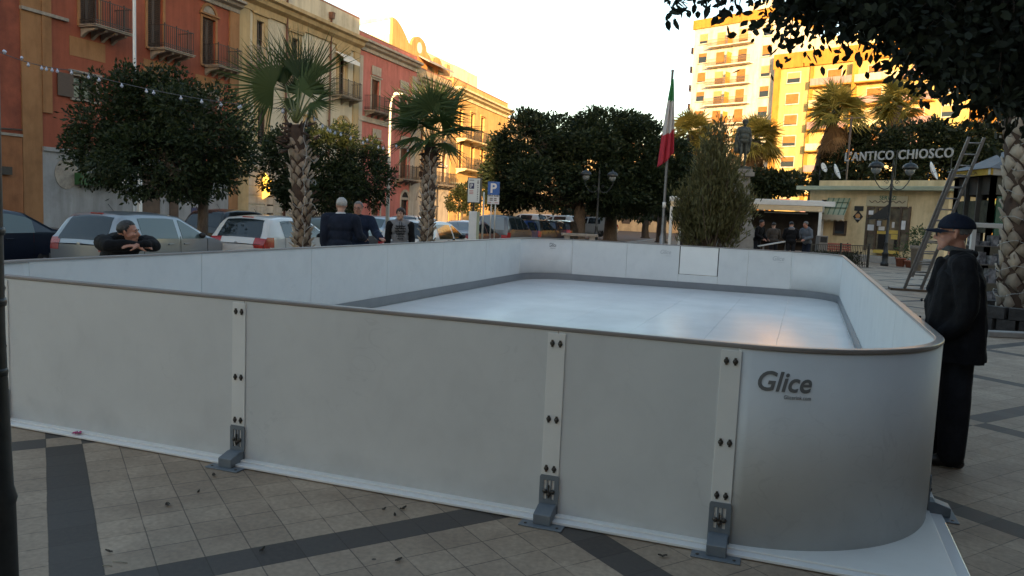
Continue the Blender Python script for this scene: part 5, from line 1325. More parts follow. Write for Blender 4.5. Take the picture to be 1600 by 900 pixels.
# parking totem, parking sign
def parking():
    g = gp(741,27); r = thing('parking_totem', 'white parking payment totem with lit panel on top and post below', 'parking sign', g, CA)
    z0 = at(740,27,372).z; z1 = at(740,27,330).z; 
    MB().box((-.17,-.14,0), (.10,.14,z1)).build('post', M_METALW, r, .01); MB().box((.101,-.13,0), (.19,.13,z1-.01)).build('post_side', M_EAVE, r)
    za = at(741,27,316).z; zb = at(741,27,279).z; w0, w1 = -.24, .17
    fr = MB().box((w0-.02,-.1,za-.03), (w1+.06,.1,zb+.03)).build('panel_case', mat('case_olive', (.06,.06,.05), rough=.5), r)
    MB().box((w0,-.104,za), (w1-.0,-.1005,zb)).build('panel_face', mat('panel_white', (.66,.67,.64), rough=.4), fr)
    MB().box((-.06,-.05,z1+.002), (.0,.05,za-.031)).build('neck', M_LAMP, r)
    bl = mat('sign_navy', (.02,.025,.09), rough=.4); h = zb-za
    pb = MB().box((w0+.04,-.108,za+h*.56), (w0+.21,-.1045,za+h*.8)).build('blue_square', bl, fr)
    text('lettering', 'P', .2, M_METALW, pb, (w0+.125,-.1085,za+h*.59), (R_(90),0,0), .001, .006, 'CENTER', fit=(.09,h*.18))
    mb = MB()
    for k in range(9): mb.box((w1-.09,-.107,za+h*(.08+.075*k)), (w1-.055+.01*(k % 2),-.1045,za+h*(.12+.075*k)))
    mb.prism([(w1-.11,za+h*.83),(w1-.03,za+h*.83),(w1-.07,za+h*.76)], -.107, -.1045, 'y'); mb.box((w1-.085,-.107,za+h*.83), (w1-.055,-.1045,za+h*.92)); mb.box((w0+.04,-.107,za+h*.9), (w0+.2,-.1045,za+h*.93)); mb.build('small_print', M_SHUTG, fr)
    mb = MB()
    for k in range(3): mb.box((w0+.05,-.107,za+h*(.34+.06*k)), (w0+.19,-.1045,za+h*(.37+.06*k)))
    mb.build('red_print', mat('print_red', (.5,.2,.17), rough=.6), fr)
    g = gp(770,30); r = thing('parking_sign', 'blue parking sign with white letter and white plate below on two poles', 'parking sign', g, CA)
    za = at(771,30,304.5).z; zb = at(771,30,284).z; zc = at(771,30,319).z; gm = MATS['galvanised']
    MB().tube([(-.07,.03,0),(-.07,.03,za)], .025, 8).build('pole', gm, r); MB().tube([(.09,.03,0),(.09,.03,za)], .025, 8).build('pole', gm, r)
    pn = MB().box((-.23,-.012,za), (.23,.0,zb)).build('blue_plate', mat('sign_blue', (.015,.10,.36), (.02,.12,.40), 4, rough=.35), r, .004)
    text('lettering', 'P', .4, M_METALW, pn, (.0,-.0125,za+.07), (R_(90),0,0), .001, .012, 'CENTER', fit=(.24,(zb-za)-.13))
    p2 = MB().box((-.23,-.012,zc), (.23,.0,za-.012)).build('white_plate', M_PAPER, r, .004)
    mb = MB(); h = za-zc
    for a, b, z in ((-.2,-.02,.82),(.02,.2,.82),(-.14,-.02,.55),(.03,.13,.55),(-.14,-.02,.36),(.03,.13,.36)): mb.box((a,-.0145,zc+h*z), (b,-.0125,zc+h*z+.045))
    mb.build('small_print', M_SHUTG, p2)
    mb = MB(); mb.box((-.19,-.0145,zc+h*.12), (-.08,-.0125,zc+h*.2)); mb.box((.06,-.0145,zc+h*.12), (.18,-.0125,zc+h*.2)); mb.build('red_print', MATS['print_red'], p2)
    g = gp(755,28); r = thing('sign_pole', 'bare grey pole between the parking totem and the blue sign', 'pole', g); MB().tube([(0,0,0),(0,0,at(755,28,300).z)], .035, 8).build('pole', gm, r)
parking()
# monument
def monument():
    g = gp(1153,36); r = thing('monument_pedestal', 'grey stone pedestal with flared blocky base under the bronze soldier', 'pedestal', g, CA); m = mat('pedestal_stone', (.16,.15,.135), (.23,.215,.195), 3, rough=.85, bump=.3)
    def fr(z0, z1, w0, w1, n='block'): 
        a, b = w0/2, w1/2; mb = MB().add([(-a,-a,z0),(a,-a,z0),(a,a,z0),(-a,a,z0),(-b,-b,z1),(b,-b,z1),(b,b,z1),(-b,b,z1)], [(0,3,2,1),(4,5,6,7),(0,1,5,4),(1,2,6,5),(2,3,7,6),(3,0,4,7)]); return mb.build(n, m, r, .02)
    fr(0,.35,2.6,2.6,'step'); fr(.352,1.0,1.7,1.5); fr(1.002,1.75,1.46,.86); fr(1.752,1.95,1.0,1.0,'moulding'); fr(1.952,3.7,.78,.66,'shaft'); fr(3.702,3.9,.95,.95,'moulding'); fr(3.902,4.05,.8,.8)
    return g
MON = monument()
def bench(label, c, rz, L=1.6, m=M_WOOD, back=True, name='bench'):
    r = thing(name, label, 'bench', c, rz)
    for x in (-L/2+.15, L/2-.15):
        mb = MB(); mb.box((x-.04,-.22,0), (x+.04,-.16,.42)); mb.box((x-.04,.16,0), (x+.04,.22,.42)); mb.box((x-.04,-.22,.38), (x+.04,.22,.42))
        if back: mb.bar((x,.2,.40), (x,.30,.85), .06, .05)
        mb.build('leg', M_LAMP, r)
    mb = MB()
    for k in range(4): mb.box((-L/2,-.22+.115*k,.421), (L/2,-.125+.115*k,.455))
    mb.build('seat', m, r)
    if back:
        mb = MB()
        for k in range(3): z = .53+.115*k; y = .235+.022*k; mb.cbox((0,y-.03,z), (L,.028,.095), rot=(-.2,0,0))
        mb.build('backrest', m, r)
    return r
g = gp(1311,36); bench('red slatted bench under the awning window of the kiosk', (g[0],g[1],.0), CA-.15+math.pi*0, 1.35, mat('bench_red', (.24,.055,.035), (.3,.08,.05), 6, rough=.6))
g = gp(737,20.2); bench('brown wooden bench just beyond the far left rink corner', (g[0],g[1],.0), CA+.25+math.pi, 1.3, M_BROWNW)
def stone_bench():
    g = gp(907,40); r = thing('stone_bench', 'long low pale stone bench beneath the middle fig tree', 'bench', g, CA)
    MB().box((-.95,-.25,.5), (.95,.25,.64)).build('seat', M_STONE, r, .02); MB().box((-.8,-.2,0), (-.5,.2,.498)).build('leg', M_STONE, r); MB().box((.5,-.2,0), (.8,.2,.498)).build('leg', M_STONE, r)
stone_bench()
# railing and pots before the kiosk
def fence():
    a = at(1270,29.5); b = at(1361,31); d = Vector((b.x-a.x,b.y-a.y,0)); L = d.length
    r = thing('iron_railing', 'low dark iron railing in front of the red bench and kiosk', 'railing', (a.x,a.y,0), math.atan2(d.y,d.x))
    mb = MB(); H = .86
    for z in (.12,H): mb.box((0,-.015,z), (L,.015,z+.03))
    for k in range(int(L/.1)+1): mb.box((k*.1-.008,-.008,.0), (k*.1+.008,.008,H))
    mb.build('bars', M_IRON, r)
    for k in (0,.5,1): MB().box((L*k-.03,-.03,0), (L*k+.03,.03,H+.1)).build('post', M_IRON, r)
    rs = np.random.RandomState(5); P = np.stack([rs.uniform(.3,L-.1,1800), rs.uniform(.15,.8,1800), rs.uniform(.02,.55,1800)],1); V, F = leaves(P, np.tile([0,-.2,.7],(1800,1)), .13, rs, .35)
    h = thing('low_shrub', 'low dark shrubs growing behind the iron railing', 'shrub', (a.x,a.y,0), math.atan2(d.y,d.x)); mesh_np('foliage', V, F, L_DEEP, h)
fence()
def pot(label, px, D, rad, h, foliage, seed, m=M_TERRA):
    g = gp(px, D); r = thing('plant_pot', label, 'plant pot', g, 0, 'potted plants before the kiosk')
    MB().lathe([(rad*.7,0),(rad*.95,h*.85),(rad*1.08,h*.86),(rad*1.08,h),(rad*.9,h),(rad*.85,h*.9)], 14).build('pot', m, r)
    rs = np.random.RandomState(seed); n = foliage; P, d = crown_points([(0,0,h+rad*1.2,rad*1.5,rad*1.5,rad*1.5)], n, rs, .3); V, F = leaves(P, d, .13, rs, .35); mesh_np('foliage', V, F, M_PLANT, r)
pot('terracotta pot with low leaves right of the kiosk door', 1412, 33, .22, .38, 120, 1); pot('low terracotta trough with few leaves, rightmost by the kiosk door', 1428, 32.5, .25, .3, 80, 2)
pot('potted bush with pale green leaves left of the leaning ladder', 1437, 30, .26, 1.0, 420, 3, M_STONE)
def cabinet():
    g = gp(1286,35); r = thing('drinks_cabinet', 'grey cabinet with dark top standing by the pergola post', 'cabinet', g, CA); MB().box((-.2,-.2,0), (.2,.2,1.15)).build('cabinet', M_SHUTG, r, .01); MB().box((-.15,-.21,.85), (.15,-.2005,1.1)).build('door', M_BLACK, r)
cabinet()
# newsstand, ladder, rack
def newsstand():
    C = at(1538,18.6); c = Vector((C.x,C.y,0)); d1 = Vector((at(1474,20.6).x,at(1474,20.6).y,0))-c; d2 = Vector((at(1690,20.0).x,at(1690,20.0).y,0))-c
    r = thing('newsstand', 'dark newsstand with grey hipped roof and yellow sign band behind the capped man', 'newsstand', c); ze = at(1538,18.6,273).z; zb = at(1538,18.6,263).z
    e = Vector((0,0,1)); P4 = [Vector((0,0,0)), d2, d1+d2, d1]
    def wl(a, b, z0, z1, name, m, th=.05, inset=.0):
        d = (b-a).normalized(); n = Vector((d.y,-d.x,0)); mid = (d1+d2)/2
        if n.dot(mid-a) > 0: n = -n
        a = a - n*inset; b = b - n*inset; mb = MB().add([a+e*z0,b+e*z0,b+e*z1,a+e*z1,a-n*th+e*z0,b-n*th+e*z0,b-n*th+e*z1,a-n*th+e*z1], [(0,1,2,3),(7,6,5,4),(0,4,5,1),(1,5,6,2),(2,6,7,3),(3,7,4,0)]); return mb.build(name, m, r)
    ins = .35; Q = [p.lerp((d1+d2)/2, .14) for p in P4]; M_NS = mat('newsstand_dark', (.022,.02,.018), (.035,.032,.028), 4, rough=.5)
    for i, (a, b) in enumerate(zip(Q, Q[1:]+Q[:1])):
        L = (b-a).length; d = (b-a).normalized()
        wl(a, b, 0, 1.25, 'panel', M_NS); wl(a, b, ze-.45, ze-.01, 'header', M_NS)
        for t in (0, .33, .66, 1): q = a+d*(L*t); MB().box((q.x-.06,q.y-.06,0), (q.x+.06,q.y+.06,ze-.01)).build('post', M_NS, r)
        if i != 0: wl(a, b, 1.6, 2.4, 'pane', mat('newsstand_glass', (.05,.05,.045), (.12,.12,.09), 3, rough=.08), .02, .02)
    # green advertising panel on the right face
    a, b = Q[0], Q[1]; d = (b-a).normalized(); wl(a+d*.15, a+d*.9, 1.3, 2.5, 'green_panel', mat('ad_green', (.012,.10,.06), rough=.5), .03, -.03); wl(a+d*1.0, b, 1.26, 2.5, 'shutter', M_SHUTG)
    # sign band round the eave
    y = wl(d1, Vector((0,0,0)), ze, zb, 'sign_band', mat('band_yellow', (.40,.26,.035), (.50,.34,.06), 8, rough=.5), .06); w = wl(Vector((0,0,0)), d2, ze, zb, 'sign_band', mat('band_white', (.42,.41,.37), (.5,.49,.44), 6, rough=.6), .06)
    wl(d2, d1+d2, ze, zb, 'sign_band', M_SHUTG, .06); wl(d1+d2, d1, ze, zb, 'sign_band', M_SHUTG, .06)
    dd = d2.normalized(); n2 = Vector((dd.y,-dd.x,0)); p = dd*.52 + n2*.004
    text('lettering', 'OTO', .2, M_BLACK, w, (p.x,p.y,ze+.03), (R_(90),0,math.atan2(dd.y,dd.x)), .003, .008, 'LEFT', fit=(.62,(zb-ze)-.06))
    dd1 = -d1.normalized(); n1 = Vector((dd1.y,-dd1.x,0)); p = d1 + dd1*.25 + n1*.004
    text('lettering', 'EDICOLA', .2, mat('band_ink', (.20,.12,.02), rough=.6), y, (p.x,p.y,ze+.03), (R_(90),0,math.atan2(dd1.y,dd1.x)), .003, .004, 'LEFT', fit=(1.2,(zb-ze)-.08))
    ap = at(1585,20.2,232).z; mid = (d1+d2)/2; mb = MB(); o = [p + (p-mid)*.04 for p in P4]; 
    q = [mid.lerp(p,.12) for p in P4]
    # slightly sagging hip roof
    vs = [x+e*(zb+.004) for x in o] + [x.lerp(y_,.45)+e*(zb+(ap-zb)*.36) for x, y_ in zip(o,q)] + [x+e*ap for x in q]; fs = [(i,(i+1)%4,(i+1)%4+4,i+4) for i in range(4)] + [(i+4,(i+1)%4+4,(i+1)%4+8,i+8) for i in range(4)] + [(8,9,10,11),(3,2,1,0)]
    mb.add(vs, fs); mb.build('roof', mat('roof_felt_grey', (.10,.105,.115), (.15,.155,.165), 3, rough=.8), r)
    mb = MB(); mb.lathe([(.2,0),(.22,.06),(.12,.1),(.12,.26),(.2,.3),(.16,.4),(.02,.46)], 10, c=(mid.x,mid.y,ap)); mb.build('roof_vent', M_LAMP, r)
newsstand()
def ladder():
    b = at(1434,20.2); t = at(1524,18.9,214); b = Vector((b.x,b.y,0)); ax = Vector((math.cos(CA),math.sin(CA),0)); ax.z = 0
    r = thing('ladder', 'long grey aluminium extension ladder leaning on the newsstand roof', 'ladder', b); m = mat('ladder_alu', (.20,.19,.185), (.27,.26,.25), 8, rough=.4, metal=.4)
    T = t-b; up = T.normalized(); nrm = up.cross(ax).normalized()
    def section(off, w, t0, t1):
        for s in (-1,1): MB().bar(ax*s*w+nrm*off+T*t0, ax*s*w+nrm*off+T*t1, .075, .03, up=nrm).build('rail', m, r)
        n = int((t1-t0)*T.length/.28)
        for k in range(n): q = T*(t0+(t1-t0)*(k+.5)/n)+nrm*off; MB().tube([q-ax*w,q+ax*w], .017, 6).build('rung', m, r)
    section(0,.22,0,.80); section(-.06,.185,.10,1)
    MB().box((-.55,-.3,.002), (.4,.25,.06)).build('foot_board', M_BROWNW, r)
ladder()
def rack():
    g = gp(1548,15.2); r = thing('display_rack', 'white metal display rack stacked with papers beside the palm trunk', 'display rack', g, CA); H = 1.7; w = .5
    for x in (-w,w-.08):
        for y in (-.2,.2): MB().box((x,y-.03,0), (x+.08,y+.03,H-.002)).build('post', M_METALW, r)
    MB().box((-w-.12,-.26,H), (w+.1,.26,H+.09)).build('top', M_METALW, r, .01)
    rs = np.random.RandomState(8)
    for k in range(4):
        z = .25+.36*k; MB().box((-w+.081,-.2,z), (w-.081,.2,z+.02)).build('shelf', M_SHUTG, r)
        mb = MB()
        for q in range(5): x = -w+.14+.155*q; hh = rs.uniform(.08,.28); mb.cbox((x+.06,rs.uniform(-.1,.05),z+.022+hh/2), (.13,.2,hh), rot=(0,0,rs.uniform(-.15,.15)))
        mb.build('papers', mat('stacked_papers', (.06,.065,.08), (.34,.35,.38), 9, rough=.8), r)
rack()
def tub():
    g = gp(1600,13); r = thing('tree_ring', 'dark stone ring wall around the foot of the right palm', 'planter', g)
    mb = MB(); n = 16
    for k in range(n):
        for j in range(2):
            a = 2*math.pi*(k+.5*j)/n; R0 = .72; mb.cbox((R0*math.cos(a),R0*math.sin(a),.11+.2*j), (.2,.26,.19), rot=(0,0,a))
    mb.build('ring_stones', mat('dark_lava_stone', (.035,.032,.03), (.07,.064,.06), 7, rough=.9, bump=.5), r); MB().lathe([(.62,.02),(.62,.3),(.01,.34)], 16).build('soil', M_EARTH, r)
    k = MB().box((-1.2,-1.25,.0), (1.5,-1.05,.09)).build('edge_kerb', M_CONC, None, .015); k.location = g; k.rotation_euler = (0,0,CA); k['kind'] = 'structure'
tub()
# work trestles under the pergola men
def trestle():
    g = gp(1214,29.3); r = thing('trestle_table', 'narrow white plank on trestles between the four men by the pergola', 'table', g, CA)
    mb = MB().bar((-.65,0,.72), (.55,0,.98), .16, .04); mb.build('plank', M_METALW, r)
    for x in (-.45,.4):
        mb = MB(); h = .74+.13*(x+.65); mb.bar((x,-.28,0), (x,0,h), .04); mb.bar((x,.28,0), (x,0,h), .04); mb.build('leg', M_SHUTG, r)
trestle()
# ------------------------------------------------------------------ strings of lights
M_WIRE = mat('wire', (.05,.05,.055), rough=.6); M_BULB = mat('bulb', (.42,.46,.60), (.55,.58,.68), 30, rough=.25, spec=.6)
def lights(label, pts, nb, sag, seed, name='light_string'):
    P = [Vector(p) for p in pts]; rs = np.random.RandomState(seed); path = []
    for a, b in zip(P, P[1:]):
        for k in range(16): t = k/16; path.append(a.lerp(b,t)-Vector((0,0,sag*4*t*(1-t))))
    path.append(P[-1]); r = thing(name, label, 'string lights', path[0], 0, 'strings of unlit bulbs over the street'); o = path[0]
    MB().tube([p-o for p in path], .008, 5).build('wire', M_WIRE, r)
    for k in range(nb):
        i = int((k+.6+rs.uniform(-.25,.25))/nb*(len(path)-1)); i = min(i, len(path)-2); t = rs.random(); p = path[i].lerp(path[i+1],t)-o; dn = Vector((rs.normal(0,.02), rs.normal(0,.02), -1 if rs.random() < .8 else .6)).normalized()
        MB().tube([p, p+dn*.03, p+dn*.035, p+dn*.06, p+dn*.085], [.013,.013,.026,.03,.008], 8).build('bulb', M_BULB, r)
lights('long string of bulbs drooping from the left edge over the round tree to first palm', [at(-40,15.5,62), at(115,15.2,110), at(470,13.95,172)], 24, .12, 1)
lights('string of bulbs from the first palm head towards the pink house', [at(478,13.95,168), at(535,17,207), at(640,19.3,232)], 14, .1, 2)
lights('string of bulbs running from second palm to the beige house', [at(668,19.4,225), at(700,36,262)], 6, .1, 3)
def trunk_wire(label, px, D, r0, z0, z1, seed):
    g = gp(px, D); r = thing('trunk_lights', label, 'string lights', g, 0, 'wires of small lights wound round palm trunks'); rs = np.random.RandomState(seed); mb = MB(); m = mat('white_wire', (.33,.33,.32), (.42,.42,.41), 9, rough=.5)
    a0 = -math.pi/2 + CA + .25; q = []
    for k in range(30): z = z0+(z1-z0)*k/29; a = a0+.12*math.sin(k*.9)+rs.normal(0,.04); q.append((r0*1.22*math.cos(a), r0*1.22*math.sin(a), z))
    mb.tube(q, .006, 5)
    for k in range(int((z1-z0)/.42)):
        z = z0+.42*k+.1; pts = [(r0*1.24*math.cos(t), r0*1.24*math.sin(t), z+.05*math.sin(t*3+k)+rs.normal(0,.008)) for t in np.linspace(0,6.2,26)]; mb.tube(pts, .0045, 5)
    mb.build('wire', m, r)
    mb = MB()
    for p in q[::2]: mb.ball((p[0]*1.04,p[1]*1.04,p[2]), .016, 0, 6, 4)
    mb.build('small_bulbs', m, r)
trunk_wire('white light wire running up the first palm trunk', 475, 14, .165, .2, 3.1, 1); trunk_wire('white light wire running up the second palm trunk', 668, 19.5, .175, .2, 3.1, 2); trunk_wire('white light wire wound on the stout right palm trunk', 1600, 13, .29, .5, 4.6, 3)
# ================================================================== cars
def paint(name, c, metal=.0): return mat(name, c, rough=.3, metal=metal, coat=.7)
M_TYRE = mat('tyre', (.02,.02,.02), (.03,.03,.03), 30, rough=.85); M_RIM = mat('rim_alloy', (.35,.35,.36), rough=.35, metal=.8)
M_CGLASS = mat('car_glass', (.018,.024,.027), rough=.05, spec=.8); M_CGLASS2 = mat('car_glass_clear', (.10,.135,.135), rough=.06, spec=.8); M_TRIM = mat('car_trim', (.015,.015,.016), rough=.5)
M_TAIL = mat('tail_red', (.30,.012,.012), (.40,.03,.03), 20, rough=.2, spec=.7); M_HEAD = mat('headlamp', (.45,.46,.46), (.6,.6,.6), 20, rough=.12, spec=.8); M_AMBER = mat('amber_lamp', (.75,.28,.08), rough=.25)
M_PLATE = mat('number_plate', (.62,.63,.64), rough=.4); M_EU = mat('plate_blue', (.02,.05,.25), rough=.4)
def car(label, loc, rz, pm, prof, L, W, belt, side=(.22,.50,.53,.80), tail=(.62,.92,.30), tailm=None, glassm=None, rearw=.80, hires=True, plate=None, badge=False, group='cars parked along the street', spoil=None, name='parked_car', amber=False, stripes=False, rwin=None):
    """loc = rear right bottom corner; car heads local +Y; prof = [(y, z)] roof/bonnet outline from the rear lip to the nose"""
    r = thing(name, label, 'car', loc, rz, group); gm = glassm or M_CGLASS
    prof = sorted(prof); py = np.array([p[0] for p in prof]); pz = np.array([p[1] for p in prof])
    # smooth the outline a little
    yy = np.linspace(0, L, 400); zz = np.interp(yy, py, pz); ker = np.hanning(15); ker /= ker.sum(); zz = np.convolve(np.pad(zz, 7, mode='edge'), ker, 'valid')
    topz = lambda y: float(np.interp(y, yy, zz))
    zroof = zz.max(); zb0 = .22
    def hw(y, z):
        t = y/L; g = 1 - .16*max(0,(t-.80)/.20)**2.2 - .10*max(0,(.14-t)/.14)**2
        k = 1 - .05*max(0,(.55-z)/.4)**1.5 - .235*max(0,(z-belt)/(zroof-belt))**1.15*min(1,(zroof-belt)/.5)
        bul = 1 + .012*math.cos((z-.62)*4)
        return W/2*g*k*bul
    xc = -W/2
    ny = 120 if hires else 56
    e = (1-np.cos(np.linspace(0, math.pi, ny+1)))/2; ys = L*(.45*e + .55*np.linspace(0,1,ny+1)); seams = [side[0]*L+.02, (side[1]+side[2])/2*L, side[-1]*L-.10] if hires else []
    ys = sorted(set(np.round(ys,4)) | {round(s*L,4) for s in side} | {round(q,4) for q in seams} | {round(q+.012,4) for q in seams})
    parts = {'body': MB(), 'side_window': MB(), 'rear_window': MB(), 'windscreen': MB(), 'tail_light': MB(), 'headlight': MB(), 'door_seam': MB()}
    def put(key, quad, smooth=True):
        if key in ('side_window','tail_light','headlight'):
            cx_ = sum(q[0] for q in quad)/4; cy_ = sum(q[1] for q in quad)/4/L; key = (key, cx_ > xc, sum(cy_ > k for k in side[1::2]) if key == 'side_window' else 0)
            if key not in parts: parts[key] = MB()
        parts[key].add(quad, [(0,1,2,3)], 0, smooth)
    # shared-vertex grids per part would crease; weld after
    zfr = lambda y: (zb0 + .18*max(0,(y/L-.93)/.07) + .16*max(0,(.06-y/L)/.06))
    for sg in (-1, 1):
        for a, b in zip(ys, ys[1:]):
            ym = (a+b)/2
            def col(y):
                zt = topz(y); z0 = zfr(y); bl = min(belt + .05*(.5-y/L), zt-.005); wt = max(bl+.001, zt-.085)
                zs = list(np.linspace(z0, bl, 13)) + list(np.linspace(bl, wt, 9))[1:] + [wt+(zt-wt)*.55, zt]
                out = []
                for i, z in enumerate(zs):
                    x = hw(y, z)
                    if i == len(zs)-1: x -= .035
                    elif i == len(zs)-2: x -= .010
                    out.append((xc+sg*x, y, z))
                return out
            A, B = col(a), col(b)
            for i in range(len(A)-1):
                zm = (A[i][2]+B[i][2]+A[i+1][2]+B[i+1][2])/4; t = ym/L
                key = 'body'
                wt = topz(ym)-.085
                if 12 <= i < 20 and wt-belt > .06 and any(side[k] < t < side[k+1] for k in range(0, len(side), 2)): key = 'side_window'
                elif i < 13 and .34 < zm and any(q < ym < q+.012 for q in seams): key = 'door_seam'
                elif t < tail[2]*.25 and tail[0] < zm < tail[1]: key = 'tail_light'
                elif t > .90 and .60 < zm < .78: key = 'headlight'
                put(key, [A[i],B[i],B[i+1],A[i+1]])
    nt_ = 22
    ts = np.linspace(-1, 1, nt_+1)
    for a, b in zip(ys, ys[1:]):
        za, zb_ = topz(a), topz(b); ha, hb = hw(a,za)-.035, hw(b,zb_)-.035; ym = (a+b)/2; zm = (za+zb_)/2; sl = (zb_-za)/(b-a)
        for i in range(nt_):
            tm = (ts[i]+ts[i+1])/2
            def P(y, z, h, t): return (xc+h*t, y, z + .045*(1-t*t)*(1 if z > belt else .5))
            key = 'body'
            if ym < L*.5 and zm > belt-.02 and zm < zroof-.10 and abs(tm) < rearw and sl > .25: key = 'rear_window'
            elif ym > L*.5 and zm > belt+.03 and zm < zroof-.06 and abs(tm) < .9 and sl < -.22: key = 'windscreen'
            elif ym < L*.2 and tail[0] < zm < tail[1] and abs(tm) > 1-tail[2]: key = 'tail_light'
            elif ym > L*.9 and .56 < zm < .74 and abs(tm) > .55: key = 'headlight'
            put(key, [P(a,za,ha,ts[i]),P(a,za,ha,ts[i+1]),P(b,zb_,hb,ts[i+1]),P(b,zb_,hb,ts[i])])
    # rear and front closing faces, underbody
    for y, s in ((0,-1),(L,1)):
        z0, z1 = zfr(y), topz(y); n = 10; zs = np.linspace(z0, z1, n+1); h1 = hw(y,z1)-.035
        for i in range(n):
            ha = hw(y,zs[i]) if i < n else h1; hb = hw(y,zs[i+1]) if i+1 < n else h1
            zm = (zs[i]+zs[i+1])/2
            for k in range(12):
                t0, t1 = -1+2*k/12, -1+2*(k+1)/12; tm = (t0+t1)/2; by = lambda t, z: s*.10*(1-t*t)*(1 if y > 0 else .7)
                key = 'tail_light' if y == 0 and tail[0] < zm < tail[1] and abs(tm) > 1-tail[2] else 'body'
                put(key, [(xc+ha*t0, y+by(t0,zs[i]), zs[i]),(xc+ha*t1, y+by(t1,zs[i]), zs[i]),(xc+hb*t1, y+by(t1,zs[i+1]), zs[i+1]),(xc+hb*t0, y+by(t0,zs[i+1]), zs[i+1])])
    parts['body'].box((xc-W*.42, .25, .16), (xc+W*.42, L-.3, .24))
    mm = {'body': pm, 'side_window': gm, 'rear_window': gm if rwin is None else rwin, 'windscreen': gm, 'tail_light': tailm or M_TAIL, 'headlight': M_AMBER if amber else M_HEAD, 'door_seam': M_TRIM}
    for k, mb in parts.items():
        if not mb.f: continue
        kn = k if isinstance(k, str) else k[0]; o = mb.build(kn, mm[kn], r, fixn=False); b = bmesh.new(); b.from_mesh(o.data); bmesh.ops.remove_doubles(b, verts=b.verts, dist=.002); bmesh.ops.recalc_face_normals(b, faces=b.faces)
        if k != 'body':                      # stand glass and lamps proud by a hair and give them an edge
            for v in b.verts: v.co += v.normal*.006
        b.to_mesh(o.data); b.free()
    # wheels in dark arches
    for y in (L*.19, L*.80):
        for sg in (-1, 1):
            w = bpy.data.objects.new('wheel', None); COL.objects.link(w); w.parent = r; w.location = (xc+sg*(W/2-.09), y, .31); w.rotation_euler = (0, R_(90)*sg, 0)
            MB().lathe([(.19,-.08),(.30,-.09),(.315,-.05),(.315,.06),(.30,.095),(.2,.09)], 20).build('tyre', M_TYRE, w)
            mb = MB(); mb.lathe([(.195,.06),(.195,.085),(.17,.09),(.16,.07)], 20)
            for k in range(5): a = k*2*math.pi/5; mb.bar((0,0,.085), (.17*math.cos(a),.17*math.sin(a),.085), .05, .02)
            mb.build('rim', M_RIM, w)
            n = 12; mb = MB(); mb.prism([(.37*math.cos(math.pi*2*k/24), .37*math.sin(math.pi*2*k/24)) for k in range(24)], .018, .035, 'z'); mb.build('wheel_arch', M_TRIM, w)
    # mirrors, handles, trim
    for sg in (-1, 1):
        y = L*.64; mb = MB(); mb.ball((xc+sg*(W/2+.05), y, belt+.07), (.09,.06,.07), 0, 10, 6); mb.build('mirror', M_TRIM, r)
        for y in (side[1]*L-.25, (side[-1]-.2)*L): MB().cbox((xc+sg*(hw(y,belt-.12)+.012), y, belt-.12), (.03,.17,.03)).build('door_handle', pm, r, .006)
    if plate:
        pl = MB().box((xc-.26,-.045,plate[1]), (xc+.26,-.033,plate[1]+.11)).build('number_plate', M_PLATE, r); MB().box((xc+.215,-.047,plate[1]), (xc+.26,-.0455,plate[1]+.11)).build('plate_band', M_EU, pl); MB().box((xc-.26,-.047,plate[1]), (xc-.215,-.0455,plate[1]+.11)).build('plate_band', M_EU, pl)
        text('lettering', plate[0], .1, M_TRIM, pl, (xc,-.0465,plate[1]+.02), (R_(90),0,0), .0008, .002, 'CENTER', fit=(.37,.07))
    if badge:
        y0 = min(p[0] for p in prof)
        bd = MB(); bd.M = Matrix.Translation((xc, -.028+badge[1], badge[0])) @ Euler((R_(90),0,0)).to_matrix().to_4x4(); bd.lathe([(.055,0),(.055,.012),(.045,.016),(.012,.016)], 18); bd.build('badge', M_RIM, r)
    if spoil:
        y = spoil; z = topz(y); MB().box((xc-.16, y-.03, z+.035), (xc+.16, y+.03, z+.06)).build('brake_light', M_TAIL, r, .006)
    MB().tube([(xc, L*.22, topz(L*.22)+.04), (xc, L*.22-.16, topz(L*.22)+.2)], .006, 5).build('aerial', M_TRIM, r)
    return r
HATCH = lambda H, L, rear=0: [(0,.74),(.03,.90),(.10,.96),(.34,H-.13),(.50,H-.04),(1.0,H),(1.7,H-.005),(2.15,H-.05),(2.95,.98),(3.15,.92),(L-.55,.78),(L-.12,.66),(L,.5)]
SALOON = lambda H, L: [(0,.70),(.05,.96),(.55,1.0),(.72,1.02),(1.3,H-.07),(1.7,H),(2.3,H-.01),(2.6,H-.06),(3.3,1.0),(3.5,.93),(L-.4,.80),(L-.1,.68),(L,.5)]
GR = -.28
def cg(px, D): p = at(px, D); return (p.x, p.y, GR)
P_SILVER = paint('paint_silver', (.30,.32,.34), .5); P_BEIGE = paint('paint_champagne', (.30,.275,.225), .35); P_WHITE = paint('paint_white', (.58,.58,.57)); P_NAVY = paint('paint_navy', (.012,.018,.034), .1); P_BLACK = paint('paint_black', (.012,.012,.013))
P_MAROON = paint('paint_maroon', (.10,.022,.022), .2); P_BLUE = paint('paint_blue', (.012,.04,.15), .2); P_GREY = paint('paint_grey', (.07,.075,.08), .3); P_DSILV = paint('paint_dark_silver', (.15,.16,.17), .5)
g = at(52,17.2); car('dark navy saloon nosing in at the left picture edge beside the silver hatchback', (g.x-1.75,g.y-.2+1.6,GR), math.pi+R_(-4), P_NAVY, SALOON(1.44,4.4), 4.4, 1.75, .93, side=(.27,.46,.485,.72), glassm=M_CGLASS2)
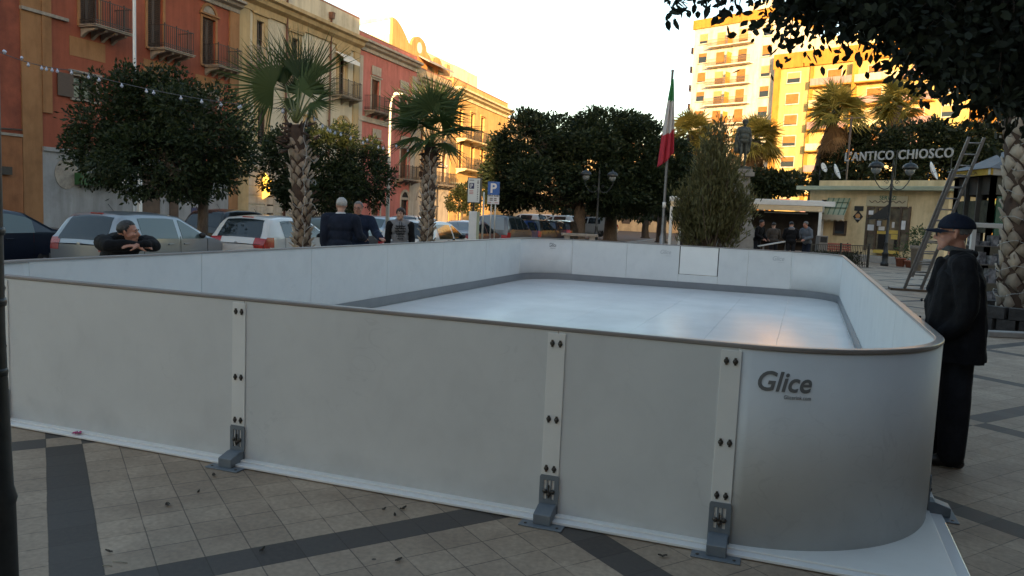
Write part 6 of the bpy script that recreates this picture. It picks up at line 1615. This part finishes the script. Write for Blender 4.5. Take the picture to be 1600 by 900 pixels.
car('silver hatchback with pale beige tailgate and round red lamps behind the leaning man', cg(176,16), R_(2), P_SILVER, HATCH(1.47,4.2), 4.2, 1.76, .92, side=(.20,.46,.49,.72), tail=(.68,.92,.27), tailm=mat('tail_round', (.34,.05,.05), (.42,.16,.15), 16, rough=.2, spec=.7), glassm=M_CGLASS2, rwin=M_CGLASS, rearw=.86, badge=(.80,.0), spoil=.47)
car('white hatchback with dark rear glass, red claw tail lamps and a number plate', cg(417,19), R_(2), P_WHITE, HATCH(1.47,3.97), 3.97, 1.74, .95, side=(.20,.47,.50,.74), tail=(.70,.95,.34), rearw=.84, plate=('K829CA',.56), badge=(.80,.0), spoil=.47)
car('black hatchback mostly hidden behind the white hatchback and tree trunk', cg(350,24), R_(1), P_BLACK, HATCH(1.52,4.2), 4.2, 1.78, .95, side=(.2,.46,.49,.72), hires=False)
car('silver car between the first palm and the man with white hair', cg(532,22.5), R_(1), P_DSILV, HATCH(1.46,4.2), 4.2, 1.75, .93, side=(.20,.46,.49,.72), hires=False, plate=('CN 708',.60), glassm=M_CGLASS2)
car('pale silver car with open view through its windows behind the man in navy', cg(590,29), R_(1), P_SILVER, SALOON(1.45,4.4), 4.4, 1.74, .93, side=(.24,.46,.485,.74), hires=False, glassm=M_CGLASS2)
car('white car with glowing amber lamp behind the boy, facing the square', (lambda g: (g.x-1.7, g.y+4, GR))(at(628,31)), math.pi, P_WHITE, HATCH(1.5,4.1), 4.1, 1.75, .95, side=(.2,.46,.49,.74), hires=False, amber=True)
car('white hatchback with red tail lamps partly behind the second palm trunk', cg(672,22.5), R_(1), P_WHITE, HATCH(1.48,4.0), 4.0, 1.74, .95, side=(.2,.46,.49,.74), tail=(.66,.96,.24), hires=False)
car('maroon saloon with pale window glass left of the parking totem', cg(737,30), R_(3), P_MAROON, SALOON(1.42,4.4), 4.4, 1.74, .94, side=(.26,.46,.485,.74), tail=(.7,.88,.3), hires=False, rwin=mat('glass_pale', (.18,.21,.23), rough=.1))
VAN = lambda H, L: [(0,.7),(.02,1.0),(.08,1.15),(.22,H-.15),(.4,H-.02),(1.0,H),(2.3,H-.02),(2.7,H-.1),(3.4,1.12),(3.6,1.02),(L-.25,.82),(L,.55)]
car('grey people carrier with dark side windows behind the blue parking sign', cg(797,35), R_(2), P_GREY, VAN(1.68,4.3), 4.3, 1.8, 1.05, side=(.1,.30,.33,.52,.55,.74), hires=False, rwin=MATS['glass_pale'])
for i, (px, D, pmn, lb) in enumerate(((822,39,P_BLUE,'dark blue hatchback with red lamp right of the grey people carrier'),(845,41,P_BLACK,'black car second to the right of the people carrier'),(870,44,P_NAVY,'navy car with pale roof light just left of the middle fig trunk'),(893,46,P_BLACK,'black car closest to the fig trunk in the far row'))):
    car(lb, cg(px,D), 0, pmn, HATCH(1.48,4.1), 4.1, 1.74, .95, side=(.2,.46,.49,.74), hires=False)
for px, D, pmn, lb in ((862,62,P_WHITE,'white car seen far beneath the left fig tree'),(888,66,P_WHITE,'white car with a red load far beneath the fig tree'),(915,60,P_WHITE,'white car between two fig trunks, left of the lamp post'),(938,63,P_SILVER,'silver car far behind the left lamp post'),(968,62,P_WHITE,'white car deep in the shade right of the lamp post')):
    g = at(px, D); car(lb, (g.x,g.y,.0), R_(75), pmn, HATCH(1.5,4.1), 4.1, 1.74, .95, side=(.2,.46,.49,.74), hires=False)
# ================================================================== people
SKIN = mat('skin', (.42,.235,.165), (.50,.29,.205), 14, rough=.5, spec=.4); SKIN_R = mat('skin_ruddy', (.40,.18,.12), (.48,.24,.165), 14, rough=.5, spec=.4)
def clothm(name, c1, c2, s=9): return mat(name, c1, c2, s, rough=.9, bump=.25, bscale=60, spec=.2)
C_BLACK = clothm('cloth_black', (.006,.006,.007), (.011,.011,.013)); C_COAT = clothm('coat_black', (.006,.006,.008), (.012,.012,.014)); C_NAVY = clothm('cloth_navy', (.010,.014,.026), (.018,.024,.042)); C_NAVY2 = clothm('jacket_navy', (.010,.016,.036), (.018,.028,.055)); C_DARK = clothm('trousers_dark', (.013,.014,.018), (.022,.023,.028))
C_GREY = clothm('cloth_grey', (.17,.175,.19), (.23,.235,.25)); C_HOODGREY = clothm('hood_grey', (.10,.115,.135), (.15,.165,.19)); C_BROWN = clothm('jacket_brown', (.05,.042,.036), (.08,.068,.058)); C_WHITE = clothm('shirt_white', (.45,.45,.46), (.52,.52,.53)); C_SHOE = mat('shoe_leather', (.010,.009,.009), (.018,.016,.015), 12, rough=.35); C_SCARF = clothm('scarf_grey', (.05,.05,.052), (.10,.10,.10), 30)
H_WHITE = mat('hair_white', (.34,.33,.31), (.46,.45,.43), 60, rough=.7, stretch=(1,1,.3)); H_GREY = mat('hair_grey', (.12,.115,.11), (.20,.19,.18), 60, rough=.7); H_DARK = mat('hair_dark', (.012,.010,.010), (.026,.022,.020), 60, rough=.6); H_BROWN = mat('hair_brown', (.020,.011,.008), (.042,.022,.015), 60, rough=.55)
M_EYE = mat('eye_white', (.22,.21,.20), rough=.2); M_IRIS = mat('eye_dark', (.015,.01,.008), rough=.15)
V3 = lambda *a: Vector(a)
class Fig:
    """collects tapered limbs, grows ONE continuous skin by voxel remeshing and colours it by the nearest limb"""
    def __init__(s): s.p = []; s.T = Matrix.Identity(4)
    def cone(s, a, b, ra, rb, m): s.p.append(('c', s.T @ V3(*a), s.T @ V3(*b), ra, rb, m)); return s
    def chain(s, pts, rs, m):
        for i in range(len(pts)-1): s.cone(pts[i], pts[i+1], rs[i], rs[i+1], m)
        return s
    def ell(s, c, r, m, rot=None):
        M = s.T @ Matrix.Translation(c) @ (Euler(rot).to_matrix().to_4x4() if rot else Matrix.Identity(4)); s.p.append(('e', M, r, m)); return s
    def build(s, name, mats, parent, vox=.014, fold=0, smooth=3):
        mb = MB()
        for q in s.p:
            if q[0] == 'c':
                _, a, b, ra, rb, m = q; d = b-a; L = d.length; d = d.normalized() if L > 1e-6 else Vector((0,0,1)); n = 12
                pts = []; rr = []
                for k in range(5): t = math.pi/2*(1-k/4); pts.append(a - d*ra*math.sin(t)); rr.append(max(ra*math.cos(t), .0008))
                for k in range(5): t = math.pi/2*k/4; pts.append(b + d*rb*math.sin(t)); rr.append(max(rb*math.cos(t), .0008))
                mb.tube(pts, rr, n)
            else:
                _, M, r, m = q; old = mb.M; mb.M = M; mb.ball((0,0,0), r, 0, 16, 12); mb.M = old
        o = mb.build(name, mats[0], None)
        md = o.modifiers.new('r', 'REMESH'); md.mode = 'VOXEL'; md.voxel_size = vox; md.use_smooth_shade = True
        sm = o.modifiers.new('s', 'SMOOTH'); sm.iterations = smooth; sm.factor = .5
        dg = bpy.context.evaluated_depsgraph_get(); me = bpy.data.meshes.new_from_object(o.evaluated_get(dg)); old = o.data; o.modifiers.clear(); o.data = me; bpy.data.meshes.remove(old); me.name = name
        me.materials.clear(); 
        for m in mats: me.materials.append(m)
        # nearest-limb colouring
        nf = len(me.polygons); C = np.empty(nf*3, np.float32); me.polygons.foreach_get('center', C); C = C.reshape(-1,3); best = np.full(nf, 9e9); mi = np.zeros(nf, np.int32)
        for q in s.p:
            if q[0] == 'c':
                _, a, b, ra, rb, m = q; a_ = np.array(a); ab = np.array(b)-a_; t = np.clip(((C-a_)@ab)/max(ab@ab,1e-9),0,1); d = np.linalg.norm(C-(a_+t[:,None]*ab),axis=1)-(ra+(rb-ra)*t)
            else:
                _, M, r, m = q; Mi = np.array(M.inverted()); l = C@Mi[:3,:3].T+Mi[:3,3]; k = np.linalg.norm(l/np.array(r),axis=1); d = (k-1)*min(r)
            w = d < best; best[w] = d[w]; mi[w] = m
        me.polygons.foreach_set('material_index', mi); me.polygons.foreach_set('use_smooth', np.ones(nf, bool)); me.update()
        if fold:
            NO = [v.normal.copy() for v in me.vertices]; CO = [v.co.copy() for v in me.vertices]; OUT = []
            cloth = np.ones(len(CO), bool)
            if len(mats) > 1:
                for pg in me.polygons:
                    if mi[pg.index] == 0:
                        for vi in pg.vertices: cloth[vi] = False
            for co, no, cl in zip(CO, NO, cloth):
                if not cl: OUT += list(co); continue
                f_ = noise.noise(Vector((co.x*9, co.y*9, co.z*4.5))) + .5*noise.noise(Vector((co.x*22, co.y*22, co.z*12))); OUT += list(co + no*fold*f_)
            me.vertices.foreach_set('co', OUT); me.update()
        o.parent = parent; return o
def head(f, c, yaw=0, pitch=0, m=0, sc=1.0, lip=None, roll=0):
    """face looks along local -Y; returns the head matrix"""
    M = Matrix.Translation(c) @ Euler((pitch, roll, yaw), 'XYZ').to_matrix().to_4x4() @ Matrix.Scale(sc, 4); old = f.T; f.T = old @ M
    f.ell((0,.012,.035), (.076,.095,.088), m); f.ell((0,-.02,-.02), (.064,.078,.085), m); f.cone((-.028,-.055,-.075), (.028,-.055,-.075), .030, .030, m); f.cone((0,-.082,-.098), (0,-.07,-.085), .017, .024, m)
    f.cone((0,-.088,.015), (0,-.112,-.022), .010, .0145, m); f.cone((-.012,-.098,-.028), (.012,-.098,-.028), .010, .010, m)
    f.cone((-.042,-.078,.028), (.042,-.078,.028), .014, .014, m); f.cone((-.02,-.088,-.058), (.02,-.088,-.058), .0105, .0105, m if lip is None else lip)
    for s in (-1,1):
        f.cone((s*.078,.012,.02), (s*.078,.008,-.025), .013, .010, m); f.cone((s*.045,-.06,-.02), (s*.05,-.03,-.04), .025, .025, m)
    R = f.T.copy(); f.T = old; return R
def face_bits(M, root, eye=True, brow=H_DARK, glasses=False):
    for s in (-1,1):
        if eye:
            mb = MB(); mb.M = M; mb.ball((s*.031,-.077,.008), (.0115,.009,.0065), 0, 10, 6); e = mb.build('eye', M_EYE, root)
            mb = MB(); mb.M = M; mb.ball((s*.031,-.0848,.008), (.0055,.003,.0055), 0, 8, 6); mb.build('iris', M_IRIS, e)
        mb = MB(); mb.M = M; mb.tube([(s*.014,-.096,.031),(s*.033,-.096,.037),(s*.052,-.082,.03)], [.004,.005,.003], 6); mb.build('eyebrow', brow, root)
    if glasses:
        mb = MB(); mb.M = M
        for s in (-1,1):
            q = [(s*(.034+.024*math.cos(a)), -.105, .005+.018*math.sin(a)) for a in np.linspace(0,2*math.pi,17)]; mb.tube(q, .0025, 5, caps=False); mb.tube([(s*.058,-.105,.012),(s*.078,-.05,.014),(s*.084,.01,.012)], .0028, 5)
        mb.tube([(-.010,-.106,.01),(.010,-.106,.01)], .0025, 5); mb.build('glasses', M_BLACK, root)
def low_of(kind, a, d, seed):
    a = math.degrees(a); low = 118 if a > 80 else 50+6*math.cos(R_(a*3.2))+(a/80)**3*56
    if kind == 'mop': low = 126 if a > 66 else 68+8*math.sin(a*.2)+(a/62)**3*34
    if kind == 'grey_back': low = 114 if a > 85 else 46+(a/85)**3*48
    return low + 9*noise.noise(d*9+Vector((0,seed,0)))
def hair(M, root, m, kind='short', th=.012, seed=0):
    """cap of hair over the skull, open at the face; kind: short, bald (rim only), mop"""
    rs = np.random.RandomState(seed); V = []; F = []; n, k = 36, 48
    for i in range(n+1):
        ph = math.pi*i/n                      # from crown down
        for j in range(k):
            a = 2*math.pi*j/k; d = Vector((math.sin(ph)*math.sin(a), -math.sin(ph)*math.cos(a), math.cos(ph)))
            e_ = low_of(kind, abs((a+math.pi) % (2*math.pi)-math.pi), d, seed) - math.degrees(ph); t = th*min(1, max(.12, e_/28))*(1+.35*noise.noise(d*6+Vector((seed,0,0)))+.25*noise.noise(d*17)); V.append(((.076+t)*d.x, .012+(.095+t)*d.y, .035+(.088+t)*d.z))
    for i in range(n):
        for j in range(k):
            a = 2*math.pi*(j+.5)/k; a = abs((a+math.pi) % (2*math.pi)-math.pi); ph = math.degrees(math.pi*(i+.5)/n); a = math.degrees(a)
            low = low_of(kind, R_(a), Vector((math.sin(R_(ph))*math.sin(2*math.pi*(j+.5)/k), -math.sin(R_(ph))*math.cos(2*math.pi*(j+.5)/k), math.cos(R_(ph)))), seed)
            top = 0
            if kind == 'bald': top = 58 if a > 60 else 200
            if kind == 'bald' and a > 120: top = 46
            if ph < low and ph >= top: F.append((i*k+j, i*k+(j+1)%k, (i+1)*k+(j+1)%k, (i+1)*k+j))
    mb = MB(); mb.M = M; mb.add(V, F, 0, True); o = mb.build('hair', m, root); b = bmesh.new(); b.from_mesh(o.data); bmesh.ops.delete(b, geom=[v for v in b.verts if not v.link_faces], context='VERTS'); b.to_mesh(o.data); b.free()
    md = o.modifiers.new('s','SOLIDIFY'); md.thickness = .014; md.offset = -1; return o
def hand(f, wrist, dirv, palmn, m, side=1, curl=.5, sc=1.0):
    """palm, four unequal curled fingers and a side thumb; palmn points out of the palm"""
    d = Vector(dirv).normalized(); n = (Vector(palmn) - d*Vector(palmn).dot(d)).normalized(); s = d.cross(n)*side; w = Vector(wrist)
    k = w + d*.085*sc; f.cone(w, w+d*.02*sc, .024*sc, .026*sc, m)
    for q in (-.026,-.009,.009,.026): f.cone(w+d*.018*sc+s*q*.8*sc, k+s*q*sc, .0155*sc, .012*sc, m)
    for i, (q, L) in enumerate(((-.029,.072),(-.010,.082),(.010,.077),(.028,.060))):
        p = k+s*q*sc; a = 0; pts = [p]; dd = d.copy()
        for seg, fr in enumerate((.45,.32,.23)):
            a += curl*(.6 if seg == 0 else .9); dd = d*math.cos(a)+n*math.sin(a); p = p+dd*L*fr*sc; pts.append(p)
        f.chain(pts, [.0098*sc,.0092*sc,.0086*sc,.0076*sc], m)
    b = w+d*.03*sc-s*.026*sc; t1 = b+(d*.5-s*.75+n*.3).normalized()*.035*sc; t2 = t1+(d*.85-s*.25+n*.45).normalized()*.03*sc; f.chain([b,t1,t2,t2+(d*.9+n*.5).normalized()*.022*sc], [.014*sc,.012*sc,.0105*sc,.0085*sc], m)
def leg(f, hip, knee, ankle, toe, m, sm, r=(.088,.058,.045)):
    hip, knee, ankle, toe = map(Vector, (hip, knee, ankle, toe)); f.chain([hip, hip.lerp(knee,.5), knee, knee.lerp(ankle,.35), ankle], [r[0], r[0]*.86, r[1]*1.05, r[1], r[2]], m)
    d = (toe-ankle); d.z = 0; d.normalize(); heel = ankle-d*.05; f.cone(ankle, (ankle.x,ankle.y,.06), r[2], .042, m); f.chain([V3(heel.x,heel.y,.038), V3(ankle.x+d.x*.06,ankle.y+d.y*.06,.046), V3(toe.x,toe.y,.032)], [.037,.043,.031], sm)
def arm(f, sh, el, wr, m, r=(.062,.047,.034)):
    sh, el, wr = map(Vector, (sh, el, wr)); f.chain([sh, sh.lerp(el,.5), el, el.lerp(wr,.4), wr], [r[0], r[0]*.9, r[1], r[1]*1.0, r[2]], m)
def torso(f, m, z0=.93, z1=1.42, w=.165, depth=.105, belly=.0, lean=0, sh=.175, neckm=0):
    """pelvis to shoulders; lean shifts the shoulders forwards (-Y)"""
    f.ell((0,0,z0+.02), (w*.98,depth*1.08,.13), m); f.ell((0,-belly*.6-lean*.35,z0+.17), (w*.95,depth+belly*.5,.17), m); f.ell((0,-lean*.75,z1-.13), (w*1.05,depth*1.08,.19), m)
    f.cone((-sh+.03,-lean,z1-.005), (sh-.03,-lean,z1-.005), .062, .062, m); f.cone((0,-lean*1.02,z1+.01), (0,-lean*1.15-.008,z1+.11), .056, .052, neckm)

# ---- man in the black coat, right edge of the rink (seen from his left side, looking along -X)
def capped_man():
    P = at(1497,6.05); root = thing('person', 'man in a long black coat and navy peaked cap watching beside the rink', 'person', (1.155,5.93,0), R_(-97))
    f = Fig()
    torso(f, 1, .93, 1.40, .18, .125, .05, .02, neckm=0); M = head(f, (0,-.055,1.585), 0, .06, 0)
    leg(f, (-.095,.02,.93), (-.11,.0,.50), (-.115,-.02,.09), (-.125,-.23,.03), 1, 2, (.11,.095,.085)); leg(f, (.095,.04,.93), (.105,.04,.50), (.10,.05,.09), (.115,-.16,.03), 1, 2, (.11,.095,.085))
    # arms: hands low in front, a dark glove-like hand showing
    arm(f, (-.185,.01,1.36), (-.238,.05,1.10), (-.212,-.04,.94), 1, (.055,.042,.032)); arm(f, (.185,.01,1.36), (.238,.05,1.10), (.212,-.04,.94), 1, (.055,.042,.032))
    hand(f, (-.210,-.055,.93), (.10,-.45,-.9), (1,0,0), 0, 1, .35, .9); hand(f, (.210,-.055,.93), (-.10,-.45,-.9), (-1,0,0), 0, -1, .35, .9)
    f.build('body', [SKIN_R, C_DARK, C_SHOE], root, .0085, .004, 2)
    # coat: body, skirt to mid thigh, sleeves, collar
    c = Fig(); c.ell((0,.0,1.25), (.20,.150,.22), 0); c.cone((-.13,.01,1.395), (.13,.01,1.395), .080, .080, 0); c.ell((0,-.02,1.08), (.205,.170,.22), 0)
    for x, y in ((-.105,-.055),(.105,-.055),(-.105,.065),(.105,.065),(0,-.065),(0,.075)): c.chain([(x*.9,y*.8,1.25),(x,y,1.0),(x*1.12,y*1.25,.72)], [.105,.115,.118], 0)
    for s in (-1,1): c.chain([(s*.185,.01,1.375),(s*.222,.03,1.25),(s*.240,.05,1.10),(s*.232,.02,1.01),(s*.215,-.05,.94)], [.080,.078,.070,.066,.060], 0)
    for s in (-1,1): c.cone((s*.06,-.115,1.40), (s*.03,-.165,1.20), .022, .020, 0)          # lapels
    for z in (1.12,1.0,.88): c.ell((.012,-.212 if z > .95 else -.20,z), (.013,.008,.013), 0)
    for k in range(9): a = math.pi*(-.28+1.56*k/8); 
    for a0, a1 in zip(np.linspace(-.15,1.15,9)*math.pi, np.linspace(-.15,1.15,9)[1:]*math.pi): c.cone((.085*math.cos(a0), -.01+.085*math.sin(a0), 1.455), (.085*math.cos(a1), -.01+.085*math.sin(a1), 1.455), .028, .028, 0)
    o = c.build('coat', [C_COAT], root, .0095, .013, 1)
    b = bmesh.new(); b.from_mesh(o.data)                       # cut the hem straight
    bmesh.ops.bisect_plane(b, geom=b.verts[:]+b.edges[:]+b.faces[:], plane_co=(0,0,.735), plane_no=(0,0,1), clear_inner=True); bmesh.ops.holes_fill(b, edges=[e for e in b.edges if e.is_boundary], sides=0); b.to_mesh(o.data); b.free()
    sc = Fig()
    for a0, a1 in zip(np.linspace(0,2,15)*math.pi, np.linspace(0,2,15)[1:]*math.pi): sc.cone((.070*math.cos(a0), -.03+.075*math.sin(a0), 1.478-.012*math.sin(a0)), (.070*math.cos(a1), -.03+.075*math.sin(a1), 1.478-.012*math.sin(a1)), .022, .022, 0)
    sc.build('scarf', [C_SCARF], root, .008, .004, 1)
    face_bits(M, root, True, H_GREY, True); hair(M, root, H_GREY, 'bald', .004, 3)
    # peaked cap
    C_CAP = clothm('cap_navy', (.010,.014,.028), (.017,.022,.040)); V = []; F = []; n, k = 10, 28
    for i in range(n+1):
        ph = R_(2+ 92*i/n)
        for j in range(k): a = 2*math.pi*j/k; q = 1+.03*math.cos(a*6)*math.sin(ph); V.append(((.091*math.sin(ph)*math.sin(a))*q, .014-(.113*math.sin(ph)*math.cos(a))*q, .040+.098*math.cos(ph)*(1+.06*math.cos(a))))
    for i in range(n):
        for j in range(k): F.append((i*k+j, i*k+(j+1)%k, (i+1)*k+(j+1)%k, (i+1)*k+j))
    mb = MB(); mb.M = M @ Euler((-.05,0,0)).to_matrix().to_4x4(); mb.add(V, F, 0, True); cp = mb.build('cap', C_CAP, root); md = cp.modifiers.new('s','SOLIDIFY'); md.thickness = .006
    V = []; F = []
    for i in range(9):
        t = i/8
        for j in range(13):
            u = -1+2*j/12; V.append((.082*u*(1-.12*t), .012-.113*math.sqrt(max(0,1-(u*.9)**2))-.085*t*math.sqrt(max(0,1-.7*u*u)), .036-.016*u*u-.012*t))
    F = [(i*13+j, i*13+j+1, i*13+j+14, i*13+j+13) for i in range(8) for j in range(12)]
    mb = MB(); mb.M = M @ Euler((-.05,0,0)).to_matrix().to_4x4(); mb.add(V, F, 0, True); pk = mb.build('peak', C_CAP, cp); md = pk.modifiers.new('s','SOLIDIFY'); md.thickness = .005
    mb = MB(); mb.M = M; mb.ball((0,.012,.142), .008, 0, 8, 6); mb.build('button', C_CAP, cp)
capped_man()
# ---- man leaning on the left wall, arms folded on the rail
def leaning_man():
    root = thing('person', 'dark haired man in black jacket leaning with folded arms on the rink wall', 'person', (-6.66,6.45,0), R_(60), None)
    f = Fig(); T = f.T
    # bent forward at the hips (local -Y is towards the rink); shoulders low over the rail
    f.ell((0,.42,.84), (.17,.14,.14), 1); f.chain([(0,.36,.90),(0,.16,1.00),(0,-.02,1.06)], [.16,.165,.155], 1); f.cone((-.17,-.05,1.09), (.17,-.05,1.09), .085, .085, 1); f.cone((0,-.10,1.12), (0,-.15,1.19), .062, .058, 0)
    leg(f, (-.09,.43,.82), (-.10,.36,.45), (-.10,.50,.09), (-.12,.28,.03), 2, 3); leg(f, (.09,.43,.82), (.10,.30,.45), (.10,.36,.09), (.13,.14,.03), 2, 3)
    f.ell((0,.03,1.09), (.225,.19,.115), 1); arm(f, (-.21,-.04,1.09), (-.225,-.31,1.075), (.0,-.41,1.085), 1, (.092,.066,.050)); arm(f, (.21,-.04,1.09), (.23,-.30,1.075), (.05,-.44,1.09), 1, (.092,.066,.050))
    f.cone((.11,-.43,1.10), (.08,-.44,1.10), .052, .05, 1); hand(f, (.0,-.43,1.075), (.95,-.1,0), (0,.2,-1), 0, 1, .25); hand(f, (.03,-.46,1.085), (-.95,.1,0), (0,.2,-1), 0, -1, .3)
    for a0, a1 in zip(np.linspace(0,2,13)*math.pi, np.linspace(0,2,13)[1:]*math.pi): f.cone((.09*math.cos(a0), -.09+.085*math.sin(a0), 1.165+.01*math.sin(a0)), (.09*math.cos(a1), -.09+.085*math.sin(a1), 1.165+.01*math.sin(a1)), .034, .034, 1)
    M = head(f, (0,-.165,1.205), R_(58), .0, 0, 1.0); f.build('body', [SKIN_R, C_BLACK, C_DARK, C_SHOE], root, .0095, .009, 2); face_bits(M, root, True, H_DARK); hair(M, root, mat('hair_pepper', (.014,.013,.013), (.05,.047,.045), 45, rough=.6), 'short', .011, 5)
leaning_man()
def standing(label, loc, rz, h, mats, hairm, hk, arms, yaw=0, pitch=0, lean=0, w=.165, belly=.02, hairth=.012, glasses=False, collar=None, seed=1, voxel=.011, hood=False, fold=.010, roll=0, bulk=.012):
    """mats: skin, top, trousers, shoe; arms: (elbow, wrist) left and right in body space for a 1.75 m figure"""
    root = thing('person', label, 'person', loc, rz); f = Fig(); k = h/1.75; f.T = Matrix.Scale(k, 4)
    torso(f, 1, .95, 1.43, w+bulk, .112+bulk, belly, lean, .175+bulk); leg(f, (-.09,0,.93), (-.10,-.02,.50), (-.10,.02,.09), (-.125,-.19,.03), 2, 3, (.09,.066,.055)); leg(f, (.09,0,.93), (.10,-.02,.50), (.10,.02,.09), (.125,-.19,.03), 2, 3, (.09,.066,.055))
    f.cone((-.1,0,.96), (.1,0,.96), .10, .10, 1)
    for s, (el, wr, hd, pn) in zip((-1,1), arms):
        arm(f, (s*(.195+bulk),-lean,1.385), el, wr, 1 if len(mats) < 5 else 4, (.066+bulk*.9,.054+bulk*.6,.042+bulk*.3)); hand(f, wr, hd, pn, 0, -s, .45)
    if collar is not None:
        for a0, a1 in zip(np.linspace(0,2,11)*math.pi, np.linspace(0,2,11)[1:]*math.pi): f.cone((.07*math.cos(a0), -lean*1.1+.065*math.sin(a0), 1.475), (.07*math.cos(a1), -lean*1.1+.065*math.sin(a1), 1.475), .018, .018, collar)
    if hood: f.ell((0,.07-lean,1.47), (.12,.085,.075), hood)
    M = head(f, (0,-lean*1.25-.03,1.60), yaw, pitch, 0, 1, None, roll); sc_root = root
    f.T = Matrix.Identity(4); f.build('body', mats, root, voxel, fold, 2); face_bits(M, root, True, hairm, glasses); hair(M, root, hairm, hk, hairth, seed); return root, M
DOWN = lambda s: ((s*.25,.02,1.12), (s*.255,-.06,.87), (0,-.1,-1), (-s,0,0))
p = onX(540,330,-6.62)
standing('white haired man in a dark jacket seen from behind, standing by the rink', (-6.66,onX(532,330,-6.66).y,0), R_(-160), 1.73, [SKIN, C_NAVY, C_DARK, C_SHOE, C_NAVY, C_WHITE], H_WHITE, 'grey_back',
    [((-.30,-.06,1.14), (-.34,-.30,1.075), (.1,-.95,-.1), (0,0,-1)), DOWN(1)], R_(18), .03, .03, .185, .03, .012, False, 5, 4, bulk=.03)
standing('grey haired man with glasses in navy jacket, facing camera, hand on rail', (-7.0,onX(560,330,-7.0).y,0), R_(28), 1.69, [SKIN_R, C_NAVY2, C_DARK, C_SHOE, C_NAVY2, C_NAVY], H_GREY, 'short',
    [DOWN(-1), ((.33,-.12,1.17), (.42,-.42,1.09), (.25,-.95,-.05), (0,0,-1))], R_(-14), .08, .05, .185, .05, .008, True, 5, 6, roll=0, bulk=.03)
rt, M = standing('boy with a dark mop of hair in grey hoodie with black sleeves and print', (-6.85,onX(626,330,-6.85).y,0), R_(30), 1.60, [SKIN, C_GREY, C_DARK, C_SHOE, C_BLACK], H_BROWN, 'mop',
    [DOWN(-1), DOWN(1)], R_(-22), .03, 0, .165, 0, .020, False, None, 8, hood=1)
def print_on_hoodie():
    mb = MB(); rs = np.random.RandomState(4); k = 1.60/1.75
    for row, (z, w) in enumerate(((1.36,.10),(1.31,.115),(1.255,.11),(1.20,.08),(1.15,.085),(1.10,.06))):
        pts = []
        for i in range(26):
            t = i/25; x = -w+2*w*t; y = -(.112*1.1+.012)*math.sqrt(max(0,1-(x/.20)**2))-.012; pts.append((x*k, y*k, (z+.012*math.sin(i*2.3+row)+rs.normal(0,.006))*k))
        mb.tube(pts, .0075 if row < 4 else .004, 5)
    for s in (-1,1): mb.tube([(s*.02*k,-.128*k,1.45*k),(s*.024*k,-.140*k,1.38*k),(s*.026*k,-.142*k,1.31*k)], .005, 5)
    mb.build('scribbled_print', C_BLACK, rt)
print_on_hoodie()
# ---- four men working by the pergola
def at0(px, D): p = at(px, D); return (p.x, p.y, 0)
FWD = lambda s, z=1.0: ((s*.27,-.10,1.14), (s*.14,-.34,z), (0,-.9,-.3), (-s*.4,0,-.8))
standing('man in black leaning over the plank, leftmost of the four by the pergola', at0(1185,30), CA+R_(40), 1.74, [SKIN_R, C_BLACK, C_DARK, C_SHOE], H_DARK, 'short', [FWD(-1), FWD(1)], R_(20), .35, .10, .185, .02, voxel=.014)
standing('man in a brown jacket behind the plank, second of the four by the pergola', at0(1211,30.6), CA+R_(180), 1.66, [SKIN, C_BROWN, C_DARK, C_SHOE], H_DARK, 'short', [FWD(-1), FWD(1)], 0, .3, .08, .175, .02, seed=2, voxel=.014)
standing('man in dark jacket with pale hood, third of the four by the pergola', at0(1238,29.2), CA+R_(170), 1.72, [SKIN, C_BLACK, C_DARK, C_SHOE, C_BLACK, C_GREY], H_DARK, 'short', [FWD(-1), FWD(1)], R_(10), .45, .10, .19, .02, seed=3, voxel=.014, hood=5)
standing('man in a grey hooded jacket bowing his head, rightmost of four by the pergola', at0(1263,29.4), CA+R_(-60), 1.76, [SKIN_R, C_HOODGREY, C_NAVY, C_SHOE, C_HOODGREY], H_GREY, 'short', [FWD(-1,1.08), FWD(1,1.05)], R_(-15), .4, .09, .19, .03, seed=4, voxel=.014, hood=1)
# ---- bronze soldier on the pedestal
def statue():
    b = mat('bronze_patina', (.035,.042,.038), (.07,.08,.072), 6, rough=.6, metal=.3, bump=.2); root = thing('statue', 'weathered bronze soldier in helmet and cape standing on the stone pedestal', 'statue', (MON[0],MON[1],4.052), CA+.1)
    MB().box((-.34,-.3,0), (.34,.3,.1)).build('plinth', b, root, .01); f = Fig(); f.T = Matrix.Translation((0,0,.06)) @ Matrix.Scale(1.27,4)
    torso(f, 0, .95, 1.43, .18, .125, .02, 0); leg(f, (-.09,0,.93), (-.10,-.06,.50), (-.10,.0,.09), (-.125,-.21,.03), 0, 0); leg(f, (.09,0,.93), (.10,.02,.50), (.11,.08,.09), (.15,-.13,.03), 0, 0)
    arm(f, (-.195,0,1.385), (-.26,.03,1.12), (-.20,-.10,.90), 0); arm(f, (.195,0,1.385), (.27,.02,1.12), (.24,-.05,.86), 0); hand(f, (-.20,-.10,.90), (.1,-.3,-.9), (1,0,0), 0, 1, .6); hand(f, (.24,-.05,.86), (0,-.1,-1), (-1,0,0), 0, -1, .6)
    f.chain([(-.17,.06,1.40),(-.20,.10,1.0),(-.19,.12,.62)], [.10,.13,.14], 0); f.chain([(.17,.06,1.40),(.20,.10,1.0),(.19,.12,.62)], [.10,.13,.14], 0); f.chain([(0,.1,1.40),(0,.14,1.0),(0,.16,.62)], [.12,.14,.16], 0)
    M = head(f, (0,-.03,1.60), 0, .05, 0); f.ell((0,-.02,1.675), (.105,.13,.075), 0); f.cone((-.09,-.03,1.64), (.09,-.03,1.64), .045, .045, 0); f.build('figure', [b], root, .017, .006, 2)
statue()
